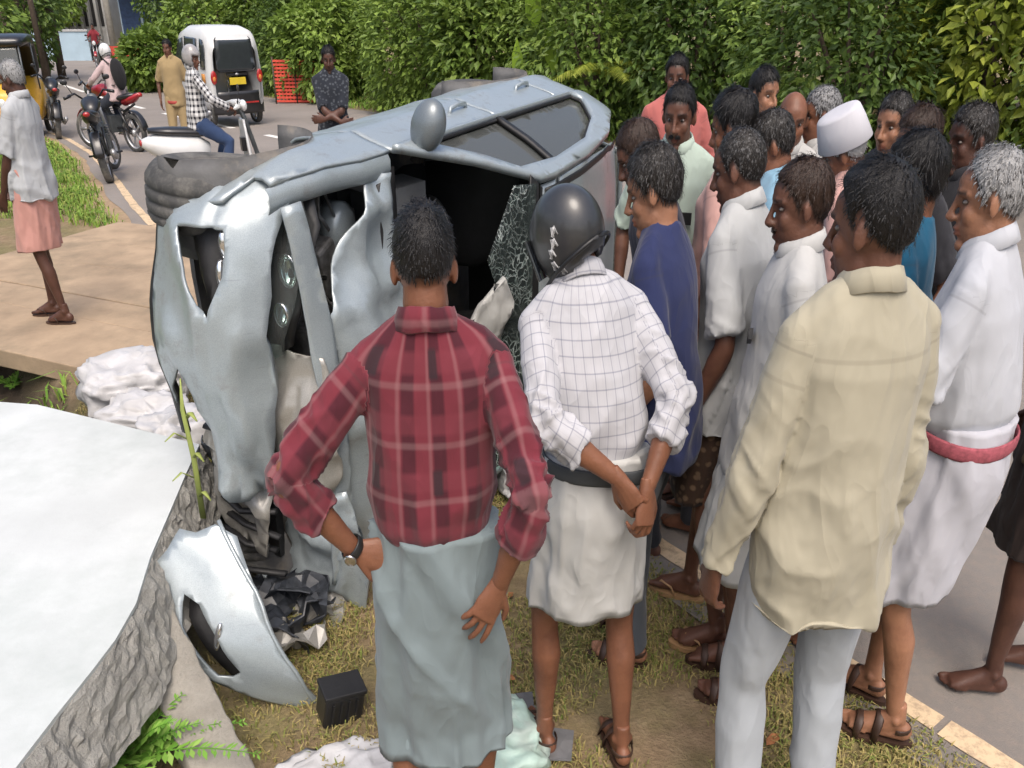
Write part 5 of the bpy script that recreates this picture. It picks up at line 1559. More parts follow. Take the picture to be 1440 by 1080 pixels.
person('person with wavy black hair in deep teal shirt', stand(1302, 192, 1.66), 62, 1.66, head=(8, 10, 0), skin='a', hair='black', hairstyle=dict(top=.9, lift=.25), hair_th=.021, shirt=TEAL, sleeve='half', collar=False, lower='trousers', lower_mat=DARK, lod=1.3)
P_ = place(1402, 962)
person('barefoot person in olive shirt and dark brown wrap', (P_[0], P_[1], 0.006), 70, 1.66, lean=10, skin='d', hair='black', shirt=OLIVE, sleeve='half', hem=.80, lower_mat=BRWN, lower_hem=0.52, lod=1.1, feet={'l': (-.10, .06, 8), 'r': (.10, -.16, -6)},)
# left side
PINKW = cloth('pink_wrap', (0.52, 0.27, 0.23)); PB = place(92, 457)
person('grey-haired person in white half-sleeved shirt and pink wrap on the footpath', (PB[0], PB[1], 0.035), 84, 1.63, lean=-7, head=(4, 14, 0), skin='d', hair='grey', hairstyle=dict(recede=.4, top=.3, len=.7), hair_th=.008, shirt=cloth('white_shirt_grey', (0.43, 0.445, 0.46), 1.2), sleeve='half', hem=0.82, fit=1.06,
       lower_mat=PINKW, lower_hem=0.50, footwear='flip', lod=1.2, group='people watching from the footpath', arms={'l': dict(w=(-.16, .17, .86), pole=(-.5, -1, 0)), 'r': dict(w=(.1, .24, .9), pole=(1, -.5, 0))},
       feet={'l': (-.11, -.10, 0), 'r': (.09, .14, 10)})
# ------------------------------------------------------------------ fallen wall slab, post, sacks, debris
def rough_mat(name, c1, c2, sc=40, b=0.9):
    if name in MATS: return MATS[name]
    m, nt, bs = nodes(name); T = NT(nt); co = T.coord()
    n1 = T.noise(co, sc * .25, 6, .7); n2 = T.noise(co, sc * 3, 5, .75)
    cc = T.mix(T.math('MULTIPLY', n2, .5), T.ramp(n1, [(.3, c1), (.7, c2)]), tuple(x * .5 for x in c1))
    T.l(cc, bs.inputs['Base Color']); bs.inputs['Roughness'].default_value = .95
    T.l(T.bump(T.math('ADD', n2, n1), b, .012), bs.inputs['Normal'])
    MATS[name] = m; return m
M_CORE = rough_mat('broken_concrete', (.34, .33, .30), (.52, .51, .47), 50)
M_POST = rough_mat('post_concrete', (.27, .25, .215), (.42, .395, .345), 30, .5)
M_WPAINT = simple('wall_whitewash', (.51, .535, .53), .75, var=.12, vscale=1.7, bump=.4, bscale=24, dirt=(.33, .37, .35), dirt_amt=.6)
SZ = .47
top = [atz(u, v, SZ)[:2] for u, v in ((52, 568), (165, 597), (281, 627), (262, 668), (237, 728), (212, 786), (192, 852), (163, 903), (132, 944), (84, 1004), (24, 1082))] + [np.array([-1.18, 1.15]), np.array([-1.5, .95]), np.array([-2.6, 1.1]), np.array([-2.75, 3.3])]
ctr = np.array([-1.7, 2.2])
wall = empty('fallen_wall_slab', (ctr[0], ctr[1], SZ - .16))
tag(wall, 'broken white-painted concrete wall slab lying tilted with a rough grey edge', 'wall slab')
def slabpt(P, z):
    return np.c_[P - ctr, np.full(len(P), z) + .012 * (P[:, 0] - ctr[0])]
V, F = cdt_panel([tuple(p) for p in top], .10, (), lambda P: slabpt(P, .16), .012)
mesh_obj('painted_face', V, F, M_WPAINT, wall, smooth=False)
# rough core: rings from just under the paint outwards and down
def dens(poly, st_):
    out = []
    for i in range(len(poly)):
        a, b = poly[i], poly[(i + 1) % len(poly)]
        k = max(1, int(np.linalg.norm(b - a) / st_)); out += [a + (b - a) * j / k for j in range(k)]
    return np.array(out)
D0 = dens(top, .018); n = len(D0); cen = D0.mean(0)
out_n = np.array([nrm([D0[(i + 1) % n][1] - D0[i - 1][1], -(D0[(i + 1) % n][0] - D0[i - 1][0])]) for i in range(n)])
if ((D0 - cen) * out_n).sum() < 0: out_n = -out_n
rows = []
PRF = np.array(((-.02, .150), (.002, .149), (.018, .120), (.034, .080), (.050, .035), (.066, -.01), (.080, -.05), (.02, -.06), (-.25, -.06)))
PR = np.array([[np.interp(q, range(9), PRF[:, 0]), np.interp(q, range(9), PRF[:, 1])] for q in [0, 1, 1.3, 1.6, 2, 2.33, 2.67, 3, 3.33, 3.67, 4, 4.33, 4.67, 5, 5.33, 5.67, 6, 7, 8]])
for k, (o, z) in enumerate(PR):
    q = np.c_[D0, np.full(n, z)]
    amp = .015 if 2 <= k <= 16 else (.004 if k == 1 else 0)
    d = (fbm(q * 16, 3) + 1.0 * fbm(q * 48, 3)) * amp
    P = D0 + out_n * (o + d)[:, None]
    rows.append(np.c_[P - ctr, np.full(n, z) + .012 * (P[:, 0] - ctr[0]) + amp * .5 * fbm(q * 22 + 5, 2)])
V = np.concatenate(rows); m = len(rows)
F = [[i * n + k, i * n + (k + 1) % n, (i + 1) * n + (k + 1) % n, (i + 1) * n + k] for i in range(m - 1) for k in range(n)] + [list(range(n)), [(m - 1) * n + k for k in range(n)]]
mesh_obj('broken_core', V, F, M_CORE, wall, smooth=False)
# rubble that carries it
for k, (x, y, s) in enumerate(((-1.75, 2.55, .30), (-2.0, 1.75, .32), (-1.55, 1.5, .28), (-2.4, 2.9, .30))):
    V, F = ball((0, 0, 0), (s * .55, s * .5, s * .5), 12, 9)
    V = V * (1 + .25 * fbm(V * 9 + k * 5, 2))[:, None]
    g0 = gz(x, y); V[:, 2] *= (SZ - .20 - g0) / (V[:, 2].max() - V[:, 2].min()); V[:, 2] -= V[:, 2].min()
    o = mesh_obj('rubble_block', V, F, M_CORE, smooth=False); o.location = (x, y, g0)
    tag(o, 'rough concrete rubble block propping the fallen white slab', 'rubble', 'rubble under the slab')
# concrete post
A_ = atz(208, 880, .30); B_ = place(318, 1115) + np.array([0, 0, .05])
d = nrm(B_ - A_); sd_ = nrm(np.cross(d, [0, 0, 1])); up_ = np.cross(sd_, d)
L = np.linalg.norm(B_ - A_) + .25
rows = []; nn = 40
for i in range(nn):
    p = A_ - d * .18 + d * L * i / (nn - 1)
    sq = [(-1, -.92), (-.92, -1), (0, -1.0), (.92, -1), (1, -.92), (1, 0), (1, .92), (.92, 1), (0, 1.0), (-.92, 1), (-1, .92), (-1, 0)]
    rows.append([p + sd_ * a * .072 + up_ * b * .055 for a, b in sq])
V = np.array(rows).reshape(-1, 3); V = V + (fbm(V * 30, 3) * .005)[:, None]
F = [[i * 12 + k, i * 12 + (k + 1) % 12, (i + 1) * 12 + (k + 1) % 12, (i + 1) * 12 + k] for i in range(nn - 1) for k in range(12)] + [list(range(12)), [(nn - 1) * 12 + k for k in range(12)]]
o = mesh_obj('concrete_post', V - B_, F, M_POST); o.location = B_
tag(o, 'grey weathered concrete post leaning under the fallen slab edge', 'post')
# sacks
def sack_mat(name, c):
    m, nt, b = nodes(name); T = NT(nt); co = T.coord()
    n1 = T.noise(co, 7, 4, .6); n2 = T.noise(T.mapping(co, (1, 1, 1.6), (.4, .3, .9)), 11, 3, .5, .6)
    cc = T.mix(T.ramp(n2, [(.42, (.35, .35, .35)), (.6, (0, 0, 0))]), T.ramp(n1, [(.35, tuple(x * .8 for x in c)), (.65, c)]), (.36, .35, .34))
    T.l(cc, b.inputs['Base Color']); b.inputs['Roughness'].default_value = .5
    T.l(T.bump(T.math('ABSOLUTE', T.math('SUBTRACT', n2, .5)), .3, .03), b.inputs['Normal'])
    return m
M_SACK = sack_mat('sack_white', (.55, .55, .56)); M_MINT = sack_mat('sack_mint', (.40, .54, .48))
def sack(label, c, size, yaw, tilt=0, mat=None, seed=0):
    V, F = ball((0, 0, 0), 1, 56, 36)
    V = np.sign(V) * np.abs(V) ** .62
    P = V * np.array(size)
    q = V * 2.4 + seed
    P = P + V * ((ridged(q * .8) * .16 + ridged(q * 1.5 + 3) * .08 + ridged(q * 3.1) * .012) * np.mean(size))[:, None]
    P = P @ rotm('X', tilt).T @ rotm('Z', yaw).T
    o = mesh_obj('sack', P, F, mat or M_SACK); o.location = c
    tag(o, label, 'sack', 'white sacks'); return o
def sp(u, v, z): return atz(u, v, z)
sack('plump white woven sack lying uppermost beside the footpath slab', sp(186, 540, .16), (.26, .19, .13), .5, .2, seed=1)
sack('white woven sack with a turned-over flap behind the fallen slab', sp(208, 590, .10), (.22, .15, .11), -.2, .1, seed=4)
sack('white woven sack wedged against the torn bumper corner', sp(248, 612, .12), (.15, .15, .12), .9, 0, seed=9)
sack('small white sack by the cracked windscreen foot', sp(727, 672, .10), (.075, .08, .10), .3, 0, seed=13)
for lab, u, v, size, mt, sd in (('flat white plastic sheet at the feet of the plaid shirt', 470, 1108, (.17, .13, .022), M_SACK, 21), ('mint green crumpled sack beside the grey wrap', 700, 1062, (.13, .15, .06), M_MINT, 25)):
    sack(lab, place(u, v) + np.array([0, 0, size[2] * .7]), size, .4, 0, mt, sd)
# grey broken panels, black lamp housing
M_GSH = simple('grey_panel', (.13, .13, .135), .6, var=.3, bump=.3)
for k, (lab, u, v, ol, yw) in enumerate((('large grey broken plastic panel lying on dry grass', 745, 1035, [(-.15, -.09), (.02, -.11), (.15, -.06), (.12, .05), (.03, .03), (.0, .10), (-.09, .07)], -.4),
                                       ('small curved grey plastic fragment on dry grass', 718, 1000, [(-.06, -.04), (.06, -.05), (.08, .03), (-.04, .05)], .3))):
    V, F = cdt_panel(ol, .03, (), lambda P: np.c_[P, .025 + .04 * np.abs(P[:, 0]) + .02 * fbm(np.c_[P * 9, P[:, 0] * 0 + k], 2)], .006)
    o = mesh_obj('broken_panel', V @ rotm('Z', yw).T, F, M_GSH, smooth=False); o.location = place(u, v)
    tag(o, lab, 'debris')
bb = empty('battery_box', place(476, 1005)); bb.rotation_euler = (0.1, .15, .5)
tag(bb, 'black plastic box with ribbed lid standing in the dirt by the grey wrap', 'battery')
MB().add(*box((0, 0, .055), (.12, .085, .11))).build('case', M_BLACKP, bb, smooth=False, bevel=.008)
MB().add(*box((0, 0, .117), (.128, .092, .016))).build('lid', M_TRIM, bb, smooth=False, bevel=.004)
for k in range(4):
    MB().add(*box((-.036 + .024 * k, -.045, .055), (.006, .008, .08))).build('rib', M_TRIM, bb, smooth=False)
# plant in the corner: feathery stems with leaflets
M_LEAFB = grass_mat('bright_leaf', (.10, .24, .03), (.17, .34, .05), (.27, .42, .10))
def feather_plant(name, label, base, stems, ln, sc_):
    root = empty(name, base); tag(root, label, 'plant')
    V = []; F = []; rn = []
    st_ = MB()
    for i in range(stems):
        a = rng.uniform(0, 6.28); el = rng.uniform(.5, 1.25); L = ln * rng.uniform(.7, 1.15)
        d0 = np.array([math.cos(a) * math.cos(el), math.sin(a) * math.cos(el), math.sin(el)])
        pts = [d0 * L * t + np.array([0, 0, -.35 * L * t * t]) + d0 * np.array([1, 1, 0]) * .25 * L * t * t for t in np.linspace(0, 1, 12)]
        st_.add(*tube(pts, np.linspace(.004, .0012, 12).tolist(), 5))
        for j in range(2, 12):
            t = nrm(pts[j] - pts[j - 1]); s = nrm(np.cross(t, [0, 0, 1]))
            for sg in (-1, 1):
                for q in range(2):
                    l = sc_ * (1.15 - j / 13) * rng.uniform(.7, 1.1); dirv = nrm(s * sg + t * rng.uniform(.3, .9) + np.array([0, 0, rng.uniform(-.3, .2)]))
                    w_ = nrm(np.cross(dirv, [0, 0, 1])) * l * .16
                    p = pts[j] - t * .012 * q; b0 = len(V)
                    V += [p, p + dirv * l * .5 + w_, p + dirv * l, p + dirv * l * .5 - w_]; F.append([b0, b0 + 1, b0 + 2, b0 + 3]); rn += [rng.random()] * 4
    mesh_obj('leaves', V, F, M_LEAFB, root, smooth=False, attrs={'rnd': np.array(rn)})
    st_.build('stem', M_LEAFB, root)
feather_plant('leafy_weed', 'bright green feathery weed growing in front of the fallen slab', place(200, 1095) + np.array([.0, -.03, .10]), 24, .33, .066)
feather_plant('verge_weed', 'small green weed sprouting between slab and drain bank', place(20, 545), 10, .22, .07)
# yellow-green stalk caught in the bumper
p0 = CM([[1.80, .08, .42]])[0]
wd_ = empty('weed_stalk', p0); tag(wd_, 'yellow-green weed stalk caught in the broken bumper', 'plant')
b = MB(); b.add(*tube([np.array([.0, 0, -.38]), np.array([.008, -.01, -.15]), np.array([0, -.012, .02]), np.array([.005, 0, .12])], [(.010, .002), (.009, .002), (.007, .002), (.002, .001)], 8))
b.build('stalk', simple('weed_yellow', (.26, .31, .08), .7, var=.2), wd_)
b = MB()
for k in range(5): b.add(*tube([np.array([0, 0, -.3 + .07 * k]), np.array([.03 * (-1) ** k, -.03, -.26 + .07 * k]), np.array([.055 * (-1) ** k, -.05, -.28 + .07 * k])], [(.004, .002), (.010, .002), (.002, .001)], 6))
b.build('leaf_blades', simple('weed_yellow', (.36, .40, .10)), wd_)
# dry leaves on the verge
M_DL = simple('dead_leaf', (.30, .12, .045), .8, var=.4, vscale=30)
for k in range(14):
    s_, t_ = random.uniform(-1.2, 1.6), random.uniform(-1.3, -.1)
    x, y = world(s_, t_)
    V, F = cdt_panel([(-.03, 0), (-.01, .014), (.02, .012), (.036, 0), (.02, -.012), (-.01, -.014)], .02, (), lambda P: np.c_[P, .006 + .3 * np.abs(P[:, 1])], .001)
    o = mesh_obj('dead_leaf', V @ rotm('Z', random.uniform(0, 6)).T, F, M_DL, smooth=False); o.location = (x, y, gz(x, y) + .01)
    tag(o, 'small curled brown dead leaf lying on the verge grass', 'leaf', 'dead leaves on the verge')

# ------------------------------------------------------------------ hedge, trees
def leaf_mat(name, c1, c2, c3):
    m, nt, b = nodes(name); T = NT(nt)
    a = T.attr('rnd', 'Fac')
    c = T.ramp(a, [(0, c1), (.55, c2), (1, c3)])
    T.l(c, b.inputs['Base Color']); b.inputs['Roughness'].default_value = .5; b.inputs['Specular IOR Level'].default_value = .35
    out = nt.nodes['Material Output']
    tl = T.n('ShaderNodeBsdfTranslucent'); T.l(T.mix(.4, c, (.25, .35, .04)), tl.inputs[0])
    mx = T.n('ShaderNodeMixShader'); mx.inputs[0].default_value = .28
    T.l(b.outputs[0], mx.inputs[1]); T.l(tl.outputs[0], mx.inputs[2]); T.l(mx.outputs[0], out.inputs['Surface'])
    return m
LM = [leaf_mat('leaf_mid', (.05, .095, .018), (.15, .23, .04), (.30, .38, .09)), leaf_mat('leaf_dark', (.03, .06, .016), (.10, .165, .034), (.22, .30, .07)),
      leaf_mat('leaf_yellow', (.10, .14, .02), (.26, .31, .04), (.46, .48, .10)), leaf_mat('leaf_fresh', (.09, .15, .03), (.21, .31, .055), (.36, .46, .13))]
M_BARK = rough_mat('bark', (.07, .05, .035), (.14, .105, .075), 40)
def leaves(P, N, size, asp=.5, droop=.5):
    n = len(P)
    r = rng.normal(0, .55, (n, 3)); dirv = N + r - np.array([0, 0, droop])
    dirv /= np.linalg.norm(dirv, axis=1)[:, None]
    up = N * .6 + np.array([0, 0, .8]) + rng.normal(0, .4, (n, 3))
    s = np.cross(dirv, up); s /= np.maximum(1e-6, np.linalg.norm(s, axis=1))[:, None]
    nn = np.cross(s, dirv)
    L = (size * rng.uniform(.55, 1.35, n))[:, None]
    w_ = L * asp * .5
    m1 = P + dirv * L * .45
    V = np.stack([P, m1 + s * w_ + nn * w_ * .25, P + dirv * L - nn * L * .1, m1 - s * w_ + nn * w_ * .25], 1).reshape(-1, 3)
    I = np.arange(n) * 4
    F = np.concatenate([np.stack([I, I + 1, I + 2], 1), np.stack([I, I + 2, I + 3], 1)])
    return V, F
def bush(name, label, cat, base, rad, zc, n, size, mat, group, trunk=.06, asp=.5, lump=.35, seed=0, droop=.5):
    root = empty(name, base); tag(root, label, cat, group)
    d = rng.normal(0, 1, (n, 3)); d /= np.linalg.norm(d, axis=1)[:, None]
    k = 1 + lump * fbm(d * 2.2 + seed, 3) + lump * .5 * fbm(d * 6 + seed, 2)
    dep = 1 - np.abs(rng.normal(0, .13, n)) - .25 * (rng.random(n) < .12)
    P = d * k[:, None] * dep[:, None] * np.array(rad) + np.array([0, 0, zc])
    ok = P[:, 2] > .02
    P, d_, dp = P[ok], d[ok], dep[ok]
    V, F = leaves(P, d_, size, asp, droop)
    cl = .5 + .5 * fbm(P * 1.6 + seed, 2)
    rn = np.clip(.15 + .55 * rng.random(len(P)) + .45 * (cl - .5), 0, 1)
    mesh_obj('crown', V, F, mat, root, smooth=False, attrs={'rnd': np.repeat(rn, 4)})
    tb = MB()
    for q in range(4):
        a = q * 1.6 + seed
        tip = np.array([math.cos(a) * rad[0] * .55, math.sin(a) * rad[1] * .55, zc + rad[2] * .45])
        tb.add(*tube([np.array([0, 0, -.15]), np.array([math.cos(a) * .06, math.sin(a) * .06, zc * .45]), tip * .6 + np.array([0, 0, zc * .2]), tip], [trunk, trunk * .8, trunk * .5, trunk * .15], 8))
    tb.build('trunk', M_BARK, root)
    return root
HL = [
 ('dense hedge bush with glossy mid green leaves behind the grey-haired onlooker', 0, .10), ('yellow-green leafy bush at the near end of the hedge', 2, .11), ('dark green hedge bush behind the white cap', 1, .11), ('bushy hedge shrub with fresh green leaves behind the bald onlooker', 3, .12),
 ('dark creeper-covered hedge bush beside the salmon shirt', 1, .10), ('hanging vine hedge bush with mid green leaves above the car roof', 0, .13), ('leafy green climber mass above the car rear wheel', 3, .13), ('mid green hedge bush above the overturned car door', 0, .12),
 ('fresh green vine-hung bush beyond the door mirror', 3, .12), ('dense green bush beside the camouflage shirt', 0, .12), ('rounded green bush near the orange net', 3, .11), ('deep green tall bush behind the white van', 1, .12)]
ss = [1.6, 3.2, 4.6, 6.2, 7.7, 9.4, 11.2, 13.0, 15.0, 17.2, 19.6, 22.5]
for i, ((lab, mi, sz), s_) in enumerate(zip(HL, ss)):
    t_ = 8.6 + .5 * math.sin(i * 2.3)
    x, y = world(s_, t_)
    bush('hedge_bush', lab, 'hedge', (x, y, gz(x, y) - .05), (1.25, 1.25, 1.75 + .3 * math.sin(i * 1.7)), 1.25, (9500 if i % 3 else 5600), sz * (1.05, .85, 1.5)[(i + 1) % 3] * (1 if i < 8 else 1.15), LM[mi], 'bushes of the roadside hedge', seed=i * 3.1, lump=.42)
for i, (s_, t_, mi, lab) in enumerate(((-.6, 8.2, 2, 'yellow-green tree at the right end of the hedge'), (2.8, 11.2, 1, 'tall dark tree behind the near hedge'), (6.0, 11.4, 0, 'tall tree behind the middle hedge with mid green crown'), (9.6, 11.6, 1, 'tall dark green tree behind the hedge over the car'), (13.5, 11.4, 0, 'tall leafy tree behind the far hedge'), (18, 11.5, 3, 'tall fresh green tree rising behind the orange net hedge'), (24, 11, 1, 'dark tree beyond the white van'))):
    x, y = world(s_, t_)
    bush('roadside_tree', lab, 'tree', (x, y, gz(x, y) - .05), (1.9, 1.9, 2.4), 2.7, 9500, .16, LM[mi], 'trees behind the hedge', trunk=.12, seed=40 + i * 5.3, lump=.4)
# palm-like fronds and one broad bright leaf in the hedge
def frond_plant(label, base, n, L, mat):
    root = empty('fern_palm', base); tag(root, label, 'plant')
    for i in range(n):
        a = 6.28 * i / n + rng.uniform(-.2, .2); el = rng.uniform(.5, 1.2)
        pts = []
        for t in np.linspace(0, 1, 14):
            r_ = L * t * math.cos(el) + L * .25 * t * t; pts.append(np.array([math.cos(a) * r_, math.sin(a) * r_, 1.0 + L * math.sin(el) * t - L * .75 * t * t]))
        mb = MB(); mb.add(*tube(pts, np.linspace(.012, .003, 14).tolist(), 5))
        rr = [.5] * mb.n
        V, F = [], []
        for j in range(2, 14):
            t = nrm(pts[j] - pts[j - 1]); s = nrm(np.cross(t, [0, 0, 1]))
            for q in range(3):
                for sg in (-1, 1):
                    l = .30 * L * math.sin(math.pi * min(.95, (j + q / 3) / 14)) ** .6; d_ = nrm(s * sg + t * .5 - np.array([0, 0, .35])); w_ = t * .012
                    p = pts[j] - (pts[j] - pts[j - 1]) * q / 3; b0 = len(V); V += [p - w_, p + w_, p + d_ * l]; F.append([b0, b0 + 1, b0 + 2])
        mb.add(V, F)
        mb.build('frond', mat, root, smooth=False, attrs={'rnd': np.r_[np.array(rr), rng.random(len(V))]})
x, y = world(8.6, 7.6); frond_plant('spreading palm fronds poking out of the hedge', (x, y, gz(x, y)), 9, 1.0, LM[2])
x, y = world(5.4, 7.6); frond_plant('low fern fronds in front of the dark hedge', (x, y, gz(x, y)), 8, .8, LM[3])
x, y = world(9.9, 7.25)
bl = empty('banana_plant', (x, y, gz(x, y))); tag(bl, 'broad bright yellow-green banana leaf standing out of the hedge', 'plant')
for k, (dx, hh, wv) in enumerate(((0, 2.55, .16), (.35, 1.9, .13), (-.3, 1.6, .12))):
    V, F = cdt_panel([(-wv, .25), (-wv * .9, .6), (0, .9), (wv * .9, .6), (wv, .25), (0, 0)], .06, (), lambda P: np.stack([P[:, 0] + dx, -.12 * P[:, 1] - .25 * np.abs(P[:, 0]), hh - .9 + P[:, 1] * .95], 1), 0)
    mesh_obj('leaf_blade', V @ rotm('Z', -.6).T, F, leaf_mat('banana_leaf', (.22, .34, .03), (.27, .42, .04), (.3, .45, .06)), bl, attrs={'rnd': np.full(len(V), .5)})
    MB().add(*tube([(0, 0, -.05), (dx * .5, .03, (hh - .9) * .6), (dx, 0, hh - .85)], [.04, .03, .015], 8)).build('leaf_stalk', LM[3], bl, M=Matrix.Rotation(-.6, 4, 'Z'), attrs=None)

# ------------------------------------------------------------------ far background
def wpt(u, y): return ray(u, 300)[0] / ray(u, 300)[1] * y      # x for a pixel column at distance y (level sight line)
def ux(u, y, z):
    dep = y * CF[1] + (z - CAM_H) * CF[2]
    return (u - 720) / FPX * dep
M_WALLG = simple('plaster_grey', (.40, .40, .40), .9, var=.2, vscale=1, dirt=(.22, .21, .2), dirt_amt=.6)
M_WALLB = simple('wall_pale_blue', (.36, .47, .55), .9, var=.15, vscale=1)
M_BLUE = simple('shutter_blue', (.025, .055, .13), .6, var=.3)
M_DARKO = simple('dark_opening', (.02, .02, .022), .9, var=.2)
M_AWN = simple('awning_pale', (.55, .58, .62), .7, var=.15)
def building(name, label, u0, u1, y, hgt, wall_m, kind):
    x0, x1 = ux(u0, y, .5), ux(u1, y, .5); g = gz((x0 + x1) / 2, y) - .3
    root = empty(name, ((x0 + x1) / 2, y, g)); tag(root, label, 'building')
    w_ = x1 - x0
    MB().add(*box((0, 2.0, hgt / 2), (w_, 4, hgt))).build('wall', wall_m, root, smooth=False)
    MB().add(*box((0, 1.8, hgt + .08), (w_ + .5, 4.6, .16))).build('roof', M_WALLG, root, smooth=False)
    if kind == 'col':
        nC = 6
        for k in range(nC):
            xx = -w_ / 2 + w_ * (k + .5) / nC
            MB().add(*box((xx, -.10, hgt * .52), (.13, .2, hgt * .96))).build('pillar', M_WALLG, root, smooth=False)
            if k < nC - 1:
                MB().add(*box((xx + w_ / nC / 2, -.004, hgt * .62), (w_ / nC * .6, .02, hgt * .5))).build('window', M_DARKO, root, smooth=False)
    if kind == 'shop':
        for k in range(3):
            xx = -w_ / 2 + w_ * (k + .5) / 3
            sh = MB().add(*box((xx, -.02, hgt * .42), (w_ / 3 * .86, .05, hgt * .75))).build('shutter', M_BLUE, root, smooth=False)
            for q in range(7):
                MB().add(*box((xx, -.055, hgt * (.12 + .09 * q)), (w_ / 3 * .84, .02, .03))).build('shutter_rib', M_BLUE, sh, smooth=False)
        MB().add(*box((0, -.7, hgt * .86), (w_ + .2, 1.5, .06), rotm('X', -.12))).build('awning', M_AWN, root, smooth=False)
building('house', 'grey house with tall pillars and dark windows across the far road', 92, 158, 46, 3.6, M_WALLG, 'col')
building('shop', 'shop with dark blue shutters and pale awning across the far road', 172, 262, 44, 3.2, M_WALLB, 'shop')
building('roadside_wall_house', 'pale house front seen past the far hedge', 395, 445, 40, 3.4, M_WALLG, 'col')
x0 = ux(88, 40, 0); g = gz(x0, 40)
w_ = empty('compound_wall', (x0, 40, g)); tag(w_, 'low pale blue compound wall in front of the grey house', 'wall')
MB().add(*box((0, 0, .6), (2.4, .18, 1.2))).build('panel', M_WALLB, w_, smooth=False)
MB().add(*box((0, 0, 1.24), (2.5, .26, .08))).build('coping', M_WALLG, w_, smooth=False)
def pole(label, u, y, h, r, mat=None):
    x = ux(u, y, 0); g = gz(x, y)
    root = empty('utility_pole', (x, y, g)); tag(root, label, 'pole')
    MB().add(*tube([(0, 0, -.2), (0, 0, h)], [r, r * .75], 12)).build('shaft', mat or M_POST, root)
    MB().add(*box((0, 0, h - .35), (.9, .06, .08))).build('cross_arm', M_POST, root, smooth=False)
pole('concrete utility pole in front of the blue shop', 161, 36, 5.5, .13); pole('grey utility pole behind the white van', 356, 30, 5.5, .11); pole('pale utility pole at the far hedge end', 440, 34, 5.5, .14)
pole('dark wooden pole beside the yellow auto rickshaw', 62, 28, 5.5, .09, M_BARK)
for i, (u, y, r_, zc, mi, lab) in enumerate(((216, 27, (1.0, 1.0, .85), .9, 0, 'round roadside shrub in front of the blue shop'), (300, 30, (1.6, 1.4, 1.6), 1.6, 3, 'leafy green tree behind the white van roof'), (390, 29, (1.5, 1.4, 1.5), 1.7, 0, 'bushy green tree between the van and the hedge'),
                                            (250, 40, (1.5, 1.5, 1.8), 2.4, 1, 'dark tree over the shop awning'), (20, 30, (1.6, 1.6, 1.7), 2.2, 1, 'brownish tree crown behind the yellow auto rickshaw'), (75, 44, (1.6, 1.6, 1.7), 3.0, 3, 'far tree over the grey house roof'), (-60, 24, (1.6, 1.6, 1.9), 2.0, 0, 'tree at the edge of the left verge'), (345, 42, (2.2, 2.0, 2.2), 2.2, 1, 'far dark tree closing the road behind the van'), (440, 30, (1.2, 1.2, 1.3), 1.2, 3, 'green bush beside the pale pole'))):
    x = ux(u, y, .5); bush('far_tree', lab, 'tree', (x, y, gz(x, y) - .05), r_, zc, 4200, .20, LM[mi], 'trees beyond the road bend', trunk=.10, seed=70 + i * 3.7, asp=.6)
for i in range(5):
    x = ux(-10 + 22 * i, 27 + i, .5); y = 27 + i
    root = empty('tree_trunk', (x, y, gz(x, y))); tag(root, 'bare brown tree trunk standing behind the yellow auto rickshaw', 'tree', 'bare trunks behind the auto rickshaw')
    MB().add(*tube([(0, 0, -.1), (.05, 0, 1.5), (-.05, .1, 3), (.05, .1, 5)], [.14, .12, .10, .07], 10)).build('trunk', M_BARK, root)
# far wood closing the view
for i, (u, y) in enumerate(((-40, 60), (60, 62), (160, 64), (260, 62), (360, 60), (460, 56), (560, 50))):
    x = ux(u, y, .5); bush('distant_tree', 'large hazy tree in the distance beyond the houses', 'tree', (x, y, gz(x, y) - .05), (4.2, 3.2, 3.4), 3.0, 3600, .5, LM[i % 2], 'distant trees', trunk=.2, seed=120 + i * 4.1, asp=.7)
# orange safety net on posts
M_NET = simple('orange_net', (.62, .075, .045), .6, var=.2, vscale=12)
def net(label, u0, u1, y, h):
    x0, x1 = ux(u0, y, .3), ux(u1, y, .3); g = gz(x0, y); L = x1 - x0
    root = empty('safety_net', (x0, y, g)); tag(root, label, 'barrier', 'orange safety nets')
    for k in range(3):
        MB().add(*tube([(L * k / 2, 0, -.05), (L * k / 2, 0, h + .08)], .022, 8)).build('post', M_BARK, root)
    b = MB()
    for k in range(12): b.add(*box((L / 2, .01 * math.sin(k), .08 + (h - .1) * k / 11), (L, .008, .052)))
    for k in range(int(L / .09) + 1): b.add(*box((.09 * k, .016, h / 2 + .02), (.03, .006, h - .08)))
    b.build('mesh', M_NET, root, smooth=False)
net('orange safety net panel beside the white van', 384, 444, 22.5, 1.05); net('orange safety net behind the khaki uniform', 226, 268, 30, .8); net('red and white barrier net near the blue shop', 150, 196, 34, .9)
for i, (s_, t_) in enumerate(((9, -9.5), (13, -7.5), (17, -9), (21, -6.5), (26, -8.5), (5, -12), (1, -13))):
    x, y = world(s_, t_)
    bush('field_tree', 'leafy tree standing in the field left of the footpath', 'tree', (x, y, gz(x, y) - .05), (2.2, 2.0, 2.0), 2.0, 3200, .26, LM[(i * 2 + 1) % 4], 'trees in the left field', trunk=.12, seed=160 + i * 4.3, asp=.6)
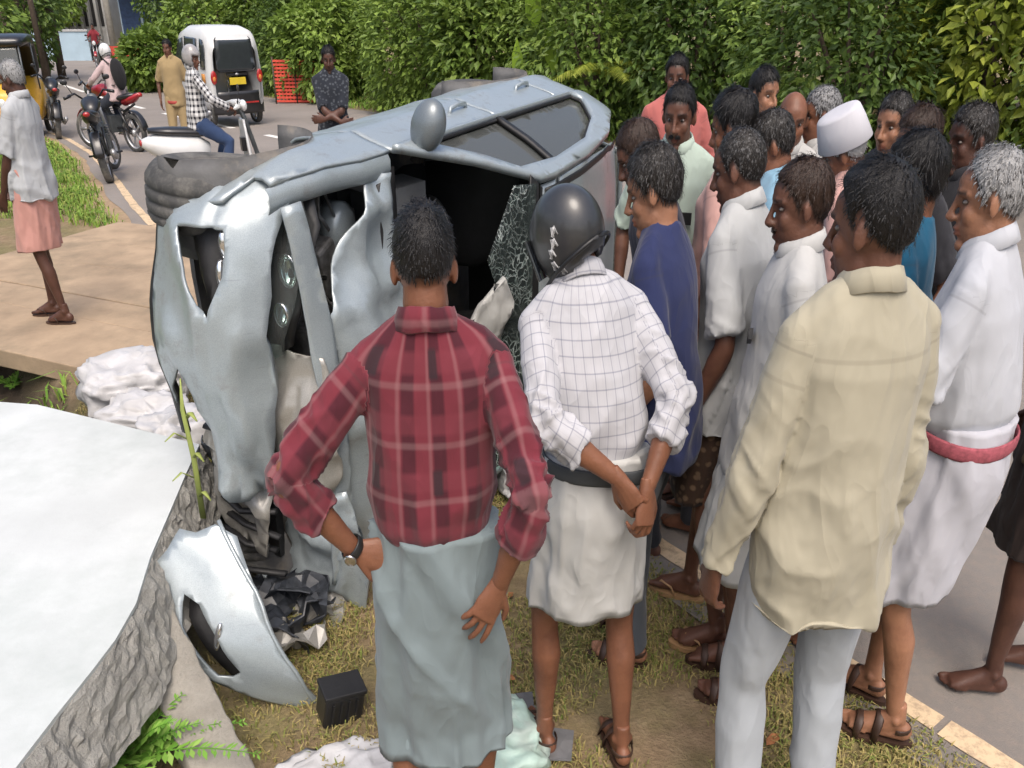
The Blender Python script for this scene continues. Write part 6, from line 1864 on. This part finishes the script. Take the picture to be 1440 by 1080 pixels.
# ------------------------------------------------------------------ vehicles
VS = .80                                     # vehicles are slender like everything here
M_WHITE = simple('van_white', (.60, .61, .61), .35, var=.04, coat=.4, dirt=(.5, .47, .42), dirt_amt=.3)
M_RED = simple('bike_red', (.30, .012, .02), .3, var=.15, coat=.5); M_BLK = simple('bike_black', (.015, .015, .017), .35, var=.3, coat=.3)
M_GREY = simple('bike_grey', (.11, .12, .125), .5, .5, var=.3); M_YEL = simple('rickshaw_yellow', (.62, .33, .02), .5, var=.12, coat=.2)
M_LAMP = simple('tail_lamp_red', (.35, .02, .02), .2, var=.2, coat=.5); M_PLATE = simple('plate_yellow', (.60, .45, .03), .5, var=.1)
M_GLD = simple('vehicle_glass', (.03, .035, .04), .08, var=.1, coat=.5); M_ORG = simple('sticker_orange', (.65, .28, .06), .5)
def vpart(root, name, VF, mat, parent=None, smooth=True, sc=(VS, VS, 1), bevel=0):
    V = np.asarray(VF[0], float) * np.array(sc)
    o = mesh_obj(name, V, VF[1], mat, parent or root, smooth)
    if bevel:
        b = o.modifiers.new('b', 'BEVEL'); b.width = bevel; b.segments = 2; b.limit_method = 'ANGLE'
    return o
def wheel_at(root, c, r, wd, yawd=0, spokes=5, rimm=None):
    """wheel with axle along x"""
    Rz = rotm('Z', yawd)
    def tf(V): return V @ Rz.T + np.array(c)
    V, F = lathe([(r * .78, -wd * .4), (r * .92, -wd * .5), (r, -wd * .22), (r, wd * .22), (r * .92, wd * .5), (r * .78, wd * .4)], 28, 'x')
    w_ = vpart(root, 'wheel', (tf(V), F), M_TYRE)
    mb = MB(); mb.add(*lathe([(r * .80, -wd * .3), (r * .74, -wd * .2), (r * .74, wd * .2), (r * .80, wd * .3)], 24, 'x')); mb.add(*lathe([(.001, -wd * .6), (r * .18, -wd * .5), (r * .18, wd * .5), (.001, wd * .6)], 14, 'x'))
    for k in range(spokes):
        a = 6.283 * k / spokes; mb.add(*tube([(0, math.cos(a) * r * .1, math.sin(a) * r * .1), (0, math.cos(a) * r * .76, math.sin(a) * r * .76)], [(r * .07, wd * .15), (r * .09, wd * .15)], 6, (0, -math.sin(a), math.cos(a))))
    vpart(root, 'rim', (tf(mb.verts()), mb.F), rimm or M_RIM, w_)
    return w_
def van(loc, yaw):
    root = empty('white_van', loc, yaw); tag(root, 'small white passenger van with yellow number plate seen from behind', 'van')
    # sections along y (rear at y=0, front at y=2.6): (y, half width, z0, z1)
    secs = [(0.0, .56, .42, 1.50), (.02, .64, .34, 1.66), (.10, .675, .30, 1.76), (.5, .69, .28, 1.82), (1.4, .69, .28, 1.82), (1.85, .67, .28, 1.72), (2.25, .64, .28, 1.20), (2.55, .58, .30, .98), (2.62, .50, .38, .85)]
    n = 28; rows = []
    for y, hw, z0, z1 in secs:
        ring = []
        for a in np.linspace(0, 2 * math.pi, n, endpoint=False):
            cx, sz_ = math.cos(a), math.sin(a)
            x = math.copysign(abs(cx) ** .28, cx) * hw; z = (z0 + z1) / 2 + math.copysign(abs(sz_) ** .32, sz_) * (z1 - z0) / 2
            x *= 1 - .16 * max(0, (z - 1.0) / .85) ** 1.5
            ring.append((x, y, z))
        rows += ring
    F = [[i * n + k, i * n + (k + 1) % n, (i + 1) * n + (k + 1) % n, (i + 1) * n + k] for i in range(len(secs) - 1) for k in range(n)] + [list(range(n)), [(len(secs) - 1) * n + k for k in range(n)]]
    bd = vpart(root, 'body', (rows, F), M_WHITE)
    V, F = cdt_panel([(-.42, 1.02), (-.49, 1.08), (-.44, 1.58), (-.36, 1.66), (.36, 1.66), (.44, 1.58), (.49, 1.08), (.42, 1.02)], .1, (), lambda P: np.stack([P[:, 0], -.012 + .12 * np.clip((P[:, 1] - 1.45) / .3, 0, 1) ** 2, P[:, 1]], 1), .006)
    rw = vpart(root, 'rear_window', (V, F), M_GLD)
    pts = [(x, -.016 + .12 * max(0, (z - 1.45) / .3) ** 2, z) for x, z in ((-.42, 1.02), (-.49, 1.08), (-.465, 1.33), (-.44, 1.58), (-.36, 1.66), (0, 1.665), (.36, 1.66), (.44, 1.58), (.465, 1.33), (.49, 1.08), (.42, 1.02), (0, 1.02))]
    vpart(root, 'window_seal', tube(pts, .012, 6, (0, 1, 0), closed=True), M_BLK, rw)
    for s in (-1, 1):
        t = vpart(root, 'tail_lamp', ball((s * .575, -.01, .92), (.075, .03, .125), 16, 12), M_LAMP)
        vpart(root, 'lamp_insert', ball((s * .575, -.03, .90), (.04, .018, .05), 12, 8), simple('lamp_orange', (.6, .2, .05), .2), t)
    vpart(root, 'number_plate', box((.0, -.02, .845), (.40, .02, .13)), M_PLATE, smooth=False)
    vpart(root, 'plate_bar', box((.0, -.018, .965), (.52, .022, .045)), M_BLK, smooth=False)
    vpart(root, 'badge', ball((0, -.026, .968), (.045, .012, .022), 12, 8), M_RIM)
    V, F = cdt_panel([(-.64, .24), (-.66, .66), (.66, .66), (.64, .24)], .1, (), lambda P: np.stack([P[:, 0], -.06 + .16 * np.abs(P[:, 0] / .66) ** 4, P[:, 1]], 1), .05)
    rb = vpart(root, 'rear_bumper', (V, F), M_BLK)
    vpart(root, 'reflector_strip', box((0, -.075, .45), (.9, .01, .03)), M_LAMP, rb, False)
    def sidep(ol, off, nm, mt):
        for s in (-1, 1):
            def fs(P, s=s): return np.stack([s * ((.69 + off) * (1 - .16 * np.clip((P[:, 1] - 1.0) / .85, 0, 1) ** 1.5)), P[:, 0], P[:, 1]], 1)
            V, F = cdt_panel(ol, .12, (), fs, .008); vpart(root, nm, (V, F), mt)
    sidep([(.16, 1.06), (.14, 1.45), (.24, 1.58), (.42, 1.60), (.42, 1.06)], .004, 'quarter_window', M_GLD)
    sidep([(.60, 1.04), (.60, 1.60), (1.35, 1.62), (1.35, 1.04)], .004, 'door_opening', M_GLD)
    sidep([(1.45, 1.04), (1.45, 1.60), (1.72, 1.55), (2.0, 1.12), (2.0, 1.04)], .004, 'front_window', M_GLD)
    sidep([(.22, .82), (.22, .98), (.40, .98), (.40, .82)], .006, 'sticker', M_ORG)
    for y in (.45, 2.15):
        for s in (-1, 1): wheel_at(root, (s * .58, y, .26), .26, .14, spokes=6)
    for s in (-1, 1): vpart(root, 'door_mirror', ball((s * .80, 1.95, 1.12), (.07, .04, .09), 12, 8), M_BLK)
    return root
def road_yaw(): return math.atan2(-RD[0], RD[1])
x = ux(345, 17.6, 0); van((x, 17.3, float(slope(st(x, 17.3)[0])) + .008), road_yaw() + .05)
def motorcycle(label, loc, yaw, col, group='parked and ridden two-wheelers', lean_=0.0, steer=.25, name='motorcycle'):
    root = empty(name, loc, yaw); root.rotation_euler = (0, lean_, yaw); tag(root, label, 'motorcycle', group)
    wheel_at(root, (0, -.62, .30), .30, .11); wheel_at(root, (0, .66, .30), .30, .10, steer)
    mb = MB(); mb.add(*tube([(0, .36, .86), (0, .20, .62), (0, .02, .36), (0, -.30, .36), (0, -.42, .62), (0, -.75, .74)], .020, 8)); mb.add(*tube([(0, .36, .80), (0, -.1, .72), (0, -.42, .62)], .022, 8))
    for s in (-1, 1): mb.add(*tube([(s * .07, -.35, .38), (s * .07, -.62, .30)], .022, 8)); mb.add(*tube([(s * .10, -.40, .66), (s * .10, -.60, .34)], [.022, .03], 8))
    vpart(root, 'frame', (mb.verts(), mb.F), M_BLK)
    mb = MB()
    for s in (-1, 1): mb.add(*tube([(s * .075, .66, .30), (s * .075, .42, .90)], [.026, .022], 8))
    vpart(root, 'fork', (mb.verts(), mb.F), M_RIM)
    mb = MB(); mb.add(*tube([(-.36, .26, 1.02), (-.22, .36, 1.05), (-.1, .40, .95), (.1, .40, .95), (.22, .36, 1.05), (.36, .26, 1.02)], .015, 8))
    hb = vpart(root, 'handlebar', (mb.verts(), mb.F), M_BLK)
    for s in (-1, 1):
        vpart(root, 'grip', tube([(s * .28, .31, 1.035), (s * .38, .25, 1.015)], .022, 8), M_BLK, hb)
        vpart(root, 'rear_view_mirror', ball((s * .32, .34, 1.20), (.055, .012, .035), 10, 8), M_BLK, hb)
        vpart(root, 'mirror_stem', tube([(s * .25, .35, 1.05), (s * .31, .35, 1.19)], .007, 6), M_BLK, hb)
    vpart(root, 'fuel_tank', tube([(0, .34, .86), (0, .26, .90), (0, .08, .92), (0, -.10, .86), (0, -.16, .80)], [(.05, .06), (.13, .09), (.15, .10), (.11, .07), (.06, .04)], 16), col)
    vpart(root, 'seat', tube([(0, -.10, .82), (0, -.30, .80), (0, -.60, .85), (0, -.80, .88)], [(.09, .04), (.13, .05), (.12, .05), (.06, .03)], 14), M_BLK)
    vpart(root, 'tail_cowl', tube([(0, -.50, .76), (0, -.74, .82), (0, -.95, .90)], [(.10, .06), (.10, .06), (.04, .025)], 12), col)
    vpart(root, 'tail_lamp', ball((0, -.95, .88), (.05, .025, .03), 10, 8), M_LAMP)
    mb = MB(); mb.add(*box((0, .0, .42), (.24, .30, .26))); mb.add(*tube([(0, .08, .48), (0, .16, .66)], [.10, .09], 14))
    for k in range(5): mb.add(*box((0, .08 + .018 * k, .50 + .032 * k), (.26, .16, .010)))
    vpart(root, 'engine', (mb.verts(), mb.F), M_GREY, smooth=False)
    vpart(root, 'exhaust', tube([(.14, .14, .42), (.16, .0, .26), (.17, -.35, .28), (.18, -.75, .38)], [.02, .025, .04, .045], 10), M_RIM)
    vpart(root, 'headlamp', ball((0, .50, .92), (.10, .08, .10), 16, 12), M_GREY)
    vpart(root, 'headlamp_lens', ball((0, .565, .92), (.075, .02, .075), 14, 10), M_LENSW)
    fm = [(0, .66 + .33 * math.cos(R(a)), .30 + .33 * math.sin(R(a))) for a in np.linspace(30, 140, 12)]
    vpart(root, 'front_mudguard', tube(fm, [(.065, .008)] * 12, 8, (1, 0, 0)), col)
    fm = [(0, -.62 + .34 * math.cos(R(a)), .30 + .34 * math.sin(R(a))) for a in np.linspace(50, 170, 12)]
    vpart(root, 'rear_mudguard', tube(fm, [(.07, .008)] * 12, 8, (1, 0, 0)), M_BLK)
    vpart(root, 'foot_peg', tube([(-.26, -.05, .30), (.26, -.05, .30)], .014, 8), M_BLK)
    return root
def onroad(u, v):
    P = place(u, v); s_, t_ = st(P[0], P[1])
    return (P[0], P[1], float(slope(s_)) + .008 if t_ > -.15 else gz(P[0], P[1]))
YW = road_yaw()
pb = onroad(165, 213)
motorcycle('red motorcycle with a rider carrying a black backpack', pb, R(62), M_RED, steer=.35)
motorcycle('dark motorcycle with a teal bar leaning on the grass edge', onroad(160, 250), R(20), M_BLK, lean_=-.12, steer=-.4)
motorcycle('parked dark motorcycle beside the yellow auto rickshaw', onroad(80, 192), R(30), M_BLK, lean_=.1, steer=.3)
motorcycle('distant red motorcycle on the far bend', onroad(140, 96), R(200), M_RED)
def scooter(label, loc, yaw):
    root = empty('scooter', loc, yaw); tag(root, label, 'scooter', 'parked and ridden two-wheelers')
    wheel_at(root, (0, -.55, .23), .23, .11); wheel_at(root, (0, .62, .23), .23, .10, -.2)
    vpart(root, 'rear_shell', tube([(0, -.10, .55), (0, -.25, .58), (0, -.55, .62), (0, -.80, .68), (0, -.92, .70)], [(.14, .12), (.19, .17), (.19, .16), (.13, .10), (.06, .04)], 18), M_WHITE)
    vpart(root, 'seat', tube([(0, -.02, .76), (0, -.22, .78), (0, -.55, .80), (0, -.82, .82)], [(.10, .035), (.14, .05), (.14, .05), (.08, .03)], 14), M_BLK)
    V, F = cdt_panel([(-.17, .34), (-.20, .62), (-.13, .88), (.13, .88), (.20, .62), (.17, .34)], .06, (), lambda P: np.stack([P[:, 0], .44 - .12 * (P[:, 1] - .34) - .9 * P[:, 0] ** 2, P[:, 1]], 1), .03)
    ap = vpart(root, 'front_apron', (V, F), M_WHITE)
    vpart(root, 'glove_box', box((0, .36, .62), (.12, .06, .14)), M_BLK, ap, False)
    vpart(root, 'floor_board', box((0, .16, .32), (.30, .46, .05)), M_GREY, smooth=False, bevel=.01)
    vpart(root, 'front_fender', tube([(0, .62 + .26 * math.cos(R(a)), .23 + .26 * math.sin(R(a))) for a in np.linspace(10, 150, 12)], [(.08, .012)] * 12, 8, (1, 0, 0)), M_WHITE)
    vpart(root, 'steering_column', tube([(0, .62, .23), (0, .42, .88), (0, .36, 1.0)], [.03, .03, .03], 8), M_GREY)
    hb = vpart(root, 'handlebar', tube([(-.34, .24, 1.02), (-.2, .32, 1.04), (0, .36, 1.03), (.2, .32, 1.04), (.34, .24, 1.02)], [.016, .03, .06, .03, .016], 10), M_WHITE)
    vpart(root, 'headlamp', ball((0, .42, 1.02), (.09, .05, .06), 12, 8), M_LENSW, hb)
    for s in (-1, 1):
        vpart(root, 'rear_view_mirror', ball((s * .30, .32, 1.22), (.055, .012, .04), 10, 8), M_BLK, hb)
        vpart(root, 'mirror_stem', tube([(s * .24, .30, 1.04), (s * .30, .32, 1.20)], .007, 6), M_BLK, hb)
    vpart(root, 'tail_lamp', ball((0, -.93, .70), (.06, .02, .035), 10, 8), M_LAMP)
    return root
xs = ux(308, 9.4, .3); ys = 9.4; zs = float(slope(st(xs, ys)[0])) + .008
SYAW = R(-62)
scooter('white scooter ridden by the person in black and white checks', (xs, ys, zs), SYAW)
def autorickshaw(label, loc, yaw):
    root = empty('auto_rickshaw', loc, yaw); tag(root, label, 'auto rickshaw')
    wheel_at(root, (0, 1.15, .22), .22, .10); wheel_at(root, (-.55, -.65, .22), .22, .10); wheel_at(root, (.55, -.65, .22), .22, .10)
    n = 24
    def loft(secs):
        rows = []
        for y, hw, z0, z1 in secs:
            for a in np.linspace(0, 2 * math.pi, n, endpoint=False):
                c_, s_ = math.cos(a), math.sin(a); rows.append((math.copysign(abs(c_) ** .35, c_) * hw, y, (z0 + z1) / 2 + math.copysign(abs(s_) ** .4, s_) * (z1 - z0) / 2))
        m = len(secs)
        return rows, [[i * n + k, i * n + (k + 1) % n, (i + 1) * n + (k + 1) % n, (i + 1) * n + k] for i in range(m - 1) for k in range(n)] + [list(range(n)), [(m - 1) * n + k for k in range(n)]]
    vpart(root, 'rear_body', loft([(-1.10, .50, .35, .95), (-1.0, .60, .28, 1.0), (-.3, .62, .26, .80), (.1, .60, .26, .55), (.7, .52, .26, .42)]), M_YEL)
    vpart(root, 'front_cowl', loft([(.62, .50, .28, .95), (.8, .50, .28, .98), (1.1, .40, .32, .92), (1.30, .22, .42, .80)]), M_YEL)
    vpart(root, 'canopy', loft([(-1.12, .50, 1.0, 1.55), (-1.0, .58, .98, 1.70), (-.75, .60, 1.50, 1.76), (0, .60, 1.58, 1.78), (.6, .56, 1.56, 1.74), (.72, .48, 1.58, 1.68)]), M_BLK)
    V, F = cdt_panel([(-.46, .98), (-.42, 1.58), (.42, 1.58), (.46, .98)], .12, (), lambda P: np.stack([P[:, 0], .86 - .3 * (P[:, 1] - .98), P[:, 1]], 1), .006)
    vpart(root, 'windscreen', (V, F), M_SGLASS)
    for s in (-1, 1):
        vpart(root, 'door_post', tube([(s * .48, .86, .96), (s * .46, .66, 1.62)], .02, 8), M_GREY)
        vpart(root, 'side_rail', tube([(s * .60, -.25, .80), (s * .58, -.25, 1.62)], .018, 8), M_GREY)
    vpart(root, 'bench_seat', box((0, -.55, .66), (1.0, .45, .14)), M_BLK, smooth=False, bevel=.03)
    vpart(root, 'driver_seat', box((0, .22, .62), (.42, .32, .10)), M_BLK, smooth=False, bevel=.03)
    vpart(root, 'headlamp', ball((0, 1.30, .68), (.08, .04, .08), 14, 10), M_LENSW)
    return root
xa = ux(14, 16.5, .4); autorickshaw('yellow and black auto rickshaw standing at the road edge', (xa, 16.5, float(slope(st(xa, 16.5)[0])) + .008), R(200))

# ------------------------------------------------------------------ riders and people far down the road
G2 = 'people on the road beyond the car'
def seated(label, vehicle_loc, yaw, seat=(0, -.3), seat_z=.80, reach=.40, hz=1.03, **k):
    c, s = math.cos(yaw), math.sin(yaw)
    dx, dy = seat[0] * VS, seat[1] * VS
    loc = (vehicle_loc[0] + c * dx - s * dy, vehicle_loc[1] + s * dx + c * dy, vehicle_loc[2] + seat_z - .86)
    off = .86 - seat_z
    arms = {'l': dict(w=(-.26, reach + .05, hz + off), pole=(-1, -.4, -.5), fd=(0.2, .8, -.3), pn=(0, .2, -1), curl=.9), 'r': dict(w=(.26, reach + .05, hz + off), pole=(1, -.4, -.5), fd=(-.2, .8, -.3), pn=(0, .2, -1), curl=.9)}
    fz = .28 + off
    return person(label, loc, math.degrees(yaw), arms=arms, feet={'l': (-.20, .22, 5, fz - .06), 'r': (.20, .22, -5, fz - .06)}, seated=True, lower='trousers', group=G2, **k)
WH = simple('helmet_white', (.62, .62, .62), .35, var=.1, coat=.4); GH = simple('helmet_grey', (.30, .29, .29), .3, var=.3, coat=.4)
def backpack(i):
    V = np.concatenate([ball((0, -.20, 1.20), (.15, .10, .22), 18, 14)[0]]); V = i['SP'](V)
    bp = mesh_obj('backpack', V * i['sc'], ball((0, 0, 0), 1, 18, 14)[1], cloth('backpack_black', (.018, .018, .02)), i['root'], attrs={'fuv': V})
    for s in (-1, 1):
        pts = i['SP']([(s * .10, -.13, 1.36), (s * .11, -.03, 1.455), (s * .11, .10, 1.38), (s * .12, .13, 1.22), (s * .13, .02, 1.08), (s * .12, -.14, 1.06)])
        V, F = tube(pts, [(.022, .006)] * 6, 8, (1, 0, 0)); mesh_obj('backpack_strap', V * i['sc'], F, M_BLACKP, bp)
seated('rider in white helmet and pale pink shirt with black backpack', pb, R(62), lean=16, head=(0, 14, 0), skin='a', hair='black', shirt=cloth('pale_rose_shirt', (.52, .40, .40)), sleeve='long', hem=.84, lower_mat=cloth('dark_denim', (.03, .035, .05)), lod=1.7, headgear='helmet', extra=lambda i: (helmet(i, WH), backpack(i)))
seated('rider in grey helmet and black and white checked shirt on the scooter', (xs, ys, zs), SYAW, seat=(0, -.18), seat_z=.82, reach=.34, lean=4, head=(-40, 8, 0), skin='b', hair='black', shirt=cloth('gingham_black', (.62, .62, .62), pattern='gingham', c2=(.012, .012, .02)), sleeve='long', hem=.84, lower_mat=cloth('blue_jeans', (.035, .06, .13)), lod=1.5, headgear='helmet', extra=lambda i: helmet(i, GH, False))
p140 = onroad(140, 96)
seated('distant rider in dark red shirt on the far bend', p140, R(200), lean=8, skin='b', hair='black', shirt=cloth('dark_red_shirt', (.22, .03, .04)), sleeve='half', lower_mat=DARK, lod=2.6)
person('police officer in khaki uniform and red belt standing behind the scooter', (ux(238, 12.4, 1.2), 12.4, float(slope(st(ux(238, 12.4, 1.2), 12.4)[0]))), 195, 1.66, head=(-20, 5, 0), skin='b', hair='black', shirt=KHAKI, sleeve='half', hem=.80, lower='trousers', lower_mat=KHAKI, lod=1.7, group=G2, footwear='strap', band=(simple('belt_red', (.35, .05, .04), .6), .86, 0))
person('person in dark camouflage shirt standing beyond the car roof', (ux(466, 8.0, 1.2), 8.0, float(slope(st(ux(466, 8.0, 1.2), 8.0)[0])) + .006), 190, 1.64, head=(0, 12, 0), skin='d', hair='black', beard=.6, shirt=cloth('camo_dark', (.022, .026, .035), pattern='print', c2=(.075, .085, .10)), sleeve='half', hem=.84, lower='trousers', lower_mat=cloth('maroon_trousers', (.10, .03, .03)), lod=1.5, group=G2, bulk=1.05,
       arms={'l': dict(w=(.10, .24, 1.06), pole=(-1, -.5, -.2), fd=(1, .2, 0), pn=(0, -1, 0)), 'r': dict(w=(-.10, .25, 1.03), pole=(1, -.5, -.2), fd=(-1, .2, 0), pn=(0, -1, 0))})
